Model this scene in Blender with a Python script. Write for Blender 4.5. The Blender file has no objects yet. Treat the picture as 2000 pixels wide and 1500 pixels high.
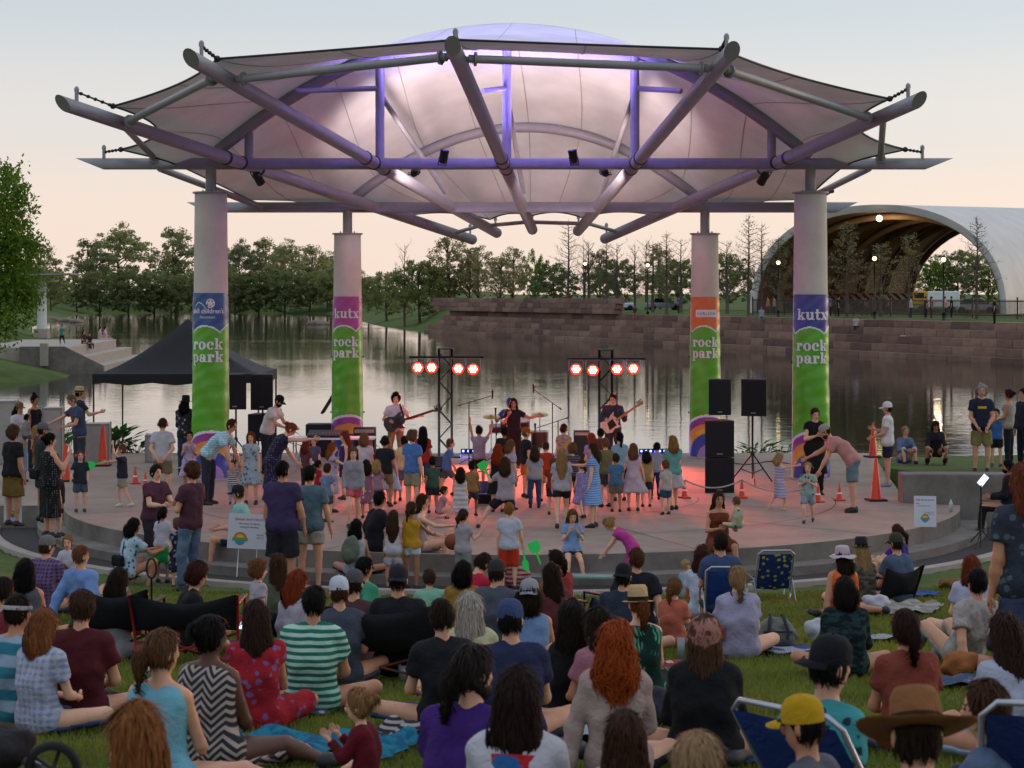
import bpy, math, random
import numpy as np
from mathutils import Vector, Matrix
random.seed(7); rng = np.random.default_rng(11)
sc = bpy.context.scene
COL = sc.collection
# ------------------------------------------------------------------ camera (level, 70 mm, lens shifted down)
F = 3889.0; HY = 575.0; CZ = 3.95          # focal length and horizon row in photo pixels, eye height above the stage
cam = bpy.data.cameras.new('camera'); cam_o = bpy.data.objects.new('camera', cam); COL.objects.link(cam_o)
cam_o.location = (0, 0, CZ); cam_o.rotation_euler = (math.radians(90), 0, 0)
cam.sensor_width = 36; cam.lens = F*36/2000; cam.shift_y = -(750-HY)/2000
cam.clip_start = 0.1; cam.clip_end = 6000
cam.dof.use_dof = True; cam.dof.focus_distance = 38; cam.dof.aperture_fstop = 6.3
sc.camera = cam_o
# ------------------------------------------------------------------ dusk sky and a weak, wide sun low on the right
SUN_AZ = 62; SUN_EL = 4.0
w = bpy.data.worlds.new('World'); sc.world = w; w.use_nodes = True
nt = w.node_tree; bg = nt.nodes['Background']
sky = nt.nodes.new('ShaderNodeTexSky'); sky.sky_type = 'NISHITA'; sky.sun_disc = False
sky.sun_elevation = math.radians(SUN_EL); sky.sun_rotation = math.radians(SUN_AZ)
sky.air_density = 1.0; sky.dust_density = 3.0; sky.ozone_density = 3.0; sky.altitude = 150
tcw = nt.nodes.new('ShaderNodeTexCoord'); sep = nt.nodes.new('ShaderNodeSeparateXYZ'); nt.links.new(tcw.outputs['Generated'], sep.inputs[0])
ramp = nt.nodes.new('ShaderNodeValToRGB'); ramp.color_ramp.interpolation = 'EASE'; _e = ramp.color_ramp.elements   # dusk haze band, by elevation only
_e[0].position = 0.0; _e[0].color = (.61, .485, .415, 1); _e[1].position = 1.0; _e[1].color = (.39, .43, .49, 1)
for _p, _c in ((.035, (.585, .48, .42)), (.085, (.485, .45, .435)), (.15, (.375, .395, .415)), (.4, (.41, .445, .49))): _x = _e.new(_p); _x.color = (*_c, 1)
nt.links.new(sep.outputs['Z'], ramp.inputs[0])
skm = nt.nodes.new('ShaderNodeMix'); skm.data_type = 'RGBA'; skm.blend_type = 'ADD'; skm.inputs[0].default_value = 1.0
skc = nt.nodes.new('ShaderNodeVectorMath'); skc.operation = 'SCALE'; skc.inputs['Scale'].default_value = .05
nt.links.new(sky.outputs[0], skc.inputs[0]); nt.links.new(skc.outputs[0], skm.inputs[6]); nt.links.new(ramp.outputs[0], skm.inputs[7]); nt.links.new(skm.outputs[2], bg.inputs['Color'])
bg.inputs['Strength'].default_value = 1.0
sun = bpy.data.lights.new('sun', 'SUN'); sun.energy = 0.5; sun.angle = math.radians(25); sun.color = (1.0, 0.72, 0.5)
sun_o = bpy.data.objects.new('sun', sun); COL.objects.link(sun_o)
_d = Vector((math.sin(math.radians(SUN_AZ))*math.cos(math.radians(SUN_EL)), math.cos(math.radians(SUN_AZ))*math.cos(math.radians(SUN_EL)), math.sin(math.radians(SUN_EL))))
sun_o.rotation_euler = _d.to_track_quat('Z', 'Y').to_euler(); sun_o.location = _d*300
sc.view_settings.view_transform = 'Standard'; sc.view_settings.look = 'None'
sc.view_settings.exposure = 0.62; sc.view_settings.gamma = 1.0
sc.render.engine = 'CYCLES'
sc.cycles.use_denoising = True; sc.cycles.max_bounces = 6; sc.cycles.diffuse_bounces = 3; sc.cycles.glossy_bounces = 3
sc.cycles.transmission_bounces = 4; sc.cycles.caustics_reflective = False; sc.cycles.caustics_refractive = False
sc.cycles.sample_clamp_indirect = 6

# ------------------------------------------------------------------ helpers
def px(x, y, Y): return Vector(((x-1000)/F*Y, Y, CZ-(y-HY)/F*Y))
def gpx(x, y, z=0.0): return px(x, y, (CZ-z)*F/(y-HY))
def srgb(c):
    if isinstance(c, str): c = tuple(int(c[i:i+2], 16)/255 for i in (0, 2, 4))
    return tuple((v/12.92 if v <= .04045 else ((v+.055)/1.055)**2.4) for v in c)
class MB:
    "collects shapes, then links them as one mesh object"
    def __init__(s): s.v = []; s.f = []; s.mi = []; s.sm = []
    def add(s, vs, fs, m=0, smooth=False):
        b = len(s.v); s.v += [tuple(v) for v in vs]; s.f += [tuple(i+b for i in f) for f in fs]
        s.mi += [m]*len(fs); s.sm += [smooth]*len(fs); return s
    def box(s, c, d, rz=0.0, m=0, M=None, bev=0.0):
        x, y, z = (k/2 for k in d); b = min(bev, x*.9, y*.9, z*.9)
        if b <= 0:
            vs = [(i*x, j*y, k*z) for i in (-1, 1) for j in (-1, 1) for k in (-1, 1)]
            fs = [(0,1,3,2), (4,6,7,5), (0,4,5,1), (2,3,7,6), (0,2,6,4), (1,5,7,3)]
        else:
            vs = []
            for i in (-1, 1):
                for j in (-1, 1):
                    for k in (-1, 1): vs += [(i*x, j*(y-b), k*(z-b)), (i*(x-b), j*y, k*(z-b)), (i*(x-b), j*(y-b), k*z)]
            n = lambda i, j, k, a: ((i > 0)*4+(j > 0)*2+(k > 0))*3+a
            fs = []
            for i in (-1, 1): fs.append(tuple(n(i, j, k, 0) for j, k in ((-1,-1), (1,-1), (1,1), (-1,1))))
            for j in (-1, 1): fs.append(tuple(n(i, j, k, 1) for i, k in ((-1,-1), (1,-1), (1,1), (-1,1))))
            for k in (-1, 1): fs.append(tuple(n(i, j, k, 2) for i, j in ((-1,-1), (1,-1), (1,1), (-1,1))))
            for i in (-1, 1):
                for j in (-1, 1): fs.append((n(i,j,-1,0), n(i,j,-1,1), n(i,j,1,1), n(i,j,1,0)))
            for i in (-1, 1):
                for k in (-1, 1): fs.append((n(i,-1,k,0), n(i,-1,k,2), n(i,1,k,2), n(i,1,k,0)))
            for j in (-1, 1):
                for k in (-1, 1): fs.append((n(-1,j,k,1), n(-1,j,k,2), n(1,j,k,2), n(1,j,k,1)))
            for i in (-1, 1):
                for j in (-1, 1):
                    for k in (-1, 1): fs.append((n(i,j,k,0), n(i,j,k,1), n(i,j,k,2)))
        R = M if M is not None else Matrix.Rotation(rz, 3, 'Z')
        c = Vector(c); return s.add([c+R@Vector(v) for v in vs], fs, m)
    def tube(s, pts, r, n=8, m=0, cap=True, smooth=True, flat=1.0):
        pts = [Vector(p) for p in pts]; k = len(pts)
        rs = list(r) if hasattr(r, '__len__') else [r]*k
        vs = []; up = None
        for i, p in enumerate(pts):
            t = (pts[min(i+1, k-1)]-pts[max(i-1, 0)])
            if t.length < 1e-9: t = Vector((0, 0, 1))
            t.normalize()
            if up is None: up = Vector((0, 0, 1)) if abs(t.z) < .9 else Vector((0, 1, 0))
            a = t.cross(up)
            if a.length < 1e-4: a = t.cross(Vector((1, 0, 0)))
            a.normalize(); b = a.cross(t).normalized(); up = b
            for j in range(n):
                q = 2*math.pi*j/n; vs.append(p+(a*math.cos(q)+b*math.sin(q)*flat)*rs[i])
        fs = [(i*n+j, i*n+(j+1) % n, (i+1)*n+(j+1) % n, (i+1)*n+j) for i in range(k-1) for j in range(n)]
        s.add(vs, fs, m, smooth)
        if cap:
            b0 = len(s.v)-len(vs)
            s.f += [tuple(b0+j for j in range(n)), tuple(b0+(k-1)*n+j for j in reversed(range(n)))]; s.mi += [m, m]; s.sm += [False, False]
        return s
    def lathe(s, prof, n=16, c=(0, 0, 0), m=0, M=None, smooth=True, sx=1.0, sy=1.0):
        vs = []; k = len(prof); c = Vector(c)
        for r, z in prof:
            for j in range(n):
                q = 2*math.pi*j/n; v = Vector((r*math.cos(q)*sx, r*math.sin(q)*sy, z)); vs.append(c+(M@v if M is not None else v))
        fs = [(i*n+j, i*n+(j+1) % n, (i+1)*n+(j+1) % n, (i+1)*n+j) for i in range(k-1) for j in range(n)]
        return s.add(vs, fs, m, smooth)
    def ball(s, c, r, n=10, m=0, M=None):
        r = r if hasattr(r, '__len__') else (r, r, r); h = max(4, n//2+1)
        prof = [(math.sin(math.pi*i/h), -math.cos(math.pi*i/h)) for i in range(h+1)]
        vs = []; c = Vector(c)
        for a, z in prof:
            for j in range(n):
                q = 2*math.pi*j/n; v = Vector((a*math.cos(q)*r[0], a*math.sin(q)*r[1], z*r[2])); vs.append(c+(M@v if M is not None else v))
        fs = [(i*n+j, i*n+(j+1) % n, (i+1)*n+(j+1) % n, (i+1)*n+j) for i in range(h) for j in range(n)]
        return s.add(vs, fs, m, True)
    def prism(s, poly, z0, z1, m=0):
        n = len(poly); vs = [(p[0], p[1], z0) for p in poly]+[(p[0], p[1], z1) for p in poly]
        return s.add(vs, [tuple(range(n)), tuple(range(2*n-1, n-1, -1))]+[(i, i+n, (i+1) % n+n, (i+1) % n) for i in range(n)], m)
    def build(s, name, mats, parent=None):
        me = bpy.data.meshes.new(name); me.from_pydata(s.v, [], s.f)
        mats = mats if isinstance(mats, (list, tuple)) else [mats]
        for a in mats: me.materials.append(a)
        me.polygons.foreach_set('material_index', s.mi); me.polygons.foreach_set('use_smooth', s.sm); me.update()
        return link(name, me, parent)
def link(name, me, parent=None):
    o = bpy.data.objects.new(name, me); COL.objects.link(o)
    if parent is not None: o.parent = parent
    return o
def npmesh(name, V, Fq, mats, parent=None, smooth=True):
    "mesh object from numpy vertex and (n,3) or (n,4) face arrays"
    V = np.asarray(V, np.float32); Fq = np.asarray(Fq, np.int32); k = Fq.shape[1]; n = len(Fq)
    me = bpy.data.meshes.new(name); me.vertices.add(len(V)); me.vertices.foreach_set('co', V.ravel())
    me.loops.add(n*k); me.loops.foreach_set('vertex_index', Fq.ravel())
    me.polygons.add(n); me.polygons.foreach_set('loop_start', np.arange(0, n*k, k, dtype=np.int32))
    me.polygons.foreach_set('use_smooth', np.full(n, smooth, dtype=bool))
    for a in (mats if isinstance(mats, (list, tuple)) else [mats]): me.materials.append(a)
    me.update(calc_edges=True)
    return link(name, me, parent)
def tag(o, label=None, cat=None, group=None, kind=None):
    if label: o['label'] = label
    if cat: o['category'] = cat
    if group: o['group'] = group
    if kind: o['kind'] = kind
    return o
def empty(name, loc=(0, 0, 0), rz=0.0, label=None, cat=None, group=None):
    o = bpy.data.objects.new(name, None); COL.objects.link(o); o.location = loc; o.rotation_euler = (0, 0, rz); o.empty_display_size = .2
    return tag(o, label, cat, group)
def copy_tree(o, parent=None):
    c = o.copy(); COL.objects.link(c); c.parent = parent
    for ch in list(o.children): copy_tree(ch, c)
    return c
def lin(c, k=1.0): return (c[0]*k, c[1]*k, c[2]*k, 1)
_M = {}
def mat(name, color, rough=.7, var=.25, scale=6.0, bump=0.0, bscale=40.0, metal=0.0, spec=.4, stretch=None, coords='Object', emit=None, es=0.0, sheen=0.0):
    key = (name, str(color), rough)
    if key in _M: return _M[key]
    m = bpy.data.materials.new(name); m.use_nodes = True; t = m.node_tree; p = t.nodes['Principled BSDF']
    c = srgb(color) if isinstance(color, str) else color
    p.inputs['Roughness'].default_value = rough; p.inputs['Metallic'].default_value = metal; p.inputs['Specular IOR Level'].default_value = spec
    tc = t.nodes.new('ShaderNodeTexCoord'); mp = t.nodes.new('ShaderNodeMapping'); t.links.new(tc.outputs[coords], mp.inputs[0])
    if stretch: mp.inputs['Scale'].default_value = stretch
    n = t.nodes.new('ShaderNodeTexNoise'); n.inputs['Scale'].default_value = scale; n.inputs['Detail'].default_value = 6; n.inputs['Roughness'].default_value = .65
    t.links.new(mp.outputs[0], n.inputs['Vector'])
    r = t.nodes.new('ShaderNodeValToRGB'); r.color_ramp.elements[0].position = .3; r.color_ramp.elements[1].position = .7
    r.color_ramp.elements[0].color = lin(c, 1-var); r.color_ramp.elements[1].color = lin(c, 1+var*.7)
    t.links.new(n.outputs[0], r.inputs[0]); t.links.new(r.outputs[0], p.inputs['Base Color'])
    if bump:
        n2 = t.nodes.new('ShaderNodeTexNoise'); n2.inputs['Scale'].default_value = bscale; n2.inputs['Detail'].default_value = 4
        t.links.new(mp.outputs[0], n2.inputs['Vector'])
        b = t.nodes.new('ShaderNodeBump'); b.inputs['Strength'].default_value = bump; b.inputs['Distance'].default_value = .02
        t.links.new(n2.outputs[0], b.inputs['Height']); t.links.new(b.outputs[0], p.inputs['Normal'])
    if emit is not None:
        p.inputs['Emission Color'].default_value = lin(srgb(emit) if isinstance(emit, str) else emit); p.inputs['Emission Strength'].default_value = es
    _M[key] = m; return m
def spot(name, loc, target, color, power, deg=60, blend=.5, size=.1, parent=None):
    l = bpy.data.lights.new(name, 'SPOT'); l.energy = power; l.color = color; l.spot_size = math.radians(deg); l.spot_blend = blend; l.shadow_soft_size = size
    o = bpy.data.objects.new(name, l); COL.objects.link(o); o.location = loc
    o.rotation_euler = (Vector(target)-Vector(loc)).to_track_quat('-Z', 'Y').to_euler()
    if parent is not None: o.parent = parent
    return o

# ------------------------------------------------------------------ ground, lawn and lake
WZ = -0.55; SC = (0.0, 38.7); SR = 8.5
def lawn(X, Y):
    d = max(0.0, math.hypot(X, Y-SC[1])-9.9); return -.42+.078*d+.0007*d*d if Y < 37.4 else 0.0
D = CZ-WZ
def wp(x, y): p = px(x, y, D*F/(y-HY)); return (p.x, p.y)
LAKE = [(-60, 52), (-16, 51.5), (-11, 50.2), (-9.6, 49.75), (9.3, 49.75), (12, 50.5), (20, 53), (60, 56), (60, 95), wp(2250, 728), wp(2000, 712), wp(1600, 690),
        wp(1180, 668), wp(830, 650), wp(735, 637), wp(690, 625), wp(640, 613), wp(400, 610), wp(170, 611), wp(60, 640), wp(90, 668), wp(256, 690), wp(252, 716), wp(160, 722), wp(140, 740), wp(0, 752), (-45, 97), (-60, 96)]
def poly_sd(P, X, Y):
    "signed distance to polygon, negative inside"
    d = np.full(X.shape, 1e9); ins = np.zeros(X.shape, bool); n = len(P)
    for i in range(n):
        ax, ay = P[i]; bx, by = P[(i+1) % n]; ex, ey = bx-ax, by-ay
        t = np.clip(((X-ax)*ex+(Y-ay)*ey)/(ex*ex+ey*ey), 0, 1); d = np.minimum(d, np.hypot(X-ax-t*ex, Y-ay-t*ey))
        if abs(ey) > 1e-9:
            c = ((ay > Y) != (by > Y)) & (X < ex*(Y-ay)/ey+ax); ins ^= c
    return np.where(ins, -d, d)
def terrain(X, Y):
    sd = poly_sd(LAKE, X, Y); r = np.hypot(X, Y-SC[1])
    dd = np.maximum(0, r-9.9); near = np.where(Y < 37.95, -.43+.078*dd+.0007*dd*dd, 0.0)
    wallz = np.clip((r-8.3)*.6, -.1, .5)*np.clip((46-Y)/8.3, 0, 1)
    near = np.where((Y >= 37.95) & (X > 6.5), wallz*np.clip((X-7.0)/.6, 0, 1)-.02, near)
    near = np.where((Y >= 37.6) & (X <= -8.6), .012+.0*X, near)
    near = np.where((r < 9.8) & (Y < 37.7), -.75, near); near = np.where((X < 8.3) & (X > -13.8) & (Y >= 37.3) & (Y < 49.7), -.75, near)
    near = np.where(r > 30, np.minimum(near, 2.6), near)
    right = np.clip((X+12)/4, 0, 1)*(Y > 60)
    cap = 2.1*right+(1-right)*(1.3+.012*np.clip(sd-8, 0, 200))
    slope = .62*right+.22*(1-right)
    far = np.minimum(-.62-.35*right+slope*sd, cap+.0035*np.clip(sd-40, 0, 500))
    far += .12*np.sin(X*.21+Y*.13)*np.sin(Y*.17)*np.clip(sd/10, 0, 1)*(1-right)
    z = np.where(Y < 62, np.minimum(near, np.maximum(-.7+.35*sd, -.7)+.0) if False else near, far)
    z = np.where((Y < 62) & (sd < 2.5) & (sd >= 0), np.minimum(near, -.55+sd*.45), z)
    return np.where(sd < 0, np.maximum(-1.6, -.6+sd*.6), z)
def make_terrain():
    a = np.concatenate([np.linspace(-180, -40, 15)[:-1], np.linspace(-40, -17, 24)[:-1], np.linspace(-17, 17, 181), np.linspace(17, 40, 24)[1:], np.linspace(40, 180, 15)[1:]])*math.pi/180
    d = np.concatenate([[.6, 1.5, 2.5], np.linspace(3.5, 54, 140), 54*np.exp(np.linspace(0, math.log(2600/54), 95))[1:]])
    A, Dd = np.meshgrid(a, d); X = np.sin(A)*Dd; Y = np.cos(A)*Dd; Z = terrain(X, Y)
    n, k = X.shape; V = np.stack([X, Y, Z], -1).reshape(-1, 3); i = np.arange(n*k).reshape(n, k)
    Fq = np.stack([i[:-1, :-1], i[:-1, 1:], i[1:, 1:], i[1:, :-1]], -1).reshape(-1, 4)
    return npmesh('ground', V, Fq, grass_mat())
def grass_mat():
    m = bpy.data.materials.new('turf'); m.use_nodes = True; t = m.node_tree; p = t.nodes['Principled BSDF']; p.inputs['Roughness'].default_value = .95; p.inputs['Specular IOR Level'].default_value = .1
    tc = t.nodes.new('ShaderNodeTexCoord')
    n1 = t.nodes.new('ShaderNodeTexNoise'); n1.inputs['Scale'].default_value = .35; n1.inputs['Detail'].default_value = 8; n1.inputs['Roughness'].default_value = .7
    n2 = t.nodes.new('ShaderNodeTexNoise'); n2.inputs['Scale'].default_value = 14; n2.inputs['Detail'].default_value = 5
    for n in (n1, n2): t.links.new(tc.outputs['Object'], n.inputs['Vector'])
    r1 = t.nodes.new('ShaderNodeValToRGB'); e = r1.color_ramp.elements; e[0].position = .32; e[0].color = (.05, .075, .022, 1); e[1].position = .62; e[1].color = (.11, .15, .045, 1)
    x = e.new(.76); x.color = (.15, .12, .065, 1)
    r2 = t.nodes.new('ShaderNodeValToRGB'); r2.color_ramp.elements[0].color = (.6, .6, .6, 1); r2.color_ramp.elements[1].color = (1.3, 1.3, 1.2, 1)
    t.links.new(n1.outputs[0], r1.inputs[0]); t.links.new(n2.outputs[0], r2.inputs[0])
    mx = t.nodes.new('ShaderNodeMix'); mx.data_type = 'RGBA'; mx.blend_type = 'MULTIPLY'; mx.inputs[0].default_value = 1
    t.links.new(r1.outputs[0], mx.inputs[6]); t.links.new(r2.outputs[0], mx.inputs[7]); t.links.new(mx.outputs[2], p.inputs['Base Color'])
    b = t.nodes.new('ShaderNodeBump'); b.inputs['Strength'].default_value = .5; b.inputs['Distance'].default_value = .03; t.links.new(n2.outputs[0], b.inputs['Height']); t.links.new(b.outputs[0], p.inputs['Normal'])
    return m
tag(make_terrain(), kind='structure')
def water_mat():
    m = bpy.data.materials.new('lake_water'); m.use_nodes = True; t = m.node_tree; p = t.nodes['Principled BSDF']
    p.inputs['Base Color'].default_value = (.018, .024, .014, 1); p.inputs['Roughness'].default_value = .04; p.inputs['IOR'].default_value = 1.36; p.inputs['Specular IOR Level'].default_value = .5
    tc = t.nodes.new('ShaderNodeTexCoord'); mp = t.nodes.new('ShaderNodeMapping'); mp.inputs['Scale'].default_value = (.55, 1.0, 1.0); t.links.new(tc.outputs['Object'], mp.inputs[0])
    n = t.nodes.new('ShaderNodeTexNoise'); n.inputs['Scale'].default_value = 1.5; n.inputs['Detail'].default_value = 3; n.inputs['Roughness'].default_value = .55; t.links.new(mp.outputs[0], n.inputs['Vector'])
    n2 = t.nodes.new('ShaderNodeTexNoise'); n2.inputs['Scale'].default_value = .07; n2.inputs['Detail'].default_value = 2; t.links.new(mp.outputs[0], n2.inputs['Vector'])
    r = t.nodes.new('ShaderNodeMapRange'); r.inputs[1].default_value = .35; r.inputs[2].default_value = .65; r.inputs[3].default_value = .25; r.inputs[4].default_value = 1.0; t.links.new(n2.outputs[0], r.inputs[0])
    b = t.nodes.new('ShaderNodeBump'); b.inputs['Distance'].default_value = .012; t.links.new(r.outputs[0], b.inputs['Strength']); t.links.new(n.outputs[0], b.inputs['Height']); t.links.new(b.outputs[0], p.inputs['Normal'])
    return m
mb = MB(); mb.add([(-300, 49.0, WZ), (300, 49.0, WZ), (300, 700, WZ), (-300, 700, WZ)], [(0, 1, 2, 3)])
tag(mb.build('lake_water', water_mat()), kind='structure')

# ------------------------------------------------------------------ paved stage with kerb, step ring and pebble gutter
def concrete(name, c, scale=1.2, var=.22, rough=.85):
    m = bpy.data.materials.new(name); m.use_nodes = True; t = m.node_tree; p = t.nodes['Principled BSDF']; p.inputs['Roughness'].default_value = rough; p.inputs['Specular IOR Level'].default_value = .25
    tc = t.nodes.new('ShaderNodeTexCoord'); c = srgb(c)
    n1 = t.nodes.new('ShaderNodeTexNoise'); n1.inputs['Scale'].default_value = scale; n1.inputs['Detail'].default_value = 9; n1.inputs['Roughness'].default_value = .68
    n2 = t.nodes.new('ShaderNodeTexNoise'); n2.inputs['Scale'].default_value = scale*22; n2.inputs['Detail'].default_value = 3
    v = t.nodes.new('ShaderNodeTexVoronoi'); v.inputs['Scale'].default_value = 9
    for n in (n1, n2, v): t.links.new(tc.outputs['Object'], n.inputs['Vector'])
    r = t.nodes.new('ShaderNodeValToRGB'); r.color_ramp.elements[0].position = .3; r.color_ramp.elements[1].position = .7; r.color_ramp.elements[0].color = lin(c, 1-var); r.color_ramp.elements[1].color = lin(c, 1+var*.5)
    t.links.new(n1.outputs[0], r.inputs[0])
    r2 = t.nodes.new('ShaderNodeValToRGB'); r2.color_ramp.elements[0].position = .03; r2.color_ramp.elements[1].position = .09; r2.color_ramp.elements[0].color = (.55, .52, .5, 1); r2.color_ramp.elements[1].color = (1, 1, 1, 1)
    t.links.new(v.outputs['Distance'], r2.inputs[0])
    mx = t.nodes.new('ShaderNodeMix'); mx.data_type = 'RGBA'; mx.blend_type = 'MULTIPLY'; mx.inputs[0].default_value = .6; t.links.new(r.outputs[0], mx.inputs[6]); t.links.new(r2.outputs[0], mx.inputs[7]); t.links.new(mx.outputs[2], p.inputs['Base Color'])
    b = t.nodes.new('ShaderNodeBump'); b.inputs['Strength'].default_value = .25; b.inputs['Distance'].default_value = .01; t.links.new(n2.outputs[0], b.inputs['Height']); t.links.new(b.outputs[0], p.inputs['Normal'])
    return m
M_PAVE = concrete('stage_concrete', '9b8c7d', .7, .32); M_WALL = concrete('wall_concrete', '7d7670', 1.6, .4); M_COLC = concrete('column_concrete', 'cfc5bd', 1.4, .14); M_PALE = concrete('pale_concrete', 'a79d94', 2)
M_PEB = mat('pebble', '3f3a38', .9, .5, 60, .9, 70); M_JOINT = mat('joint_filler', '3a332f', .95, .2)
def arc(r, a0, a1, n): return [(SC[0]+r*math.cos(math.radians(a0+(a1-a0)*i/n)), SC[1]+r*math.sin(math.radians(a0+(a1-a0)*i/n))) for i in range(n+1)]
A0, A1 = 189.5, 350.5
front = arc(SR, A0, A1, 72)
stage_poly = front+[(7.45, 37.65), (7.6, 38.6), (8.95, 49.6), (-14.0, 49.6), (-14.0, 36.9)]
stage_poly = [(x, y) for x, y in stage_poly]
st = MB(); st.prism(stage_poly, -.72, 0.0); stage = st.build('stage_paving', [M_PAVE]); tag(stage, kind='structure')
me = stage.data; me.materials.append(M_WALL)
for p_ in me.polygons:
    if abs(p_.normal.z) < .5: p_.material_index = 1
# expansion joints: thin recessed-looking strips, arcs and radials
for rr in (3.6, 6.2):
    m_ = MB(); a = arc(rr, 180, 360, 60); b = arc(rr+.018, 180, 360, 60); n = len(a)
    m_.add([(x, y, .004) for x, y in a]+[(x, y, .004) for x, y in b], [(i, i+1, n+i+1, n+i) for i in range(n-1)]); m_.build('joint', M_JOINT, stage)
for ang in (200, 225, 250, 270, 290, 315, 340):
    c, s = math.cos(math.radians(ang)), math.sin(math.radians(ang)); m_ = MB()
    m_.add([(SC[0]+c*r-s*o, SC[1]+s*r+c*o, .004) for r, o in ((.6, -.009), (8.4, -.009), (8.4, .009), (.6, .009))], [(0, 1, 2, 3)]); m_.build('joint', M_JOINT, stage)
for yy in (41.2, 44.4, 47.2):
    m_ = MB(); m_.add([(-8.5, yy, .004), (7.6, yy, .004), (7.6, yy+.018, .004), (-8.5, yy+.018, .004)], [(0, 1, 2, 3)]); m_.build('joint', M_JOINT, stage)
def ring(name, r0, r1, z0, z1, m, a0=A0, a1=A1, n=72):
    a = arc(r0, a0, a1, n); b = arc(r1, a0, a1, n); k = MB(); k.prism(a+b[::-1], z0, z1); return tag(k.build(name, m), kind='structure')
ring('stage_step', SR+.004, SR+.48, -.72, -.27, M_WALL); ring('pebble_gutter', SR+.484, SR+1.15, -.8, -.41, M_PEB); ring('outer_kerb', SR+1.154, SR+1.36, -.8, -.36, M_PALE)
# low retaining wall on the right of the stage
rw = MB(); rw.box((10.2, 37.9, .04), (5.6, .56, 1.02), -.02, bev=.02); tag(rw.build('retaining_wall', M_WALL), 'low grey concrete retaining wall beside the right end of the stage', 'wall')
# ------------------------------------------------------------------ the canopy pavilion over the stage
VF, VB = 42.7, 48.3
M_STEEL = mat('painted_steel', '8b898d', .45, .12, 4, .1, 60, 0, .5); M_DARKST = mat('dark_fitting', '3a3a40', .5, .2, 8, 0, 1, .6)
def membrane_mat():
    m = bpy.data.materials.new('tensile_fabric'); m.use_nodes = True; t = m.node_tree; p = t.nodes['Principled BSDF']; out = t.nodes['Material Output']
    tc = t.nodes.new('ShaderNodeTexCoord'); n = t.nodes.new('ShaderNodeTexNoise'); n.inputs['Scale'].default_value = .9; n.inputs['Detail'].default_value = 7; t.links.new(tc.outputs['Object'], n.inputs['Vector'])
    r = t.nodes.new('ShaderNodeValToRGB'); r.color_ramp.elements[0].position = .35; r.color_ramp.elements[1].position = .65; r.color_ramp.elements[0].color = (.66, .64, .62, 1); r.color_ramp.elements[1].color = (.8, .79, .77, 1)
    t.links.new(n.outputs[0], r.inputs[0]); t.links.new(r.outputs[0], p.inputs['Base Color']); p.inputs['Roughness'].default_value = .6; p.inputs['Specular IOR Level'].default_value = .3
    tr = t.nodes.new('ShaderNodeBsdfTranslucent'); t.links.new(r.outputs[0], tr.inputs['Color']); mx = t.nodes.new('ShaderNodeMixShader'); mx.inputs[0].default_value = .1
    t.links.new(p.outputs[0], mx.inputs[1]); t.links.new(tr.outputs[0], mx.inputs[2]); t.links.new(mx.outputs[0], out.inputs['Surface'])
    return m
M_MEMB = membrane_mat(); M_SEAM = mat('fabric_seam', 'b8b2ae', .7, .1)
pav = empty('stage_canopy', (0, 45, 0), 0, 'large white fabric canopy on steel beams and four concrete columns over the stage', 'canopy')
pav.matrix_world = Matrix.Translation((0, 45, 0)); PV = Vector((0, 45, 0))
def pbuild(m, name, mt, parent=None):
    par = parent or pav; m.v = [(v[0]-PV.x, v[1]-PV.y, v[2]-PV.z) for v in m.v]; return m.build(name, mt, par)
# columns
COLS = [(-6.456, VF, 6.11, .345, .405), (6.40, VF, 6.11, .345, .405), (-3.99, VB, 5.40, .325, .385), (4.68, VB, 5.40, .325, .385)]
for x, y, h, rt, rb in COLS:
    m = MB(); m.lathe([(rb, -.02)]+[(rb+(rt-rb)*i/8, h*i/8) for i in range(9)]+[(0, h)], 32, (x, y, 0)); c = pbuild(m, 'column', M_COLC)
    m = MB(); m.lathe([(0, h+.002), (rt+.045, h+.002), (rt+.045, h+.035), (0, h+.035)], 32, (x, y, 0), smooth=False); pbuild(m, 'cap_plate', M_STEEL, c)
    top = 6.75 if y == VF else 6.06
    m = MB(); m.tube([(x, y, h+.03), (x, y, top)], .115, 14)
    for q in range(6): m.box((x+.17*math.cos(q*1.047), y+.17*math.sin(q*1.047), h+.055), (.03, .03, .05))
    pbuild(m, 'post', M_STEEL)
# straight main beams
def beam(a, b, r, name='beam', n=14, cut=None):
    m = MB(); m.tube([a, b], r, n)
    if cut:   # slanted ends
        k = len(m.v); vs = m.v
        for i in range(n):
            vs[i] = tuple(Vector(vs[i])+Vector((-cut*((vs[i][2]-a[2])/r+1)*.5, 0, 0)) if cut else vs[i]); j = n+i
            vs[j] = tuple(Vector(vs[j])+Vector((cut*((vs[j][2]-b[2])/r+1)*.5, 0, 0)))
    return pbuild(m, name, M_STEEL)
zF, zB = 6.75, 6.06
bf = beam(Vector((-8.75, VF, zF)), Vector((8.85, VF, zF)), .125, 'front_beam', cut=.62)
bb = beam(Vector((-7.35, VB, zB)), Vector((7.85, VB, zB)), .13, 'rear_beam', cut=.55)
def fin(p, d=(0, 0, 1)):
    m = MB(); m.box(Vector(p)+Vector((0, 0, .11)), (.05, .16, .26), bev=.02); m.ball(Vector(p)+Vector((0, 0, .24)), (.05, .07, .07), 8); return m
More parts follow.
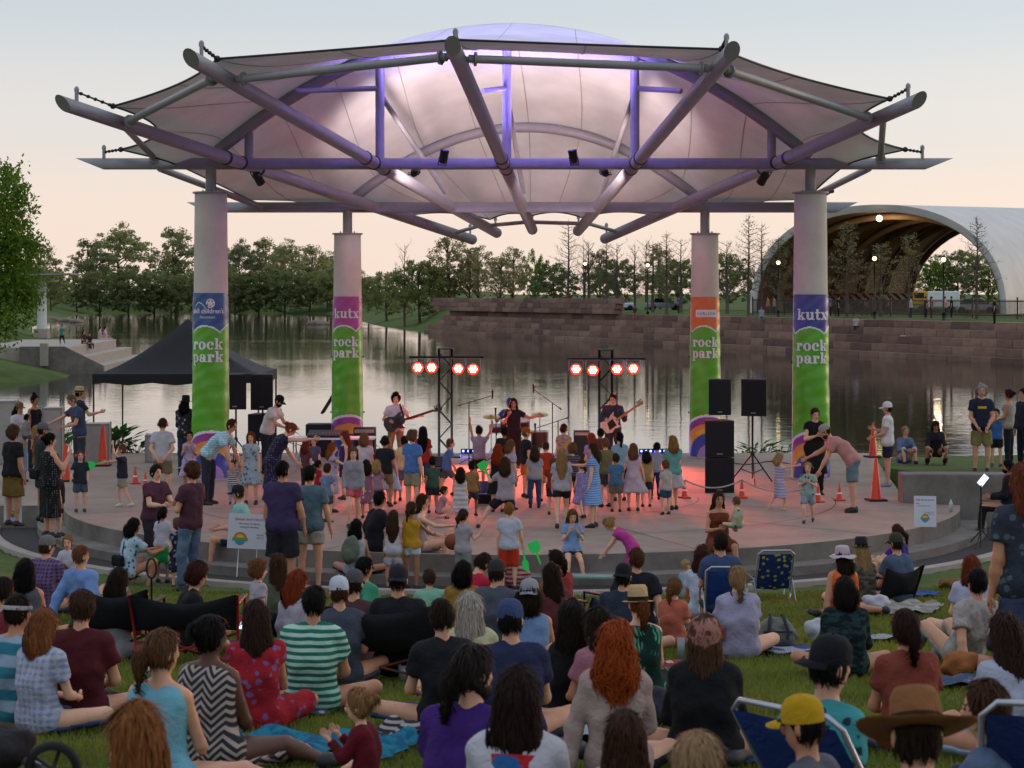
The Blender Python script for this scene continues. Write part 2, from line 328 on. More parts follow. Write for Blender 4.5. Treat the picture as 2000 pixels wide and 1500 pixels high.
# radial ribs: through the front and rear beam lines, tips found on the line of sight
RIB = [((477, 733), 1.03, 1.93), ((734, 883), 1.645, 1.72), ((984, 1021), 1.79, 1.62), ((1241, 1168), 1.73, 1.66), ((1513, 1320), 1.08, 1.9)]
tips = []; ribs = []
for (xa, xb), s, e in RIB:
    A = Vector(((xa-1000)/F*VF, VF, zF)); B = Vector(((xb-1000)/F*VB, VB, zB)); d = B-A
    T = A-d*s; E = A+d*e; tips.append(T); ribs.append((A, d, T, E))
    m = MB(); m.tube([T, E], .135, 16); n = 16; dn = d.normalized()
    for i in range(n):
        v = Vector(m.v[i]); m.v[i] = tuple(v-dn*(.32*((v-T).dot(Vector((0, 0, 1)))/.135+1)*.5))
    rb_ = pbuild(m, 'rib_beam', M_STEEL)
    for t in (-.12, -.02, .1): m = MB(); c = A+d*t; m.tube([c-dn*.03, c+dn*.03], .152, 16); pbuild(m, 'collar', M_DARKST, rb_)
    f_ = fin(T+dn*.28+Vector((0, 0, .1))); pbuild(f_, 'lug', M_STEEL, rb_)
    f_ = fin(E-dn*.15+Vector((0, 0, .1))); pbuild(f_, 'lug', M_STEEL, rb_)
# arches
def parab(x0, x1, z0, zt, Y, n=40):
    return [Vector((x0+(x1-x0)*i/n, Y, z0+(zt-z0)*(1-(2*i/n-1)**2))) for i in range(n+1)]
arch1 = parab(-6.456, 6.40, 6.9, 9.62, VF); arch2 = parab(-3.99, 4.68, 6.15, 8.0, VB)
m = MB(); m.tube(arch1, .13, 12); pbuild(m, 'front_arch', M_STEEL)
m = MB(); m.tube(arch2, .12, 12); pbuild(m, 'rear_arch', M_STEEL)
# purlins between the rib tips, side struts, posts and braces
def onrib(i, f): A, d, T, E = ribs[i]; return T+(A-T)*f
def strut(a, b, r, name, clev=True):
    a = Vector(a); b = Vector(b); m = MB(); m.tube([a, b], r, 10); d = (b-a).normalized()
    if clev:
        for p, s in ((a, 1), (b, -1)): m.tube([p+d*s*.10, p+d*s*.14], r*1.7, 10); m.tube([p-d*s*.06, p+d*s*.1], r*.6, 8)
    return pbuild(m, name, M_STEEL)
for i, (fa, fb) in enumerate([(.26, .13), (.15, .05), (.07, .1), (.12, .23)]):
    a = onrib(i, fa)+Vector((.17, 0, .0)); b = onrib(i+1, fb)+Vector((-.17, 0, -.02)); strut(a, b, .072, 'purlin')
L0 = Vector((-7.75, VF, zF)); L1 = Vector((7.75, VF, zF))
strut(onrib(0, .27), L0+Vector((.1, 0, .1)), .065, 'side_strut'); strut(onrib(4, .2), L1+Vector((.15, 0, .1)), .065, 'side_strut')
strut(L0+Vector((.2, 0, -.1)), Vector((-6.05, VB, zB)), .075, 'side_strut', False); strut(L1+Vector((-.1, 0, -.1)), Vector((6.95, VB, zB+.1)), .075, 'side_strut', False)
def arch_z(pts, x): return float(np.interp(x, [p.x for p in pts], [p.z for p in pts]))
for xp, i in ((742, 1), (990, 2), (1240, 3)):
    x = (xp-1000)/F*VF; zt = CZ+(HY-134)/F*VF
    m = MB(); m.tube([(x, VF, zF+.1), (x, VF, arch_z(arch1, x)-.05)], .098, 14); pbuild(m, 'post', M_STEEL)
    xr = .35+(x-.0)*.69
    m = MB(); m.tube([(x, VF+.1, zF+1.5), (xr, VB-.3, zB+.35)], .06, 10); m.tube([(x, VF+.06, zF+1.44), (x, VF+.16, zF+1.6)], .085, 10); pbuild(m, 'brace', M_STEEL)
for xp, sgn in ((742, -1), (990, -1), (1240, 1)):
    x = (xp-1000)/F*VF; L = (1.75, .5, .95)[(742, 990, 1240).index(xp)]
    m = MB(); m.tube([(x, VF, zF+1.62), (x+sgn*L, VF-.6, zF+1.50)], .06, 10); pbuild(m, 'brace', M_STEEL)
for xp in (486, 1507):
    x = (xp-1000)/F*VF; m = MB(); m.tube([(x, VF, zF+.1), (x, VF, arch_z(arch1, x))], .095, 12); pbuild(m, 'post', M_STEEL)
m = MB(); E = [r[3] for r in ribs]
for i in range(4): m.tube([E[i]-ribs[i][1]*.22+Vector((.1, 0, 0)), E[i+1]-ribs[i+1][1]*.22-Vector((.1, 0, 0))], .05, 8)
pbuild(m, 'rear_tie', M_STEEL)
# membrane: four control curves (front edge, front arch, rear arch, rear edge) joined by a smooth sheet
def lerp(a, b, t): return a+(b-a)*t
def scallop(pts, sag, n):
    out = []
    for a, b, sg in zip(pts[:-1], pts[1:], sag):
        for i in range(n):
            t = i/n; out.append(a.lerp(b, t)+sg*(4*t*(1-t)))
    return out+[pts[-1]]
def corner(i, f, dz): return onrib(i, f)+Vector((0, 0, dz))
FBL = px(236, 292, VF); FBR = px(1768, 292, VF)
fp = [FBL, corner(0, .23, .27), corner(1, .10, .25), corner(2, .03, .22), corner(3, .07, .24), corner(4, .16, .27), FBR]
sg = [Vector((.75, .35, .0)), Vector((.2, .55, .05)), Vector((.05, .5, .06)), Vector((-.05, .5, .06)), Vector((-.2, .55, .05)), Vector((-.75, .35, .0))]
NS = 14; row0 = scallop(fp, sg, NS); NU = len(row0)
us = [i/(NU-1) for i in range(NU)]
def row_arch(pts, xl, xr, zl, zr, Y, lift):
    out = []
    for u in us:
        q = lerp(u, .5-.5*math.cos(math.pi*u), .25); x = lerp(xl, xr, q); x0, x1 = pts[0].x, pts[-1].x
        if x < x0: t = (x-xl)/(x0-xl); z = lerp(zl, pts[0].z+lift, t*t*(3-2*t)*.6+t*.4)
        elif x > x1: t = (xr-x)/(xr-x1); z = lerp(zr, pts[-1].z+lift, t*t*(3-2*t)*.6+t*.4)
        else: z = arch_z(pts, x)+lift
        out.append(Vector((x, Y+(0 if x0 < x < x1 else .0), z)))
    return out
row1 = row_arch(arch1, -7.15, 7.15, 6.72, 6.72, VF+.02, .15)
row2 = row_arch(arch2, -6.35, 7.15, 6.25, 6.25, VB+.02, .14)
BL = px(470, 376, VB); BR = px(1625, 373, VB)
bp = [BL, Vector((-2.6, 50.9, 5.98)), E[1]-ribs[1][1]*.12+Vector((0, 0, .25)), E[2]-ribs[2][1]*.12+Vector((0, 0, .25)), E[3]-ribs[3][1]*.12+Vector((0, 0, .25)), Vector((3.6, 50.9, 5.98)), BR]
row3 = scallop(bp, [Vector((.3, -.25, .12)), Vector((0, -.3, .1))]+[Vector((0, -.3, .1))]*2+[Vector((0, -.3, .1)), Vector((-.3, -.25, .12))], NS)
V = []; NV = 44
for j in range(NV+1):
    t = j/NV
    for i in range(NU):
        a, b, c, d = row0[i], row1[i], row2[i], row3[i]
        if t < .5:
            q = t/.5; m1 = (c-a)*.42; p = a*(2*q**3-3*q*q+1)+(b-a)*.9*(q**3-2*q*q+q)+b*(-2*q**3+3*q*q)+m1*(q**3-q*q); p = p-Vector((0, 0, .42*4*q*(1-q)*max(0, math.sin(math.pi*us[i])-.25)/.75))
        elif t < .78:
            q = (t-.5)/.28; m0 = (c-a)*.42*.56; m1 = (d-b)*.5; p = b*(2*q**3-3*q*q+1)+m0*(q**3-2*q*q+q)+c*(-2*q**3+3*q*q)+m1*(q**3-q*q)
        else:
            q = (t-.78)/.22; m0 = (d-b)*.5*.8; p = c*(2*q**3-3*q*q+1)+m0*(q**3-2*q*q+q)+d*(-2*q**3+3*q*q)+(d-c)*.8*(q**3-q*q)
        V.append(p-PV)
Fq = [(j*NU+i, j*NU+i+1, (j+1)*NU+i+1, (j+1)*NU+i) for j in range(NV) for i in range(NU-1)]
memb = npmesh('membrane', np.array([tuple(v) for v in V]), np.array(Fq), M_MEMB, pav)
for i in list(range(7, NU-6, 7)):   # welded seams just under the sheet, edge cable round the rim
    m = MB(); m.tube([V[j*NU+i]+Vector((0, 0, -.006)) for j in range(0, NV+1, 2)], .011, 4); m.build('seam', M_SEAM, memb)
m = MB()
m.tube([V[i] for i in range(NU)], .022, 6); m.tube([V[NV*NU+i] for i in range(NU)], .022, 6); m.tube([V[j*NU] for j in range(NV+1)], .022, 6); m.tube([V[j*NU+NU-1] for j in range(NV+1)], .022, 6)
m.build('edge_cable', M_DARKST, memb)
def chain(a, b, name='tension_link'):
    a = Vector(a); b = Vector(b); m = MB(); m.tube([a, b], .018, 6); n = 5
    for k in range(n): p = a.lerp(b, (k+.5)/n); m.ball(p, (.042, .042, .036), 6)
    m.ball(a, .06, 8); pbuild(m, name, M_DARKST)
for i in range(5): chain(fp[i+1], tips[i]+(ribs[i][0]-tips[i]).normalized()*.3+Vector((0, 0, .3)))
chain(FBL, Vector((-8.75, VF, zF+.25))); chain(FBR, Vector((8.8, VF, zF+.25))); chain(BR, Vector((7.6, VB, zB+.3))); chain(BL, Vector((-7.0, VB, zB+.3)))
for x in (-8.75, 8.8): f_ = fin((x, VF, zF+.1)); pbuild(f_, 'lug', M_STEEL)
for x in (-7.05, 7.6): f_ = fin((x, VB, zB+.1)); pbuild(f_, 'lug', M_STEEL)
# small lit fixtures clamped on the ribs: violet and peach ones are added to wash the fabric, the two outer ones light the band
M_LAMPV = mat('added_violet_lens', '6a5cff', .3, 0, emit='5a48ff', es=14.0); M_LAMPP = mat('added_peach_lens', 'ffb090', .3, 0, emit='ff9a78', es=8.0); M_LAMPW = mat('white_lens', 'fff0d8', .3, 0, emit='ffe2b8', es=12.0); M_BLACK = mat('black_plastic', '17161a', .5, .15, 30, .1, 90)
def fixture(p, tgt, lens, col, power, label, deg=70, lit=True):
    e = empty('stage_spotlight', p, 0, label, 'spotlight', 'spotlights clamped on the canopy beams'); d = (Vector(tgt)-Vector(p)).normalized(); R = d.to_track_quat('Z', 'Y').to_matrix()
    m = MB(); m.lathe([(0, -.16), (.07, -.16), (.09, -.05), (.1, .1), (.1, .12), (.088, .12), (.088, .09), (0, .09)], 12, M=R); m.build('housing', M_BLACK, e)
    m = MB(); m.lathe([(.086, .1), (0, .1)], 12, M=R); m.build('lens', lens, e)
    m = MB(); m.tube([R@Vector((.12, 0, -.02)), R@Vector((.12, 0, -.2)), R@Vector((-.12, 0, -.2)), R@Vector((-.12, 0, -.02))], .012, 6); m.build('yoke', M_DARKST, e)
    if lit: l = spot('lamp', Vector(d)*.16, Vector(d), col, power, deg, .8, .2, e)
    return e
for xx, w_ in ((-1.45, 'inner left'), (1.3, 'inner right')):
    fixture(Vector((xx, VF-.35, zF+.15)), Vector((xx*.6, VF-.9, zF+3)), M_LAMPV, (.30, .22, 1.0), 800 if abs(xx) < 3 else 40, f'small added violet spotlight on the {w_} part of the front canopy beam', 150)  # added lamps that give the fabric its violet glow
for xx, w_ in ((-2.1, 'left'), (2.0, 'right')):
    fixture(Vector((xx, VF+.35, zF-.15)), Vector((xx*.7, VB-.8, zF+1.6)), M_LAMPP, (1.0, .80, .80), 340, f'small added peach spotlight on the {w_} half of the front beam aimed rearward', 125)  # added lamps that give the rear fabric its warm glow
fixture(Vector((-5.4, VF-.25, zF-.34)), (-2.75, 47, 1.3), M_LAMPW, (1, .78, .55), 1500, 'small spotlight on the left canopy rib aimed at the bass player', 16)
fixture(Vector((5.35, VF-.25, zF-.34)), (2.45, 47, 1.3), M_LAMPW, (1, .74, .48), 1500, 'small spotlight on the right canopy rib aimed at the guitarist', 14)

# ------------------------------------------------------------------ banners on the columns
M_BW = mat('banner_white', 'e4e0e6', .4, .06); BM = {k: mat('banner_'+k, c, .32, .12, 3, .25, 9, 0, .6) for k, c in dict(green='57a51e', navy='27518f', violet='3d3f92', magenta='a8428f', orange='d56a2b', purple='93358f', tan='e0873a', yellow='e2a02a', blue='34479e', lilac='b691cf').items()}
def text2d(s, size, bold=0.0, space=1.0):
    cu = bpy.data.curves.new('t', 'FONT'); cu.body = s; cu.size = size; cu.offset = bold*size; cu.space_character = space; cu.align_x = 'CENTER'; cu.resolution_u = 2
    o = bpy.data.objects.new('t', cu); COL.objects.link(o); dg = bpy.context.evaluated_depsgraph_get(); me = o.evaluated_get(dg).to_mesh()
    vs = [(v.co.x, v.co.y) for v in me.vertices]; fs = [tuple(p.vertices) for p in me.polygons]
    bpy.data.objects.remove(o); bpy.data.curves.remove(cu); return vs, fs
def _rect(x0, y0, x1, y1): return [(x0, y0), (x1, y0), (x1, y1), (x0, y1)]
def _ring(cx, cy, rx, ry, ix, iy, a0=0, a1=360, n=16):
    out = []
    for i in range(n):
        p, q = (math.radians(a0+(a1-a0)*k/n) for k in (i, i+1))
        out.append([(cx+rx*math.cos(p), cy+ry*math.sin(p)), (cx+rx*math.cos(q), cy+ry*math.sin(q)), (cx+ix*math.cos(q), cy+iy*math.sin(q)), (cx+ix*math.cos(p), cy+iy*math.sin(p))])
    return out
def _disc(cx, cy, r, n=10): return [[(cx+r*math.cos(2*math.pi*i/n), cy+r*math.sin(2*math.pi*i/n)) for i in range(n)]]
def glyph(c):
    "heavy slab-serif lowercase letters, x-height 1"
    if c == 'o': return 1.1, _ring(.52, .5, .52, .52, .17, .4)
    if c == 'c': return 1.0, _ring(.52, .5, .52, .52, .19, .4, 42, 318)+_disc(.78, .68, .19)
    if c == 'r': return .95, [_rect(.12, .0, .46, .9), _rect(0, 0, .62, .14), _rect(0, .84, .4, 1)]+_ring(.5, .58, .42, .42, .12, .3, 60, 140)+_disc(.72, .78, .2)
    if c == 'k': return 1.2, [_rect(.12, 0, .46, 1.4), _rect(0, 0, .56, .14), _rect(0, 1.28, .4, 1.42), [(.4, .42), (.52, .36), (.98, .86), (.8, .86)], [(.5, .5), (.7, .62), (1.1, .1), (.74, .1)], _rect(.62, 0, 1.18, .14), _rect(.62, .84, 1.14, .98)]
    if c == 'p': return 1.15, [_rect(.12, -.42, .46, .95), _rect(0, -.45, .6, -.32), _rect(0, .86, .4, 1)]+_ring(.62, .5, .47, .52, .12, .4, -150, 150)
    if c == 'a': return 1.08, [_rect(.56, .06, .88, .8), _rect(.7, 0, 1.06, .14)]+_ring(.4, .3, .38, .32, .1, .16)+_ring(.46, .68, .42, .34, .12, .22, 10, 170)+_disc(.2, .72, .15)
    if c == 'u': return 1.2, [_rect(.12, .3, .45, 1), _rect(.72, .02, 1.04, 1), _rect(0, .87, .4, 1), _rect(.6, .87, 1.0, 1), _rect(.9, 0, 1.18, .13)]+_ring(.5, .34, .38, .36, .08, .2, 180, 345)
    if c == 't': return .8, [_rect(.18, .25, .5, 1.35), _rect(0, .84, .78, 1)]+_ring(.5, .28, .33, .3, .06, .15, 180, 340)
    if c == 'x': return 1.15, [[(.08, .94), (.46, .94), (1.08, .06), (.7, .06)], [(.16, .06), (.34, .06), (.98, .94), (.8, .94)], _rect(0, .87, .52, 1), _rect(.66, .87, 1.12, 1), _rect(0, 0, .46, .13), _rect(.6, 0, 1.15, .13)]
def word2d(s, size):
    vs = []; fs = []; x = 0
    for c in s:
        adv, polys = glyph(c)
        for p in polys: b = len(vs); vs += [((q[0]+x)*size, q[1]*size) for q in p]; fs.append(tuple(range(b, b+len(p))))
        x += adv+.04
    return [(a-x*size/2, b) for a, b in vs], fs
def banner(ci, ztop, topc, words, label):
    x0, y0, h, rt, rb = COLS[ci]; W = 1.2; Hh = ztop-.04
    e = empty('column_banner', (x0, y0, 0), 0, label, 'banner', 'festival banners on the columns')
    def rad(z): return rb+(rt-rb)*z/h
    ph = rng.random(8)*6
    def mp(s, v, off=0.0):   # s across from the middle, v down from the top
        z = ztop-v; a = s/(.42); r = rad(z)+.014+off
        wr = .004*math.sin(v*9+ph[0]+2.2*math.sin(s*5+ph[1]))*min(1, v/1.2)+.0022*math.sin(v*23+s*9+ph[2]+3*math.sin(s*3+v))+.003*math.sin(s*9+v*2+ph[3])
        return (math.sin(a)*(r+wr), -math.cos(a)*(r+wr), z)
    nx, ny = 44, 230; m = MB(); keys = [topc, 'green', 'purple', 'tan', 'yellow', 'blue', 'lilac']; vs = [mp((i/nx-.5)*W, j/ny*Hh) for j in range(ny+1) for i in range(nx+1)]
    su = [0, .12, .42, .74, 1]; sv = [.68, .87, .73, .84, .66]
    def scal(u):
        if u < .12: return .87-.19*math.sin((.12-u)/.12*1.2)
        if u < .74: return .86-.14*math.sin((u-.12)/.62*math.pi)**.8
        return .85-.18*math.sin((u-.74)/.26*1.3)
    def colr(u, v):
        s = (u-.5)*W; sc_ = scal(u)
        if u < .015 or u > .975: return 7
        if v < sc_-.035: return 0
        if v < sc_: return 7
        d = math.hypot((s-.06)*1.0, v-(Hh+.0)) ; R = 1.02
        if d > R: return 1
        return 7 if d > R-.06 else 2 if d > R-.22 else 3 if d > R-.34 else 4 if d > R-.46 else 5 if d > R-.72 else 6
    fs = []; mi = []
    for j in range(ny):
        for i in range(nx): fs.append((j*(nx+1)+i, (j+1)*(nx+1)+i, (j+1)*(nx+1)+i+1, j*(nx+1)+i+1)); mi.append(colr((i+.5)/nx, (j+.5)/ny*Hh))
    m.add(vs, fs, 0, True); m.mi = mi; m.build('cloth', [BM[k] for k in keys]+[M_BW], e)
    for (vv, ff), cs, cv, mt in words:
        q = MB(); q.add([mp(a+cs, cv-b, .02) for a, b in vv], ff); q.build('lettering', mt, e)
    for v in (.05, 1.45, 2.8):
        for s in (-W/2, W/2): q = MB(); q.ball(mp(s, v, .02), .022, 6); q.build('tie', M_BLACK, e)
    return e
rock = (word2d('rock', .168), -.02, 1.2, M_BW); park = (word2d('park', .168), -.02, 1.47, M_BW); M_NAVYT = mat('print_navy', '3c3f78', .5, .05)
star = ([(0.0, .1), (.03, .035), (.1, .03), (.045, -.015), (.065, -.085), (0, -.045), (-.065, -.085), (-.045, -.015), (-.1, .03), (-.03, .035)], [(0, 1, 9), (1, 2, 3), (3, 4, 5), (5, 6, 7), (7, 8, 9), (1, 3, 5), (1, 5, 9), (5, 7, 9)])
def polys2(pl): vs = []; fs = []; [(fs.append(tuple(range(len(vs), len(vs)+len(p)))), vs.extend(p)) for p in pl]; return vs, fs
swoosh = polys2([[(-.34+.1*i, -.02+.09*math.sin(i*1.3)), (-.24+.1*i, -.02+.09*math.sin((i+1)*1.3)), (-.24+.1*i, .0+.09*math.sin((i+1)*1.3)), (-.34+.1*i, .0+.09*math.sin(i*1.3))] for i in range(3)]+_ring(.05, .05, .1, .1, .075, .075, -120, 200))
banner(0, 3.98, 'navy', [(text2d("dell children's", .14, .016), -.02, .43, M_BW), (text2d('Ascension', .085, .004), -.02, .54, M_BW), (swoosh, .0, .27, M_BW), ((star[0], star[1]), .05, .22, M_BW), rock, park], 'festival banner with blue top and small logo on the front left column')
banner(1, 3.95, 'violet', [(word2d('kutx', .165), 0, .54, M_BW), rock, park], 'festival banner with violet top on the front right column')
banner(2, 3.9, 'magenta', [(word2d('kutx', .165), 0, .52, M_BW), rock, park], 'festival banner with magenta top on the rear left column')
lab = polys2([_rect(-.3+.06*i, -.09, -.24+.06*i, .09) for i in range(10)])
banner(3, 3.89, 'orange', [(lab, .0, .4, M_BW), rock, park], 'festival banner with orange top and white name plate on the rear right column')
_e = [o for o in COL.objects if o.name.startswith('column_banner')][-1]
_v, _f = text2d('AURLSON', .085, .0, 1.35); q = MB(); q.add([(math.sin(a/.42)*.405, -math.cos(a/.42)*.405-.0, 3.89-.43+b) for a, b in _v], _f); q.build('lettering', M_NAVYT, _e)
# ------------------------------------------------------------------ far bank: stone terraces, hangar, lamps, trees
STONE = [mat('granite_'+str(i), c, .9, .3, 1.5, .4, 6) for i, c in enumerate(('755b51', '806558', '634d45', '8b6f61', '775d51'))]
def unit_box(m):
    k = MB(); k.box((0, 0, 0), (1, 1, 1), bev=.012); o = k.build('stone_block', m); me = o.data; bpy.data.objects.remove(o); return me
UB = [unit_box(m) for m in STONE]
def block(par, c, d, rz, me, name='stone_block'):
    o = link(name, me, par); o.location = c; o.scale = d; o.rotation_euler = (random.uniform(-.004, .004), 0, rz+random.uniform(-.004, .004)); return o
def terrace(p0, p1, courses, h, z0, back, lens, label, start=0.0):
    p0 = Vector((*p0, 0)); p1 = Vector((*p1, 0)); d = (p1-p0); L = d.length; d.normalize(); nrm = Vector((-d.y, d.x, 0)); rz = math.atan2(d.y, d.x)
    if nrm.y < 0: nrm = -nrm
    e = empty('stone_terrace', (0, 0, 0), 0, label, 'terrace')
    for k in range(courses):
        s = -random.uniform(0, 1.5)
        while s < L:
            l = random.uniform(*lens); dep = back+.7 if back > .1 else .9
            c = p0+d*(s+l/2)+nrm*(back*k+dep/2+random.uniform(-.025, .025))
            block(e, (c.x, c.y, z0+h*(k+.5)), (l-.025, dep, h-.012), rz, random.choice(UB)); s += l
    return e
WLX = lambda x: float(np.interp(x, [830, 1180, 1600, 2000], [233, 188, 152, 128]))
PW = [wp(830, 650), wp(2000, 712), wp(2250, 728)]
terrace(PW[0], PW[1], 5, .56, -.75, .8, (1.7, 3.0), 'long stepped terrace of reddish granite blocks along the far water edge')
terrace(PW[1], PW[2], 5, .56, -.75, .8, (1.7, 3.0), 'short end of the granite terrace at the right edge of the lake')
a_ = Vector((*PW[0], 0)); b_ = Vector((*PW[1], 0)); n_ = Vector((.39, .92, 0)).normalized()
q0 = a_+n_*3.8-Vector((.5, 0, 0)); q1 = a_.lerp(b_, .42)+n_*3.8
terrace((q0.x, q0.y), (q1.x, q1.y), 3, .5, 2.05, .0, (1.4, 2.6), 'raised granite block wall standing above the left end of the terraces')
# barrel-vaulted hangar
M_SHELL = mat('white_shell', 'c9c6c4', .6, .12, .4); M_TIMB = mat('timber_lining', '5b4432', .8, .35, 1.0, 0, 1, stretch=(1, 1, 6)); M_GLUE = mat('glulam', '80684e', .7, .2, 1)
hg = empty('vaulted_hangar', (35.3, 194, 2.0), 0, 'huge white barrel-vaulted open hangar with timber ribs behind the lawn', 'building')
AX = Vector((.47, .883, 0)); WD = Vector((.883, -.47, 0))
def hprof(hw, hh, n=40): return [(-hw*math.copysign(abs(math.cos(math.pi*i/n))**.92, math.cos(math.pi*i/n)), hh*abs(math.sin(math.pi*i/n))**.85) for i in range(n+1)]
def shell(hw, hh, s0, s1, g=.0):
    V = []; n = 0
    for s in np.linspace(s0, s1, 14):
        k = 1+g*(s-s0)/max(1e-6, s1-s0)
        for x, z in hprof(hw*k, hh*k): V.append(tuple(WD*x+AX*s+Vector((0, 0, z))))
    n = 41; return V, [(j*n+i, j*n+i+1, (j+1)*n+i+1, (j+1)*n+i) for j in range(13) for i in range(n-1)]
GH = .18
for nm, hw, hh, s0, m_ in (('roof_shell', 12.9, 10.7, 0, M_SHELL), ('lining', 12.2, 10.0, .05, M_TIMB)):
    V, f_ = shell(hw, hh, s0, 60, GH); k = MB(); k.add(V, f_, 0, True); k.build(nm, m_, hg)
k = MB()
for a, b in zip(zip(hprof(12.9, 10.7)[:-1], hprof(12.9, 10.7)[1:]), zip(hprof(12.2, 10.0)[:-1], hprof(12.2, 10.0)[1:])):
    k.add([WD*a[0][0]+Vector((0, 0, a[0][1])), WD*a[1][0]+Vector((0, 0, a[1][1])), WD*b[1][0]+Vector((0, 0, b[1][1]))+AX*.3, WD*b[0][0]+Vector((0, 0, b[0][1]))+AX*.3], [(0, 1, 2, 3)])
k.build('front_rim', M_SHELL, hg)
for s in (6, 16, 26, 36, 46, 58):
    g = 1+GH*s/60; k = MB(); k.tube([WD*(x*g)+AX*s+Vector((0, 0, z*g)) for x, z in hprof(11.8, 9.6, 28)], .38, 6); k.build('rib', M_GLUE, hg)
k = MB()
for s in np.linspace(6, 58, 18): k.tube([WD*-11.9+AX*s+Vector((0, 0, 1.4)), WD*-11.9+AX*(s+2.6)+Vector((0, 0, 1.4))], .7, 4)
k.build('side_stalls', M_TIMB, hg)
M_GLOBE = mat('lit_globe', 'ffe6b0', .4, 0, emit=(1, .8, .42), es=2.6); M_POLE = mat('dark_pole', '1e2022', .5, .15)
k = MB(); k.ball(WD*.5+Vector((0, 0, 9.35)), .32, 10); k.build('floodlight', M_GLOBE, hg)
for s_ in (4, 22): l_ = bpy.data.lights.new('hangar_lamp', 'POINT'); l_.energy = 230; l_.color = (1, .72, .42); l_.shadow_soft_size = .4; o_ = bpy.data.objects.new('hangar_lamp', l_); COL.objects.link(o_); o_.parent = hg; o_.location = AX*s_+Vector((0, 0, 8.6))
for i, (x, y, Y) in enumerate([(1143, 515, 178), (1265, 518, 182), (1520, 513, 160), (1708, 505, 150), (1843, 507, 147)]):
    Y = max(Y, WLX(x)+9); p = px(x, y, Y); gz = float(terrain(np.array([p.x]), np.array([p.y]))[0])
    e = empty('street_lamp', (p.x, p.y, gz), 0, f'{("first","second","third","fourth","fifth")[i]} lit park lamp from the left on the far bank', 'lamp', 'lit lamps on the far bank'); h = p.z-gz
    k = MB(); k.tube([(0, 0, -.1), (0, 0, .5)], .13, 8); k.tube([(0, 0, .4), (0, 0, h-.15)], [.07, .05], 8); k.build('pole', M_POLE, e)
    k = MB(); k.ball((0, 0, h), .17, 10); k.build('globe', M_GLOBE, e); k = MB(); k.lathe([(.16, h+.14), (.12, h+.28), (0, h+.34)], 10); k.build('cap', M_POLE, e)
# fence behind the terrace lawn
fe = empty('iron_fence', (0, 0, 0), 0, 'thin black iron picket fence in front of the hangar', 'fence')
fa = px(1470, 600, 176); fb = px(2080, 600, 140); gz = 2.15
k = MB(); n = 300
for i in range(n): p = fa.lerp(fb, i/n); k.box((p.x, p.y, gz+.72), (.03, .03, 1.4), .8)
tag(k.build('picket', M_POLE, fe), kind='stuff')
for z in (.25, 1.3): k = MB(); k.tube([(fa.x, fa.y, gz+z), (fb.x, fb.y, gz+z)], .035, 4); k.build('rail', M_POLE, fe)
for i in range(17): p = fa.lerp(fb, i/16); k = MB(); k.box((p.x, p.y, gz+.8), (.09, .09, 1.6), .8); k.build('post', M_POLE, fe)
# food truck by the hangar
tp = px(1828, 592, 186); tr = empty('food_truck', (tp.x, tp.y, 2.15), -.25, 'yellow and white food truck parked by the hangar', 'truck')
M_YEL = mat('truck_yellow', 'c98d1e', .5, .1); M_TW = mat('truck_white', 'cfd2d4', .5, .1); M_GLS = mat('dark_glass', '15181c', .15, .1); M_TYRE = mat('tyre', '121212', .8, .2)
k = MB(); k.box((.7, 0, 1.35), (2.9, 1.8, 1.5), bev=.08); k.build('body', M_TW, tr); k = MB(); k.box((-1.4, 0, 1.45), (1.3, 1.75, 1.3), bev=.12); k.build('cab', M_YEL, tr)
k = MB(); k.box((-1.5, -.89, 1.7), (.9, .02, .5)); k.build('window', M_GLS, tr)
for x in (-1.3, 1.4):
    for y in (-.85, .85): k = MB(); k.lathe([(0, -.12), (.38, -.12), (.38, .12), (0, .12)], 14, (x, y, .38), M=Matrix.Rotation(math.pi/2, 3, 'X')); k.build('wheel', M_TYRE, tr)
# parked cars far off between the trunks
def car(x, y, Y, c, rz, label):
    p = px(x, y, Y); gz = float(terrain(np.array([p.x]), np.array([p.y]))[0]); e = empty('parked_car', (p.x, p.y, gz), rz, label, 'car'); mt = mat('car_paint', c, .3, .05, spec=.6)
    k = MB(); k.box((0, 0, .58), (4.3, 1.75, .62), bev=.12); k.build('body', mt, e)
    k = MB(); k.add([(-1.6, -.75, .88), (1.2, -.75, .88), (1.2, .75, .88), (-1.6, .75, .88), (-1.1, -.62, 1.42), (.5, -.62, 1.42), (.5, .62, 1.42), (-1.1, .62, 1.42)], [(0, 1, 5, 4), (1, 2, 6, 5), (2, 3, 7, 6), (3, 0, 4, 7), (4, 5, 6, 7)]); k.build('cabin', M_GLS, e)
    for a in (-1.35, 1.35):
        for b in (-.8, .8): k = MB(); k.lathe([(0, -.1), (.32, -.1), (.32, .1), (0, .1)], 12, (a, b, .32), M=Matrix.Rotation(math.pi/2, 3, 'X')); k.build('wheel', M_TYRE, e)
car(1205, 596, 230, 'b9bfca', .2, 'pale silver car far behind the terrace lamps'); car(1905, 596, 196, 'b4b8bc', -.2, 'light grey car parked behind the iron fence'); car(1296, 597, 235, '8f97a6', .1, 'grey blue car far behind the lawn, left of the rear right column')

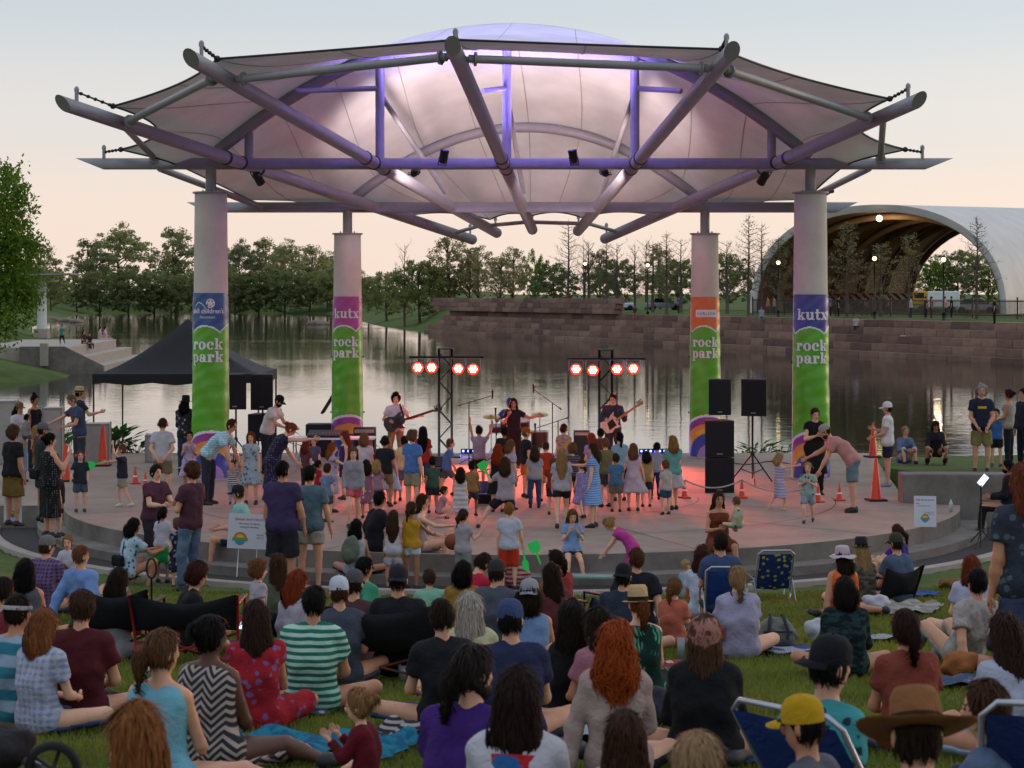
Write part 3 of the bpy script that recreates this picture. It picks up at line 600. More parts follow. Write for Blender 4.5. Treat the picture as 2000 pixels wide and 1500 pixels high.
# ---- trees
def leaf_mat(name, c, tr=.3):
    m = bpy.data.materials.new(name); m.use_nodes = True; t = m.node_tree; p = t.nodes['Principled BSDF']; out = t.nodes['Material Output']; c = srgb(c)
    tc = t.nodes.new('ShaderNodeTexCoord'); n = t.nodes.new('ShaderNodeTexNoise'); n.inputs['Scale'].default_value = 1.1; n.inputs['Detail'].default_value = 3; t.links.new(tc.outputs['Object'], n.inputs['Vector'])
    oi = t.nodes.new('ShaderNodeObjectInfo'); ad = t.nodes.new('ShaderNodeMath'); ad.operation = 'MULTIPLY_ADD'; ad.inputs[1].default_value = .25; t.links.new(oi.outputs['Random'], ad.inputs[0]); t.links.new(n.outputs[0], ad.inputs[2])
    r = t.nodes.new('ShaderNodeValToRGB'); r.color_ramp.elements[0].position = .35; r.color_ramp.elements[1].position = .9; r.color_ramp.elements[0].color = lin(c, .6); r.color_ramp.elements[1].color = (c[0]*1.7, c[1]*1.4, c[2]*1.1, 1)
    t.links.new(ad.outputs[0], r.inputs[0]); t.links.new(r.outputs[0], p.inputs['Base Color']); p.inputs['Roughness'].default_value = .7; p.inputs['Specular IOR Level'].default_value = .2
    tl = t.nodes.new('ShaderNodeBsdfTranslucent'); t.links.new(r.outputs[0], tl.inputs['Color']); mx = t.nodes.new('ShaderNodeMixShader'); mx.inputs[0].default_value = tr
    t.links.new(p.outputs[0], mx.inputs[1]); t.links.new(tl.outputs[0], mx.inputs[2]); t.links.new(mx.outputs[0], out.inputs['Surface']); return m
M_BARK = mat('bark', '4a4038', .95, .35, 3, .5, 12); M_TWIG = mat('twig', '54493f', .95, .25)
LEAF = [leaf_mat('leaf_mid', '8a9672', .55), leaf_mat('leaf_dark', '73835a', .55), leaf_mat('leaf_spring', '5c7f2c', .42), leaf_mat('leaf_sparse', '868866', .45)]
def leaves(C, rad, per, size, r, name, m, parent, droop=0.0):
    "leaf faces scattered round clump centres C"
    C = np.asarray(C); n = len(C)*per; ce = np.repeat(C, per, 0); g = r.normal(size=(n, 3)); g /= np.linalg.norm(g, axis=1, keepdims=True)
    rr = np.repeat(np.asarray(rad if hasattr(rad, '__len__') else [rad]*len(C)), per)[:, None]; p = ce+g*rr*(r.random((n, 1))**.45)*np.array([1, 1, .8]); p[:, 2] -= droop*r.random(n)
    a = r.normal(size=(n, 3)); a /= np.linalg.norm(a, axis=1, keepdims=True); b = np.cross(a, r.normal(size=(n, 3))); b /= np.linalg.norm(b, axis=1, keepdims=True)
    s = size*(.6+.8*r.random((n, 1))); V = np.stack([p-a*s, p-b*s*.55, p+a*s, p+b*s*.55], 1).reshape(-1, 3); return npmesh(name, V, np.arange(n*4).reshape(n, 4), m, parent, False)
def leafy(seed, shape, nc, per, size, lm, name='leafy_tree'):
    r = np.random.default_rng(seed); e = empty(name); tk = MB(); H = 10.0
    th = shape['clear']; lean = r.normal(size=2)*.25
    tk.tube([(0, 0, -.4), (0, 0, .3), (lean[0]*.4, lean[1]*.4, th), (lean[0], lean[1], H*.62), (lean[0]*1.2, lean[1]*1.2, H*.88)], [.3, .21, .17, .09, .02], 8)
    cs = []; rd = []
    while len(cs) < nc:
        u = r.normal(size=3); u /= np.linalg.norm(u); q = r.random()**.36; cz = shape['cz']; c = np.array([u[0]*shape['rx']*q, u[1]*shape['rx']*q, cz+u[2]*shape['rz']*q])
        c[:2] *= 1-.35*max(0, (c[2]-cz)/shape['rz'])
        if math.sin(c[0]*1.9+seed)*math.sin(c[2]*1.7+seed*2)*math.sin(c[1]*1.8) < -.16: continue
        cs.append(c); rd.append(r.uniform(.32, .75))
    for i in range(0, nc, max(1, nc//16)):
        c = cs[i]; z0 = min(max(th*.8, c[2]-1.9), H*.7); f = z0/H; tk.tube([(lean[0]*f, lean[1]*f, z0), (c[0]*.5, c[1]*.5, z0+(c[2]-z0)*.6), tuple(c)], [.075, .05, .015], 5)
    tk.build('trunk', M_BARK, e); leaves(cs, rd, per, size, r, 'crown', lm, e, .15); return e
def bare(seed, leafn, lm, conical=True, name='bare_tree'):
    r = random.Random(seed); rn = np.random.default_rng(seed); e = empty(name); k = MB(); H = 10; k.tube([(0, 0, -.3), (.03, 0, 3), (-.04, .03, 6.5), (0, 0, H)], [.17, .13, .07, .012], 7); tips_ = []; tw = MB()
    n = 46 if conical else 26
    for i in range(n):
        z = 2.2+(H-2.6)*(i/n)**(.9 if conical else 1.2); L = ((1-(z/H))*2.5+.5)*r.uniform(.7, 1.2) if conical else r.uniform(1.4, 3.0)*(1-.35*z/H); a = i*2.4+r.uniform(-.4, .4); up = r.uniform(.05, .4) if conical else r.uniform(.5, 1.2)
        p = Vector((0, 0, z)); d = Vector((math.cos(a), math.sin(a), up)).normalized(); pts = [p]
        for s in range(4): d = (d+Vector((r.uniform(-.22, .22), r.uniform(-.22, .22), r.uniform(-.08, .2)))).normalized(); p = p+d*L/4; pts.append(p)
        k.tube(pts, [.04, .03, .022, .014, .006], 4, cap=False); tips_ += [tuple(q) for q in pts[2:]]
        for s in range(11):
            q = pts[r.randint(1, 4)]; dd = (d*.6+Vector((r.uniform(-1, 1), r.uniform(-1, 1), r.uniform(-.3, 1)))).normalized(); l = L*r.uniform(.18, .38); w_ = dd.cross(Vector((.3, .5, .8))).normalized()*.014
            e1 = q+dd*l; mid = q+dd*l*.55+Vector((r.uniform(-.1, .1),)*3)*l; tw.add([q-w_, q+w_, mid+w_*.7, mid-w_*.7, e1], [(0, 1, 2, 3), (3, 2, 4)])
            for t_ in range(2): b0 = mid.lerp(e1, r.random()); d3 = (dd+Vector((r.uniform(-1, 1), r.uniform(-1, 1), r.uniform(-.5, .8)))).normalized(); tw.add([b0-w_*.6, b0+w_*.6, b0+d3*l*.5], [(0, 1, 2)])
    k.build('trunk', M_TWIG, e); tw.build('twigs', M_TWIG, e); tag(e.children[-1], kind='stuff')
    if leafn: leaves(tips_, .4, leafn, .075, rn, 'crown', lm, e)
    return e
RND = dict(clear=1.8, cz=5.8, rx=3.4, rz=4.0); TALL = dict(clear=1.6, cz=5.6, rx=2.9, rz=4.3); LOW = dict(clear=1.2, cz=5.2, rx=5.0, rz=4.3)
PROTO = dict(a=leafy(3, RND, 170, 46, .14, LEAF[0]), b=leafy(5, TALL, 150, 46, .14, LEAF[0]), c=leafy(9, LOW, 210, 46, .16, LEAF[1]), d=leafy(21, RND, 120, 52, .12, LEAF[3]), e=leafy(33, LOW, 170, 46, .15, LEAF[2]), x=bare(2, 2, LEAF[3]), y=bare(6, 0, None), z=bare(8, 1, LEAF[3], False), w=bare(14, 9, LEAF[3]))
used = set()
def tree(kind, x, ytop, Y, wide, label, group, gz=None):
    p = px(x, ytop, Y); gz = float(terrain(np.array([p.x]), np.array([p.y]))[0]) if gz is None else gz; src = PROTO[kind]
    o = src if kind not in used else copy_tree(src); used.add(kind); h = (p.z-gz)/10.0
    o.location = (p.x, p.y, gz); o.scale = (h*wide, h*wide, h); o.rotation_euler = (0, 0, random.uniform(0, 6.28)); tag(o, label, 'tree', group); return o
ORD = ['first', 'second', 'third', 'fourth', 'fifth', 'sixth', 'seventh', 'eighth', 'ninth', 'tenth', 'eleventh', 'twelfth', 'thirteenth', 'fourteenth', 'fifteenth', 'sixteenth', 'seventeenth', 'eighteenth', 'nineteenth', 'twentieth']
L1 = [('b', 178, 462, 500, 1.0), ('a', 236, 434, 510, 1.0), ('b', 345, 438, 500, .9), ('a', 425, 470, 520, .8), ('a', 470, 466, 505, .9), ('b', 520, 460, 510, .9), ('a', 563, 466, 500, .9), ('b', 612, 474, 505, .9), ('a', 645, 490, 520, .9), ('d', 80, 470, 470, .9)]
for i, t in enumerate(sorted(L1, key=lambda t: t[1])): tree(t[0], t[1], t[2], t[3], t[4]*1.25, f'tall leafy tree, {ORD[i]} from the left in the skyline across the lake', 'tall trees on the far left shore')
L2 = [('c', 60, 505, 440, 1.0), ('c', 390, 520, 478, 1.1), ('c', 425, 512, 490, 1.1), ('c', 675, 512, 470, 1.1), ('c', 100, 520, 420, .8), ('c', 150, 528, 470, .9), ('c', 195, 520, 472, .8), ('c', 250, 515, 470, .9), ('c', 300, 520, 475, 1.0), ('c', 335, 525, 470, .9), ('c', 460, 522, 470, .9), ('c', 505, 520, 472, .8), ('c', 555, 515, 470, 1.0), ('c', 605, 522, 470, .9), ('c', 640, 525, 465, .9), ('c', 720, 535, 400, .9)]
for i, t in enumerate(sorted(L2, key=lambda t: t[1])): tree(t[0], t[1], t[2], t[3], t[4]*1.25, f'low dark round tree, {ORD[i]} from the left along the far shoreline', 'low trees along the far left shoreline')
L3 = [('c', 755, 525, 300, .9), ('z', 790, 480, 262, .9), ('c', 820, 500, 262, .9), ('d', 880, 457, 262, 1.0), ('c', 850, 515, 275, .9), ('d', 935, 478, 268, .9), ('d', 915, 500, 262, .9), ('d', 1000, 480, 255, .8), ('d', 975, 500, 250, .9), ('e', 1045, 482, 262, .6), ('c', 1080, 508, 240, .9), ('z', 1140, 480, 245, 1.1), ('d', 1170, 485, 255, .8), ('c', 1205, 500, 240, .9), ('z', 1262, 472, 238, 1.2), ('d', 1290, 478, 250, .8), ('c', 1325, 500, 232, .9), ('c', 1420, 488, 232, .9)]
for i, t in enumerate(sorted(L3, key=lambda t: t[1])): tree(t[0], t[1], t[2]-4, t[3], t[4]*(1.2 if t[0] in 'cd' else 1), f'{"sparse olive" if t[0]=="d" else "bright green" if t[0]=="e" else "leafless rounded" if t[0]=="z" else "dense dark"} tree, {ORD[i]} from the left behind the granite wall', 'trees behind the granite wall')
L4 = [('y', 1110, 428, 182, .8), ('x', 1185, 455, 188, .8), ('z', 1240, 478, 205, 1.0), ('y', 1302, 450, 190, .8), ('z', 1330, 465, 200, 1.0), ('x', 1462, 418, 172, .75), ('y', 1488, 432, 176, .7), ('z', 1555, 446, 180, .9), ('w', 1655, 432, 165, .85), ('w', 1775, 452, 160, .8), ('x', 1908, 422, 150, .8), ('y', 1380, 480, 195, .8), ('z', 1150, 470, 205, 1.1), ('z', 1205, 474, 205, 1.1), ('w', 1275, 470, 205, 1.1), ('z', 1420, 470, 190, 1.1), ('w', 1520, 460, 175, 1.0), ('w', 1720, 470, 165, 1.0)]
for i, t in enumerate(sorted(L4, key=lambda t: t[1])): tree(t[0], t[1], t[2], max(t[3], WLX(t[1])+7+3*(i % 3)), t[4]*1.4, f'slender {"half bare" if t[0]=="w" else "bare"} tree, {ORD[i]} from the left on the far bank lawn', 'bare trees on the far bank lawn')
for i, (x, y) in enumerate(((1815, 490), (1870, 478), (1930, 485))): tree('e' if i != 1 else 'c', x, y, 300, 1.1, f'green tree seen through the hangar, {ORD[i]} of three from the left', 'trees seen through the hangar')
for q in PROTO:
    if q not in used: raise RuntimeError(q)
# big near tree at the left frame edge
r_ = np.random.default_rng(77); e = empty('willow_tree', (-27.0, 103, 1.0), 0, 'large bright green tree filling the left frame edge on the near bank', 'tree')
k = MB(); k.tube([(0, 0, -1), (.1, 0, 2), (-.2, .2, 6), (0, 0, 10.5)], [.35, .27, .18, .03], 9); cs = []
for i in range(330):
    while 1:
        u = r_.normal(size=3); u /= np.linalg.norm(u); c = u*r_.random()**.4*np.array([2.95, 2.9, 5.3])+np.array([-.35, 0, 5.4])
        if math.sin(c[0]*2.3+1)*math.sin(c[2]*1.5+.5)*math.sin(c[1]*2) > -.2: break
    cs.append(c)
    if i % 14 == 0: k.tube([(0, 0, max(1.5, c[2]-1.6)), tuple(c*np.array([.6, .6, 1])-np.array([0, 0, .4])), tuple(c)], [.09, .05, .012], 5)
k.build('trunk', M_BARK, e); leaves(cs, .75, 62, .115, r_, 'crown', LEAF[2], e, .7)
# ---- left bank: lakeside steps, pavilion, boulders
ls = empty('lakeside_steps', (-25.25, 113, 0), math.radians(3.4), 'pale concrete lakeside steps on the left bank', 'steps')
for x1, z, nm in ((0, .95, 'terrace'), (.95, .42, 'step'), (1.9, -.1, 'step')):
    k = MB(); x0 = -9 if nm == 'terrace' else -.3; y0 = 1.2*(x1 > 0)*0; k.box(((x0+x1)/2, 10+x1*.6, (z-1.2)/2), (x1-x0, 20, z+1.2), bev=.03); k.build(nm, M_PALE, ls)
k = MB(); k.add([(-2.6, -.35, 1.0), (-.1, -.35, 1.0), (2.1, -.35, -.1), (2.1, -.35, -1.4), (-2.6, -.35, -1.4), (-2.6, -.02, 1.0), (-.1, -.02, 1.0), (2.1, -.02, -.1), (2.1, -.02, -1.4), (-2.6, -.02, -1.4)], [(0, 1, 2, 3, 4), (9, 8, 7, 6, 5), (0, 5, 6, 1), (1, 6, 7, 2), (2, 7, 8, 3), (4, 3, 8, 9), (0, 4, 9, 5)]); k.build('side_wall', M_WALL, ls)
k = MB(); k.box((-1.2, -.4, .55), (.45, .45, 1.3), bev=.02); k.build('pier', M_PALE, ls)
pp = px(82, 650, 142); lp = empty('lake_pavilion', (pp.x, pp.y, .9), 0, 'small pavilion with white wrapped columns behind the left tree', 'pavilion')
M_WHT = mat('white_wrap', 'c4c8c4', .6, .12, 5)
for dx in (0, -3.4):
    k = MB(); k.box((dx, 0, .25), (1.0, 1.0, .7), bev=.03); k.build('plinth', M_PALE, lp); k = MB(); k.tube([(dx, 0, .6), (dx, 0, 4.3)], [.36, .3], 14); k.build('column', M_WHT, lp)
k = MB(); k.add([(-6, -2.5, 4.25), (2.5, -2.2, 4.45), (2.3, 2.5, 4.45), (-6, 2.5, 4.25), (-6, -2.5, 4.4), (2.5, -2.2, 4.55), (2.3, 2.5, 4.55), (-6, 2.5, 4.4)], [(0, 1, 2, 3), (4, 7, 6, 5), (0, 4, 5, 1), (1, 5, 6, 2), (2, 6, 7, 3), (3, 7, 4, 0)]); k.build('roof', M_STEEL, lp)
M_ROCK = mat('boulder', '7c6f64', .95, .35, 1.5, .6, 5)
for i, (x, y, s) in enumerate(((98, 626, 3.2), (128, 628, 2.6), (150, 630, 2.2), (620, 634, 2.8))):
    Y = (CZ-WZ)*F/(y-HY); p = px(x, y, Y); k = MB(); s *= .6; k.ball((0, 0, .1), (s, s*.7, s*.34), 14)
    k.v = [tuple(Vector(v)*(1+.18*math.sin(v[0]*2.3+i)*math.cos(v[1]*2+v[2]*3))) for v in k.v]; o = k.build('boulder', M_ROCK); o.location = (p.x, p.y, WZ); tag(o, f'grey boulder at the water edge, {ORD[i]} from the left', 'rock', 'boulders at the water edge')
# waterside plants: clumps of lance leaves
M_PLANT = leaf_mat('pond_leaf', '3f6a2a', .35); M_REED = mat('reed', '6e6344', .9, .3)
def pond_plant(p, n, h, label, seed, wide=.16, m_=None, name='pond_plant'):
    r = random.Random(seed); e = empty(name, p, 0, label, 'plant'); k = MB(); st_ = MB()
    for i in range(n):
        a = r.uniform(0, 6.28); l = h*r.uniform(.6, 1.1); d = Vector((math.cos(a)*.35, math.sin(a)*.35, 1)); b0 = Vector((r.uniform(-.3, .3)*h*.6, r.uniform(-.3, .3)*h*.6, -.15)); c = b0+d*l*.7
        st_.tube([b0, c], [.012, .007], 4, cap=False); f = Vector((math.cos(a)*.8, math.sin(a)*.8, .45)).normalized(); s = f.cross(Vector((0, 0, 1))).normalized()*wide*h*.45
        L = l*.38; k.add([c, c+f*L*.4+s, c+f*L+Vector((0, 0, -.06)), c+f*L*.4-s, c+f*L*.4-Vector((0, 0, .03))], [(0, 1, 4), (1, 2, 4), (2, 3, 4), (3, 0, 4)])
    st_.build('stem', m_ or M_PLANT, e); tag(k.build('foliage', m_ or M_PLANT, e), kind='stuff'); return e
pond_plant((-10.15, 50.3, -.4), 60, 1.35, 'tall leafy pond plant beside the tent leg at the left water edge', 1); pond_plant((-9.5, 50.5, -.4), 34, .9, 'shorter leafy pond plant under the tent at the water edge', 2); pond_plant((-11.5, 50.4, -.4), 24, 1.5, 'leafy pond plant behind the road cases', 3)
for i, (x, h) in enumerate(((5.7, .55), (6.2, .7), (6.9, .6), (8.0, .4))): pond_plant((x, 50.1, -.45), 26, h+.3, f'dark waterside plant behind the stage right of centre, {ORD[i]} from the left', 10+i, .1)
for i, (x, h) in enumerate(((-5.2, 1.2), (-4.7, 1.0), (-3.2, .6))): pond_plant((x, 50.0, -.4), 9, h+.3, f'thin brown reed clump behind the stage left, {ORD[i]} from the left', 20+i, .03, M_REED, 'reed_clump')
# ------------------------------------------------------------------ people: one continuous body surface grown from blended limb volumes, garments and hair as parts
def nv(v): v = np.asarray(v, float); return v/np.linalg.norm(v)
def volume_mesh(prims, cell, k=.02, noise=0.0, seed=0, planes=(), neg=()):
    "prims: ('c',a,b,ra,rb,cuts) tapered limb or ('e',c,radii,axes,cuts) ellipsoid; returns verts, quads"
    lo = np.full(3, 1e9); hi = -lo
    for p in prims:
        if p[0] == 'c': a, b, r = np.asarray(p[1]), np.asarray(p[2]), max(p[3], p[4]); lo = np.minimum(lo, np.minimum(a, b)-r); hi = np.maximum(hi, np.maximum(a, b)+r)
        else: c = np.asarray(p[1]); r = max(p[2]); lo = np.minimum(lo, c-r); hi = np.maximum(hi, c+r)
    lo -= 2.5*cell+noise; hi += 2.5*cell+noise; n = np.ceil((hi-lo)/cell).astype(int)+1
    ax = [lo[i]+np.arange(n[i])*cell for i in range(3)]; d = np.full(n, .3, np.float32); mg = max(3*cell, 2*k)
    for p in prims:
        if p[0] == 'c': a, b = np.asarray(p[1], float), np.asarray(p[2], float); r = max(p[3], p[4]); l0 = np.minimum(a, b)-r-mg; h0 = np.maximum(a, b)+r+mg
        else: c = np.asarray(p[1], float); r = max(p[2]); l0 = c-r-mg; h0 = c+r+mg
        i0 = np.maximum(0, ((l0-lo)/cell).astype(int)); i1 = np.minimum(n, ((h0-lo)/cell).astype(int)+2)
        X = ax[0][i0[0]:i1[0], None, None]; Y = ax[1][None, i0[1]:i1[1], None]; Z = ax[2][None, None, i0[2]:i1[2]]
        if p[0] == 'c':
            u = b-a; L = max(1e-9, u@u); t = np.clip(((X-a[0])*u[0]+(Y-a[1])*u[1]+(Z-a[2])*u[2])/L, 0, 1)
            q = np.sqrt((X-a[0]-t*u[0])**2+(Y-a[1]-t*u[1])**2+(Z-a[2]-t*u[2])**2)-(p[3]+(p[4]-p[3])*t)
        else:
            A = np.asarray(p[3]); q = 0
            for m in range(3): q = q+(((X-c[0])*A[m][0]+(Y-c[1])*A[m][1]+(Z-c[2])*A[m][2])/p[2][m])**2
            q = (np.sqrt(q)-1)*min(p[2])
        for (cp, cn) in (p[5] if p[0] == 'c' else p[4]): q = np.maximum(q, (X-cp[0])*cn[0]+(Y-cp[1])*cn[1]+(Z-cp[2])*cn[2])
        sl = tuple(slice(i0[m], i1[m]) for m in range(3)); o = d[sl]
        h = np.clip(.5+.5*(o-q)/k, 0, 1); d[sl] = o+(q-o)*h-k*h*(1-h)
    X = ax[0][:, None, None]; Y = ax[1][None, :, None]; Z = ax[2][None, None, :]
    for cp, cn in planes: d = np.maximum(d, (X-cp[0])*cn[0]+(Y-cp[1])*cn[1]+(Z-cp[2])*cn[2])
    for c, rr, A in neg:
        q = 0
        for m in range(3): q = q+(((X-c[0])*A[m][0]+(Y-c[1])*A[m][1]+(Z-c[2])*A[m][2])/rr[m])**2
        d = np.maximum(d, -(np.sqrt(q)-1)*min(rr))
    if noise:
        f = 6.28*np.random.default_rng(seed).random(6)
        d = d+noise*(np.sin(X*31+Z*9+f[0])*np.sin(Z*27+Y*11+f[1])+.7*np.sin(Y*38+Z*17+f[2])*np.sin(X*23-Z*33+f[3]))
    s = d < 0; c8 = np.zeros(np.array(d.shape)-1, np.int8)
    for i in (0, 1):
        for j in (0, 1):
            for m in (0, 1): c8 += s[i:d.shape[0]-1+i, j:d.shape[1]-1+j, m:d.shape[2]-1+m]
    act = (c8 > 0) & (c8 < 8); idx = np.argwhere(act); N = len(idx)
    if N == 0: return np.zeros((0, 3)), np.zeros((0, 4), int)
    ids = np.full(act.shape, -1, np.int32); ids[act] = np.arange(N); acc = np.zeros((N, 3)); cnt = np.zeros(N)
    for axis in range(3):
        o1, o2 = [m for m in range(3) if m != axis]
        for a in (0, 1):
            for b in (0, 1):
                off = np.zeros(3, int); off[o1] = a; off[o2] = b; i = idx+off; j = i.copy(); j[:, axis] += 1
                da = d[i[:, 0], i[:, 1], i[:, 2]]; db = d[j[:, 0], j[:, 1], j[:, 2]]; m = (da < 0) != (db < 0); t = np.where(m, da/np.where(m, da-db, 1), 0)
                q = np.tile(off.astype(float), (N, 1)); q[:, axis] += t; acc += q*m[:, None]; cnt += m
    V = lo+(idx+acc/cnt[:, None])*cell; Q = []
    for axis in range(3):
        o1, o2 = (axis+1) % 3, (axis+2) % 3; sa = [slice(None)]*3; sb = [slice(None)]*3; sa[axis] = slice(0, -1); sb[axis] = slice(1, None)
        A = s[tuple(sa)]; B = s[tuple(sb)]; e = np.argwhere(A != B); e = e[(e[:, o1] > 0) & (e[:, o2] > 0) & (e[:, o1] < d.shape[o1]-1) & (e[:, o2] < d.shape[o2]-1)]
        g = []
        for a, b in ((1, 1), (0, 1), (0, 0), (1, 0)): q = e.copy(); q[:, o1] -= a; q[:, o2] -= b; g.append(ids[q[:, 0], q[:, 1], q[:, 2]])
        g = np.stack(g, 1); fl = ~A[e[:, 0], e[:, 1], e[:, 2]]; g[fl] = g[fl][:, ::-1]; Q.append(g)
    Q = np.concatenate(Q); return V, Q[(Q >= 0).all(1)]
# ---- materials
SKIN = ['c99478', 'b67f62', 'dba88c', '8a5a40', '5a382a', 'a06c50']
def skin_mat(i):
    m = mat('skin_'+str(i), SKIN[i], .55, .12, 14, .05, 120); p = m.node_tree.nodes['Principled BSDF']; p.inputs['Subsurface Weight'].default_value = 0.0; return m
def hair_mat(c):
    key = ('hair', c)
    if key in _M: return _M[key]
    m = mat('hair_'+c, c, .62, .5, 1.0, .5, 1.0, 0, .1, stretch=(70, 70, 5)); _M[key] = m; return m
def cloth(c, pat='plain', c2='ffffff', rough=.88):
    key = ('cloth', c, pat, c2)
    if key in _M: return _M[key]
    a = srgb(c); b = srgb(c2); m = bpy.data.materials.new('cloth_'+pat); m.use_nodes = True; t = m.node_tree; p = t.nodes['Principled BSDF']; p.inputs['Roughness'].default_value = rough; p.inputs['Specular IOR Level'].default_value = .2
    tc = t.nodes.new('ShaderNodeTexCoord'); src = tc.outputs['Object']; L = t.links.new
    def N(kind, **kw):
        n = t.nodes.new('ShaderNode'+kind)
        for q, v in kw.items(): n.inputs[q].default_value = v
        return n
    def thr(sock, p0, p1, inv=False):
        r = N('MapRange'); r.inputs[1].default_value = p0; r.inputs[2].default_value = p1; L(sock, r.inputs[0])
        if inv: r.inputs[3].default_value = 1; r.inputs[4].default_value = 0
        return r.outputs[0]
    def mixc(f, x, y):
        q = t.nodes.new('ShaderNodeMix'); q.data_type = 'RGBA'; L(f, q.inputs[0])
        for s, k in ((x, 6), (y, 7)):
            if isinstance(s, tuple): q.inputs[k].default_value = (*s[:3], 1)
            else: L(s, q.inputs[k])
        return q.outputs[2]
    n1 = N('TexNoise', Scale=5.0, Detail=6.0); L(src, n1.inputs['Vector'])
    base = mixc(thr(n1.outputs[0], .3, .7), tuple(v*.8 for v in a), tuple(min(.9, v*1.12) for v in a)); f = None
    if pat[:6] == 'stripe':
        wv = N('TexWave', Scale=float(pat[6:] or 5)); wv.bands_direction = 'Z'; wv.inputs['Distortion'].default_value = .6; wv.inputs['Detail Scale'].default_value = .6; L(src, wv.inputs['Vector']); f = thr(wv.outputs[0], .42, .58)
    elif pat == 'floral':
        v = N('TexVoronoi', Scale=13.0); L(src, v.inputs['Vector']); n = N('TexNoise', Scale=22.0); L(src, n.inputs['Vector']); q = t.nodes.new('ShaderNodeMath'); q.operation = 'MULTIPLY_ADD'; q.inputs[1].default_value = .5; L(n.outputs[0], q.inputs[0]); L(v.outputs['Distance'], q.inputs[2]); f = thr(q.outputs[0], .52, .58, True)
    elif pat == 'palm':
        v = N('TexVoronoi', Scale=6.0); L(src, v.inputs['Vector']); wv = N('TexWave', Scale=9.0, Distortion=9.0); L(src, wv.inputs['Vector']); q = t.nodes.new('ShaderNodeMath'); q.operation = 'MULTIPLY'; L(wv.outputs[0], q.inputs[0]); L(thr(v.outputs['Distance'], .55, .35, False), q.inputs[1]); f = thr(q.outputs[0], .3, .5)
    elif pat == 'dots':
        v = N('TexVoronoi', Scale=26.0); v.inputs['Randomness'].default_value = .25; L(src, v.inputs['Vector']); f = thr(v.outputs['Distance'], .2, .26, True)
    elif pat == 'plaid':
        w1 = N('TexWave', Scale=7.0); w1.bands_direction = 'Z'; w2 = N('TexWave', Scale=7.0); w2.bands_direction = 'X'
        for q in (w1, w2): L(src, q.inputs['Vector'])
        q = t.nodes.new('ShaderNodeMath'); q.operation = 'MULTIPLY_ADD'; q.inputs[1].default_value = .5; L(w1.outputs[0], q.inputs[0]); q2 = t.nodes.new('ShaderNodeMath'); q2.operation = 'MULTIPLY'; q2.inputs[1].default_value = .5; L(w2.outputs[0], q2.inputs[0]); L(q2.outputs[0], q.inputs[2]); f = thr(q.outputs[0], .35, .85)
    elif pat == 'camo':
        n = N('TexNoise', Scale=9.0, Detail=3.0); mp = N('Mapping'); mp.inputs['Scale'].default_value = (1, 1, 2.2); L(src, mp.inputs[0]); L(mp.outputs[0], n.inputs['Vector']); f = thr(n.outputs[0], .47, .53)
    elif pat == 'chevron':
        sx = t.nodes.new('ShaderNodeSeparateXYZ'); L(src, sx.inputs[0]); pg = t.nodes.new('ShaderNodeMath'); pg.operation = 'PINGPONG'; pg.inputs[1].default_value = .07; L(sx.outputs[0], pg.inputs[0]); ad = t.nodes.new('ShaderNodeMath'); ad.operation = 'ADD'; L(pg.outputs[0], ad.inputs[0]); L(sx.outputs[2], ad.inputs[1]); p2 = t.nodes.new('ShaderNodeMath'); p2.operation = 'PINGPONG'; p2.inputs[1].default_value = .024; L(ad.outputs[0], p2.inputs[0]); f = thr(p2.outputs[0], .009, .013)
    elif pat == 'denim':
        n = N('TexNoise', Scale=3.0, Detail=4.0); L(src, n.inputs['Vector']); f = thr(n.outputs[0], .5, .75)
    col_ = mixc(f, base, b) if f is not None else base; L(col_, p.inputs['Base Color'])
    n3 = N('TexNoise', Scale=16.0, Detail=6.0, Distortion=1.2); L(src, n3.inputs['Vector']); bp_ = N('Bump', Strength=.7, Distance=.02); L(n3.outputs[0], bp_.inputs['Height']); L(bp_.outputs[0], p.inputs['Normal'])
    _M[key] = m; return m
M_EYE = mat('eye_dark', '231a16', .3, .05); M_LIP = mat('lip', '8e4a44', .5, .1); M_SHOE_SOLE = mat('sole', 'b9b6b0', .7, .1)
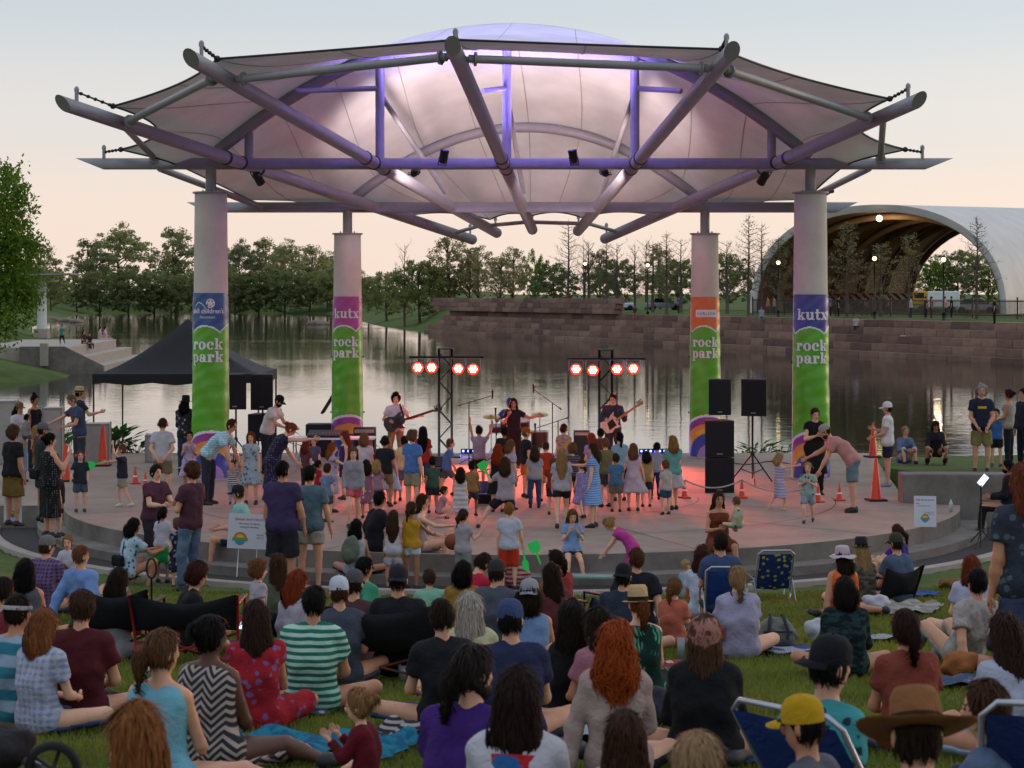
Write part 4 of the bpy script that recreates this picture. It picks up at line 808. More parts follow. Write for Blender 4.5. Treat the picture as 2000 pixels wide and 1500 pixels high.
POSE = dict(
 stand=dict(a=((.16, .02, -1), (.06, .22, -1))), hips=dict(a=((.7, -.25, -.8), (-.75, .45, -.35))), fold=dict(a=((.25, .25, -1), (-.9, .55, .25))),
 front=dict(a=((.18, .25, -1), (-.35, .85, -.35))), walk=dict(a=((.15, .2, -1), (.05, .5, -.9)), lR=((.04, .38, -1), (0, -.15, -1)), lL=((.04, -.3, -1), (0, -.55, -1))),
 bend=dict(sp1=(0, .62, .78), sp2=(0, .85, .5), hd=(0, .7, .7), a=((.12, .5, -.85), (-.05, .6, -.8)), l=((.09, .0, -1), (0, -.06, -1))),
 lean=dict(sp1=(0, .3, .95), sp2=(0, .5, .87), hd=(0, .45, .9), a=((.15, .45, -.9), (-.1, .9, -.35))),
 cross=dict(ph=.12, sp1=(0, -.16, 1), sp2=(0, .32, 1), hd=(0, .12, 1), l=((.78, .62, .12), (-.92, .3, -.18)), a=((.2, .28, -1), (-.45, .85, -.25))),
 knees=dict(ph=.125, sp1=(0, -.06, 1), sp2=(0, .24, 1), hd=(0, .05, 1), l=((.12, .72, .72), (.02, .28, -1)), a=((.22, .62, -.75), (-.55, .8, .0))),
 legs=dict(ph=.125, sp1=(0, -.2, 1), sp2=(0, .08, 1), l=((.14, 1, .05), (.02, 1, -.08)), a=((.35, -.35, -1), (.1, -.3, -1))),
 recline=dict(ph=.125, sp1=(0, -.55, .85), sp2=(0, -.25, 1), l=((.12, .85, .5), (.04, .55, -.8)), a=((.3, -.5, -1), (.1, -.4, -1))),
 side=dict(ph=.12, sp1=(-.12, 0, 1), sp2=(.05, .12, 1), lR=((.55, .8, .03), (.85, -.45, -.04)), lL=((-.7, .65, .03), (.95, .1, -.04)), aL=((.35, -.1, -1), (.15, -.1, -1)), aR=((.2, .3, -1), (-.4, .8, -.3))),
 kneel=dict(ph=.5, sp1=(0, .12, 1), sp2=(0, .15, 1), l=((.1, .22, -1), (.03, -1, -.1)), a=((.2, .45, -.9), (-.3, .9, .0))),
 squat=dict(ph=.27, sp1=(0, .2, 1), sp2=(0, .32, 1), hd=(0, .1, 1), l=((.32, .9, .38), (-.03, -.3, -1)), a=((.2, .7, -.6), (-.4, .85, .1))),
 chair=dict(ph=.0, sp1=(0, -.12, 1), sp2=(0, .1, 1), l=((.13, 1, .0), (.03, .12, -1)), a=((.2, .3, -1), (-.3, .9, -.15))))
def fk(H, pz, fem):
    kid = min(1, max(0, (1.5-H)/.75)); hk = 1+.52*kid; lk = 1-.13*kid
    T = .07+.40*lk+.42*lk+.03+.26+.25+.07+.11*hk+.118*hk; s = H/T; J = dict(s=s, hk=hk, kid=kid)
    g = lambda k, dft: nv(pz.get(k, dft)); up1 = g('sp1', (0, .02, 1)); up2 = g('sp2', (0, -.02, 1)); hd = g('hd', (0, .06, 1))
    def limb(k, i):
        v = pz.get(k+'RL'[i], pz.get(k, ((.07, .02, -1), (0, -.03, -1)))); sg = (1, -1)[i]; return [nv((q[0]*sg, q[1], q[2])) for q in v]
    P = np.zeros(3); legs_ = []
    for i, sg in ((0, 1), (1, -1)):
        t, sh = limb('l', i); h = P+np.array([.088*sg, 0, -.03])*s; kn = h+t*.42*lk*s; an = kn+sh*.40*lk*s; legs_.append((h, kn, an))
    tw = math.radians(pz.get('tw', 0)); M = P+up1*.26*s; N = M+up2*.25*s
    r0 = np.array([math.cos(tw), -math.sin(tw), 0]); rt = nv(r0-up2*(r0@up2)); fw = np.cross(up2, rt); sw = (.148 if fem else .166)*(1-.1*kid); arms = []
    for i, sg in ((0, 1), (1, -1)):
        u, f = limb('a', i); sh = N-up2*.06*s+rt*sw*s*sg; el = sh+u*.285*s*(1-.1*kid); wr = el+f*.25*s*(1-.1*kid); arms.append((sh, el, wr, f))
    ya = math.radians(pz.get('hy', 0))+tw; h0 = np.array([math.cos(ya), -math.sin(ya), 0]); hr = nv(h0-hd*(h0@hd)); hf = np.cross(hd, hr); C = N+hd*(.07+.105*hk)*s
    J.update(P=P, M=M, N=N, legs=legs_, arms=arms, rt=rt, fw=fw, up1=up1, up2=up2, hd=hd, hr=hr, hf=hf, C=C)
    ph = pz.get('ph')
    low = min(min(l[2][2] for l in legs_)-.07*s, -.11*s) if ph is None else (-ph*s if ph > 0 else -pz.get('seat', .42)-.1*s)
    sh = np.array([0, 0, -low])
    for k in ('P', 'M', 'N', 'C'): J[k] = J[k]+sh
    J['legs'] = [tuple(q+sh for q in l) for l in legs_]; J['arms'] = [(a+sh, b+sh, c+sh, f) for a, b, c, f in arms]
    J['top'] = J['C'][2]+.122*hk*s*max(.6, hd[2]); return J
def torso_prims(J, g, inf, fem, belly=0.0):
    s = J['s']; P, M, N, rt, u2 = J['P'], J['M'], J['N'], J['rt'], J['up2']; x = np.array([1., 0, 0]); i = inf; o = []
    hw = .075 if not fem else .08; wg = g*(.9 if fem else 1.0)
    o.append(('c', P+x*hw*s, P-x*hw*s, .105*s*g+i, .105*s*g+i, ()))
    for q in (-1, 1):
        o.append(('c', P+x*q*.05*s, M+rt*q*.048*s*g, .1*s*g+i, .094*s*wg+i, ())); o.append(('c', M+rt*q*.048*s*g, N-u2*.1*s+rt*q*.072*s, .094*s*wg+i, .094*s*(1+(g-1)*.5)+i, ()))
    if belly: o.append(('c', M-J['up1']*.1*s+J['fw']*.05*s, M+J['fw']*.03*s, .1*s*g+i, .09*s*g+i, ()))
    if fem and J['kid'] < .2:
        for q in (-1, 1): o.append(('c', N-u2*.15*s+rt*q*.06*s+J['fw']*.065*s, N-u2*.14*s+rt*q*.06*s+J['fw']*.06*s, .058*s+i, .058*s+i, ()))
    return o
def cut_at(p, d): return ((np.asarray(p), np.asarray(d)),)
SEEN = {}
def P(label, x, ytop, H=1.72, yaw=0, pose='cross', yf=None, z='L', Y=None, skin=0, hair=('short', '2a1d15'), top=('tee', '777777'), bot=('shorts', '444444'), shoes='26262a', hat=None, acc=(), fem=False, g=1.0, group=None, belly=0, name='person', face=None, **kw):
    pz = dict(POSE[pose]); pz.update(kw); ra = -math.radians(yaw); ca, sa = math.cos(ra), math.sin(ra)
    gz = (lambda X_, Y_: lawn(X_, Y_)) if z == 'L' else ((lambda X_, Y_: 0.0) if z == 'S' else (lambda X_, Y_: float(z)))
    if yf is not None:
        zz = 0.0 if z == 'S' else (float(z) if z != 'L' else None)
        if zz is None:
            Yr = 20.0
            for _ in range(40): Xr = (x-1000)/F*Yr; Yr = .5*Yr+.5*(CZ-lawn(Xr, Yr))*F/(yf-HY)
        else: Yr = (CZ-zz)*F/(yf-HY)
        if H is None: H = (yf-ytop)/F*Yr
    g = g*(1.06+.1*min(1, max(0, (1.5-H)/.75))); J = fk(H, pz, fem); s = J['s']; hx = J['C'][0]*ca-J['C'][1]*sa; hy = J['C'][0]*sa+J['C'][1]*ca
    extra = {'cap': .012, 'wide': .03, 'fedora': .05, 'cowboy': .05, 'bucket': .03}.get(hat[0] if hat else '', 0)+(.07*s if hair[0] in ('bun', 'topbun') else 0)+(.02 if hair[0] == 'curly' else 0)
    if Y is not None: Yr = Y
    elif yf is None:
        def f(Yr): Xr = (x-1000)/F*(Yr+hy)-hx; return CZ-(ytop-HY)/F*(Yr+hy)-gz(Xr, Yr)-J['top']-extra
        ys = np.linspace(3.5, 60, 400); Yr = None
        for a, b in zip(ys[:-1], ys[1:]):
            if f(a) > 0 >= f(b):
                for _ in range(30):
                    m = .5*(a+b)
                    if f(m) > 0: a = m
                    else: b = m
                Yr = .5*(a+b); break
        if Yr is None: Yr = 30.0; print('no ground hit', label)
    Xr = (x-1000)/F*(Yr+hy)-hx; loc = Vector((Xr, Yr, gz(Xr, Yr)))
    e = empty(name, loc, ra, label, 'person', group); sd = abs(hash_(label)) % 9973; R_ = random.Random(sd)
    cell = min(.0265, max(.0195, Yr*.00095)) if Yr < 60 else .05; cell *= min(1.0, .62+.38*s) if Yr < 60 else 1
    far = Yr > 60; kd = J['kid']; lg = g**.6
    C, hf, hr, hd, hk = J['C'], J['hf'], J['hr'], J['hd'], J['hk']; A = (hr, hf, hd); hs = s*hk
    # body
    pr = torso_prims(J, g, 0, fem, belly); N, u2 = J['N'], J['up2']
    pr.append(('c', J['arms'][0][0]-J['rt']*.03*s, J['arms'][1][0]+J['rt']*.03*s, .055*s*lg, .055*s*lg, ()))
    pr.append(('c', N-u2*.03*s, C-hd*.04*hs-hf*.012*hs, .052*s*lg, .046*s, ()))
    pr.append(('e', C+hd*.012*hs, (.071*hs, .09*hs, .102*hs), A, ())); pr.append(('e', C-hd*.055*hs+hf*.022*hs, (.052*hs, .062*hs, .064*hs), A, ()))
    if not fem or True: pr.append(('c', N-u2*.02*s+J['rt']*.04*s, J['arms'][0][0], .05*s*lg, .045*s*lg, ())); pr.append(('c', N-u2*.02*s-J['rt']*.04*s, J['arms'][1][0], .05*s*lg, .045*s*lg, ()))
    ag = lg*(.9 if fem else 1.0)*(1-.12*kd)
    for sh, el, wr, fd in J['arms']:
        pr += [('c', sh, el, .047*s*ag, .038*s*ag, ()), ('c', el, el+(wr-el)*.35, .038*s*ag, .039*s*ag, ()), ('c', el+(wr-el)*.35, wr, .039*s*ag, .025*s, ()), ('c', wr, wr+fd*.06*s, .025*s, .03*s, ())]
    for h, kn, an in J['legs']:
        t = nv(kn-h); b = nv(an-kn); bk = nv(np.cross(np.cross(t, b)+1e-6, b)) if np.linalg.norm(np.cross(t, b)) > .2 else np.array([0, -1., 0])
        pr += [('c', h, kn, .083*s*lg*(1-.1*kd), .054*s*lg, ()), ('c', kn, an, .05*s*lg, .034*s, ()), ('c', kn+(an-kn)*.22, kn+(an-kn)*.45, .047*s*lg, .044*s*lg, ())]
    feet = []
    for h, kn, an in J['legs']:
        b = nv(an-kn); fd = np.array([0, 1., 0]); fd = fd-b*(fd@b)
        fd = nv(fd) if np.linalg.norm(fd) > .25 else nv(np.array([0, .1, 1.]))
        if b[2] < -.6: fd = nv(np.array([fd[0], fd[1], -.12]))
        feet.append((an, fd, b)); pr.append(('c', an+b*.03*s-fd*.03*s, an+b*.04*s+fd*.13*s, .036*s, .028*s, ()))
    V, Q = volume_mesh(pr, cell*1.12, .018*s+.004)
    bm_ = MB()
    if not far:   # fingers, thumb, nose and ears join the same body mesh
        for i, (sh, el, wr, fd) in enumerate(J['arms']):
            pn = nv(np.cross(fd, (0.3, .2, 1)) if abs(fd[2]) < .8 else np.array([(1, -1)[i]*.9, .2, 0])-fd*((1, -1)[i]*.9*fd[0]+.2*fd[1])); sdv = nv(np.cross(fd, pn)); b0 = wr+fd*.07*s
            for q in range(4):
                l = (.062, .075, .07, .054)[q]*s; bs = b0+sdv*(q-1.5)*.017*s; m1 = bs+nv(fd+sdv*(q-1.5)*.08-pn*.18)*l*.55; m2 = m1+nv(fd-pn*.6)*l*.5; bm_.tube([bs-fd*.02*s, bs, m1, m2], [.0095*s, .0095*s, .0085*s, .006*s], 5)
            tb = wr+fd*.025*s-sdv*.026*s; bm_.tube([tb, tb+nv(fd*.7-sdv*.8-pn*.2)*.035*s, tb+nv(fd*.95-sdv*.4-pn*.3)*.065*s], [.012*s, .011*s, .007*s], 5)
        ctr = Vector(C); Mh = Matrix((tuple(hr), tuple(hf), tuple(hd))).transposed()
        bm_.ball(ctr+Mh@Vector((0, .091*hs, -.022*hs)), (.014*hs, .02*hs, .024*hs), 8, M=Mh); bm_.ball(ctr+Mh@Vector((0, .088*hs, -.002*hs)), (.009*hs, .012*hs, .03*hs), 6, M=Mh)
        for q in (-1, 1): bm_.ball(ctr+Mh@Vector((q*.073*hs, -.008*hs, -.012*hs)), (.011*hs, .021*hs, .031*hs), 8, M=Mh)
    if bm_.v:
        nb = len(V); V = np.concatenate([V, np.array(bm_.v)]); qs = [[i+nb for i in f_]+([f_[-1]+nb]*(4-len(f_)) if len(f_) < 4 else []) for f_ in bm_.f if len(f_) == 4]; Q = np.concatenate([Q, np.array(qs)])
    body = npmesh('body', V, Q, skin_mat(skin), e)
    # top garment
    x_ = np.array([1., 0, 0]); tops = top if top else ('none',); kind = tops[0]; tc_ = cloth(*tops[1:4]) if top else None
    P_, M_, up1 = J['P'], J['M'], J['up1']; av = nv((J['legs'][0][1]-J['legs'][0][0])+(J['legs'][1][1]-J['legs'][1][0])); seated = av[2] > -.6
    bkind = bot[0] if bot else 'none'
    def skirt_prims(length, flare):
        o = []
        if seated:
            for h, kn, an in J['legs']: o.append(('c', h, kn, .12*s*lg, .085*s*lg, cut_at(h+(kn-h)*min(1.1, length/.42), nv(kn-h))))
            o.append(('c', J['legs'][0][0], J['legs'][1][0], .125*s*g, .125*s*g, ())); m0 = (J['legs'][0][1]+J['legs'][1][1])/2; m1 = (J['legs'][0][0]+J['legs'][1][0])/2
            o.append(('c', m1, m1+(m0-m1)*.75, .1*s, .07*s, ()))
        else:
            b = P_+av*length*s
            for q in (-1, 0, 1): o.append(('c', P_+up1*.06*s+x_*q*.045*s, b+x_*q*(.07+.1*flare)*s, .1*s*g, (.1+.085*flare)*s, cut_at(b, av)))
        return o
    if kind != 'none':
        inf = .013*s+.004; hem = tops[4] if len(tops) > 4 else .09
        tp_ = torso_prims(J, g, inf, fem, belly); pl = [] if kind == 'dress' else [(P_-up1*hem*s, -up1)]
        sl = {'tee': .58, 'long': 1.0, 'tank': 0, 'dress': .3, 'sundress': 0, 'polo': .6, 'jacket': 1.0}.get(kind, .5)
        if kind in ('tank', 'sundress'):
            for q in (0, 1): a = J['arms'][q][0]; tp_.append(('c', N-u2*.11*s+J['rt']*(1, -1)[q]*.065*s, N-u2*.0*s+J['rt']*(1, -1)[q]*.085*s, .062*s*lg, .03*s, ()))
            nk = N-u2*.012*s
        else:
            tp_.append(('c', J['arms'][0][0]-J['rt']*.02*s, J['arms'][1][0]+J['rt']*.02*s, .057*s*lg+inf, .057*s*lg+inf, ()))
            for q in (1, -1): tp_.append(('c', N-u2*.02*s+J['rt']*q*.04*s, J['arms'][(1-q)//2][0], .05*s*lg+inf, .045*s*lg+inf, ()))
            for sh, el, wr, fd in J['arms']:
                if sl == 1.0: tp_ += [('c', sh, el, .05*s*ag+inf, .042*s*ag+inf, ()), ('c', el, wr, .042*s*ag+inf, .03*s*ag+inf, cut_at(wr-fd*.01, nv(wr-el)))]
                else: c_ = sh+(el-sh)*sl; tp_.append(('c', sh, c_, .05*s*ag+inf, .052*s*ag+inf*1.5, cut_at(c_, nv(el-sh))))
            nk = N+u2*.034*s
        pl.append((nk, nv(u2+J['fw']*.25)))
        if kind in ('dress', 'sundress'): tp_ += skirt_prims(tops[5] if len(tops) > 5 else .36, tops[6] if len(tops) > 6 else .8); pl = pl[-1:]
        V, Q = volume_mesh(tp_, cell, .02*s+.004, .006 if not far else 0, sd, pl)
        npmesh({'tank': 'tank_top', 'dress': 'dress', 'sundress': 'dress', 'long': 'shirt', 'jacket': 'jacket'}.get(kind, 'shirt'), V, Q, tc_, e)
    if bkind != 'none':
        inf = .014*s; bp_ = [('c', P_+x_*.075*s, P_-x_*.075*s, .108*s*g+inf, .108*s*g+inf, ())]; bcl = cloth(*bot[1:4])
        if bkind == 'skirt': bp_ += skirt_prims(bot[4] if len(bot) > 4 else .34, bot[5] if len(bot) > 5 else .8)
        else:
            fr = bot[4] if len(bot) > 4 and bkind == 'shorts' else .72
            for h, kn, an in J['legs']:
                if bkind == 'shorts': c_ = h+(kn-h)*fr; bp_.append(('c', h, c_, .088*s*lg+inf, .076*s*lg+inf*1.6, cut_at(c_, nv(kn-h))))
                else:
                    bp_.append(('c', h, kn, .087*s*lg+inf*.7, .058*s*lg+inf, ())); b = nv(an-kn); bp_.append(('c', kn, an, .056*s*lg+inf*.8, .043*s+inf, cut_at(an-b*.015*s, b)))
        for q in (-1, 1): bp_.append(('c', P_+x_*q*.05*s, P_+up1*.1*s+x_*q*.05*s, .104*s*g+inf*.6, .1*s*g+inf*.4, ()))
        wl = .13*s if kind in ('none', 'dress', 'sundress') else -((tops[4] if len(tops) > 4 else .09)-.045)*s
        V, Q = volume_mesh(bp_, cell, .02*s, .0055 if not far else 0, sd+1, [(P_+up1*wl, up1)])
        npmesh({'skirt': 'skirt', 'shorts': 'shorts'}.get(bkind, 'trousers'), V, Q, bcl, e)
    if shoes and not far:
        for an, fd, b in feet:
            V, Q = volume_mesh([('c', an+b*.03*s-fd*.035*s, an+b*.042*s+fd*.13*s, .046*s, .038*s, ()), ('c', an-b*.005*s, an+b*.03*s, .044*s, .046*s, ())], min(cell, .023), .02, planes=[(an+b*.072*s, b)] if b[2] < -.4 else ())
            npmesh('shoe', V, Q, mat('shoe_'+shoes, shoes, .6, .15, 12), e)
    # hair
    st_, hc = hair; hm = hair_mat(hc); hp = []; Cb = C+hd*.016*hs; fn = nv(hf*.9-hd*.42); dn = np.array([0, 0, -1.]); bk = -nv(np.array([hf[0], hf[1], 0])+1e-6)
    infl = {'buzz': .004, 'curly': .026, 'short': .009, 'bald': 0}.get(st_, .012)*hs/max(.5, s)*s
    hatted = bool(hat) and hat[0] != 'none'
    if hatted: infl = min(infl, .006*s)
    low = {'short': -.075, 'buzz': -.06, 'curly': -.09, 'bob': -.13}.get(st_, -.085)*hs
    cuts = ((C+hf*.045*hs, fn), (C+hd*low-hf*.02*hs, nv(-hd-hf*.35)))
    if st_ != 'bald':
        hp.append(('e', Cb-hf*.006*hs, (.072*hs+infl, .091*hs+infl, .102*hs+infl), A, cuts))
        Ln = {'long': .34, 'mid': .2, 'vlong': .46, 'bob': .1, 'curlong': .3}.get(st_, 0)*s
        if Ln:
            back0 = C-hf*.045*hs-hd*.02*hs; ov = bk*.05*s
            base_ = C-hf*.06*hs-hd*.05*hs
            end = np.array([base_[0], base_[1], base_[2]])+dn*Ln+(nv(-J['fw'])*.035*s if hd[2] > .5 else 0); wv_ = .045*hs*(1.25 if st_ == 'curlong' else 1)
            for q in (-1, -.4, .4, 1):
                a0 = C+hr*q*.05*hs-hf*(.035 if abs(q) == 1 else .06)*hs; mid_ = (a0+end)/2+hr*q*.045*hs-J['fw']*.03*s; e0 = end+hr*q*(.058 if st_ != 'curlong' else .085)*s
                if abs(q) == 1: e0 = a0+(e0-a0)*.9
                hp += [('c', a0, mid_,   .04*hs, wv_, ()), ('c', mid_, e0, wv_, .022*s+.25*wv_, ())]
        if st_ == 'pony':
            b0 = C-hf*.1*hs+hd*.0*hs; b1 = b0-hf*.05*hs+dn*.05*s; hp += [('c', C-hf*.08*hs, b0, .035*hs, .022*hs, ()), ('c', b0, b1, .024*hs, .034*hs, ()), ('c', b1, b1+dn*.17*s+bk*.015, .036*hs, .012*hs, ())]
        if st_ == 'bun': hp.append(('c', C-hf*.11*hs+hd*.03*hs, C-hf*.125*hs+hd*.03*hs, .045*hs, .042*hs, ()))
        if st_ == 'topbun': hp.append(('c', C-hf*.03*hs+hd*.12*hs, C-hf*.03*hs+hd*.155*hs, .03*hs, .038*hs, ()))
        V, Q = volume_mesh(hp, cell*.9, .02*s, .004*hs if st_ not in ('curly', 'curlong') else .011*hs, sd+2, [(C+hd*.045*hs, hd)] if hatted else ())
        hair_strips(V, Q, e, hm, C, s, hs, Ln, st_, sd, far, Yr, (C+hf*.045*hs, fn), C+hd*.02*hs if hatted else None, hd)
    # face seen from the camera
    rel = math.degrees(math.atan2(*( (lambda f: (f[0], f[1]))((hf[0]*ca-hf[1]*sa, hf[0]*sa+hf[1]*ca)) )))
    if not far and abs(rel) > 55:
        Mh = Matrix((tuple(hr), tuple(hf), tuple(hd))).transposed(); ctr = Vector(C)
        for q in (-1, 1):
            k = MB(); k.ball(ctr+Mh@Vector((q*.03*hs, .078*hs, .006*hs)), (.013*hs, .008*hs, .0075*hs), 8, M=Mh); k.build('eye', M_EYE, e)
            k = MB(); k.tube([ctr+Mh@Vector((q*.018*hs, .087*hs, .024*hs)), ctr+Mh@Vector((q*.045*hs, .076*hs, .025*hs))], .0042*hs, 4); k.build('eyebrow', hm, e)
        k = MB(); k.ball(ctr+Mh@Vector((0, .08*hs, -.062*hs)), (.022*hs, .008*hs, .0065*hs), 8, M=Mh); k.build('mouth', M_LIP, e)
        if face == 'beard':
            V, Q = volume_mesh([('e', C-hd*.07*hs+hf*.028*hs, (.062*hs, .072*hs, .062*hs), A, ((C-hd*.045*hs, hd),))], cell*.8, .01, .003, 5); npmesh('beard', V, Q, hm, e)
    if face == 'beard' and abs(rel) <= 55:
        V, Q = volume_mesh([('e', C-hd*.07*hs+hf*.028*hs, (.062*hs, .072*hs, .062*hs), A, ((C-hd*.045*hs, hd),))], cell*.8, .01, .003, 5); npmesh('beard', V, Q, hm, e)
    Mh = Matrix((tuple(hr), tuple(hf), tuple(hd))).transposed(); ctr = Vector(C)
    if hat: make_hat(hat, e, ctr, Mh, hs)
    for a in acc: accessory(a, e, J, ctr, Mh, hs, s)
    rt_ = dict(e=e, J=J, loc=loc, Y=Yr, s=s, R=Matrix.Rotation(ra, 3, 'Z')); SEEN[label] = rt_; return rt_
def hash_(t):
    h = 5381
    for c in t: h = (h*33+ord(c)) & 0x7fffffff
    return h
def hair_strips(V, Q, e, hm, C, s, hs, Ln, st_, sd, far, Yr, fc, hb, hd):
    "hair volume plus loose locks lying along the flow of the hair"
    if len(V) == 0: return
    if not far:
        r = np.random.default_rng(sd); n = int((520 if Yr < 24 else 170)*(1.6 if Ln or st_ == 'curly' else 1)); ok = ((V-fc[0])@fc[1]) < -.018*hs
        if hb is not None: ok &= ((V-hb)@hd) < -.02*hs
        cand = V[ok]
        if len(cand) < 5: npmesh('hair', V, Q, hm, e); return
        n = min(n, len(cand)); p = cand[r.integers(0, len(cand), n)]
        zc = np.clip(p[:, 2], C[2]-max(Ln, .02), C[2]+.02*hs); ax_ = np.stack([np.full(n, C[0]), np.full(n, C[1]), zc], 1)
        if Ln: f = np.clip((C[2]-p[:, 2])/Ln, 0, 1); vm = V[V[:, 2] < C[2]-.5*Ln]; tgt = vm.mean(0) if len(vm) else C; ax_[:, 0] += f*(tgt[0]-C[0]); ax_[:, 1] += f*(tgt[1]-C[1])
        nr = p-ax_; nr /= np.linalg.norm(nr, axis=1, keepdims=True)+1e-9
        fl = np.stack([nr[:, 0]*.7, nr[:, 1]*.7, np.full(n, -1.)], 1)+r.normal(size=(n, 3))*(.22 if st_ not in ('curly', 'curlong') else .7); fl -= nr*(fl*nr).sum(1, keepdims=True); fl /= np.linalg.norm(fl, axis=1, keepdims=True)+1e-9
        sdv = np.cross(nr, fl); L = ((.05+.06*r.random(n)) if not Ln else (.08+.1*r.random(n)))[:, None]*s; w_ = ((.0035+.004*r.random(n))*(1 if Yr < 24 else 1.6))[:, None]*hs
        lift = (.004+.006*r.random(n))[:, None]*(2.2 if st_ in ('curly', 'curlong') else 1)
        a = p-fl*L*.4; b = p+nr*lift; c = p+fl*L*.6+nr*lift*.4*(r.random((n, 1))*2-.5); W = np.stack([a-sdv*w_*.4, a+sdv*w_*.4, b+sdv*w_, b-sdv*w_, c+sdv*w_*.25, c-sdv*w_*.25], 1).reshape(-1, 3)
        k = np.arange(n)[:, None]*6+len(V); V = np.concatenate([V, W]); Q = np.concatenate([Q, k+np.array([[0, 1, 2, 3]]), k+np.array([[3, 2, 4, 5]])])
    npmesh('hair', V, Q, hm, e)
def make_hat(hat, e, c, M, hs):
    kind, col_ = hat[0], hat[1]; m = cloth(col_, hat[3] if len(hat) > 3 else 'plain', hat[4] if len(hat) > 4 else 'ffffff'); k = MB(); r = .093*hs; o = c+M@Vector((0, -.004*hs, .03*hs)); opt = hat[2] if len(hat) > 2 else 1
    if kind == 'cowboy': M = M@Matrix.Rotation(-.28, 3, 'X')
    def el(prof, sx=.9, sy=1.08, kk=None): (kk or k).lathe(prof, 24, o, M=M, sx=sx, sy=sy)
    if kind == 'cap':
        el([(r, -.015*hs), (r*1.0, .02*hs), (r*.93, .06*hs), (r*.7, .09*hs), (r*.35, .105*hs), (0, .108*hs)]); h = k.build('cap', m, e); b = MB(); f = opt
        vs = []
        for i in range(9):
            a = math.pi*(i/8); xx = math.cos(a); yy = math.sin(a); vs += [M@Vector((xx*.078*hs, f*(yy*.045*hs+.075*hs), -.004*hs))+o, M@Vector((xx*.082*hs, f*(yy*.095*hs+.085*hs), -.02*hs-.012*hs*abs(xx)))+o]
        b.add(vs+[v-M@Vector((0, 0, .004*hs)) for v in vs], [(2*i, 2*i+2, 2*i+3, 2*i+1) for i in range(8)]+[(18+2*i, 18+2*i+1, 18+2*i+3, 18+2*i+2) for i in range(8)]+[(2*i+1, 2*i+3, 18+2*i+3, 18+2*i+1) for i in range(8)], 0, True); b.build('brim', m, h)
        k2 = MB(); k2.ball(o+M@Vector((0, 0, .108*hs)), .008*hs, 6); k2.build('button', m, h); return
    if kind == 'beanie': el([(r, -.02*hs), (r*1.02, .02*hs), (r*.92, .07*hs), (r*.6, .105*hs), (0, .12*hs)]); k.build('beanie', m, e); return
    br, ch, dp = dict(fedora=(1.55, .125, .02), wide=(1.95, .1, -.03), cowboy=(2.3, .118, .02), bucket=(1.45, .095, -.05), black=(1.8, .12, 0))[kind]
    prof = [(r*br, -.02*hs+dp*hs*.6), (r*(br*.6+.4), -.012*hs), (r*1.02, -.01*hs), (r*1.0, .03*hs), (r*.93, ch*hs*.8), (r*.75, ch*hs*1.0)]
    prof += [(r*.4, ch*hs*(.94 if kind in ('fedora', 'cowboy', 'black') else 1.06)), (0, ch*hs*(.86 if kind in ('fedora', 'cowboy', 'black') else 1.09))]
    el(prof+[]); k2 = MB(); el([(r*1.0, -.014*hs), (r*br*.98, -.026*hs+dp*hs*.6), (r*br, -.02*hs+dp*hs*.6)], kk=k2)
    if kind == 'cowboy':
        for kk in (k, k2): kk.v = [tuple(Vector(v)+M@Vector((0, 0,   .22*max(0, abs((M.transposed()@(Vector(v)-o)).x)-r*1.0)))) for v in kk.v]
    if kind == 'wide':
        for kk in (k, k2): kk.v = [tuple(Vector(v)+M@Vector((0, 0, .012*math.sin(5*math.atan2((M.transposed()@(Vector(v)-o)).y, (M.transposed()@(Vector(v)-o)).x))*min(1, max(0, ((M.transposed()@(Vector(v)-o)).xy.length-r)/r))))) for v in kk.v]
    h = k.build('hat', m, e); k2.build('brim', m, h)
    if opt != 1:
        k3 = MB(); el([(r*1.03, -.006*hs), (r*1.03, .03*hs)], kk=k3); k3.build('hat_band', cloth(opt), h)
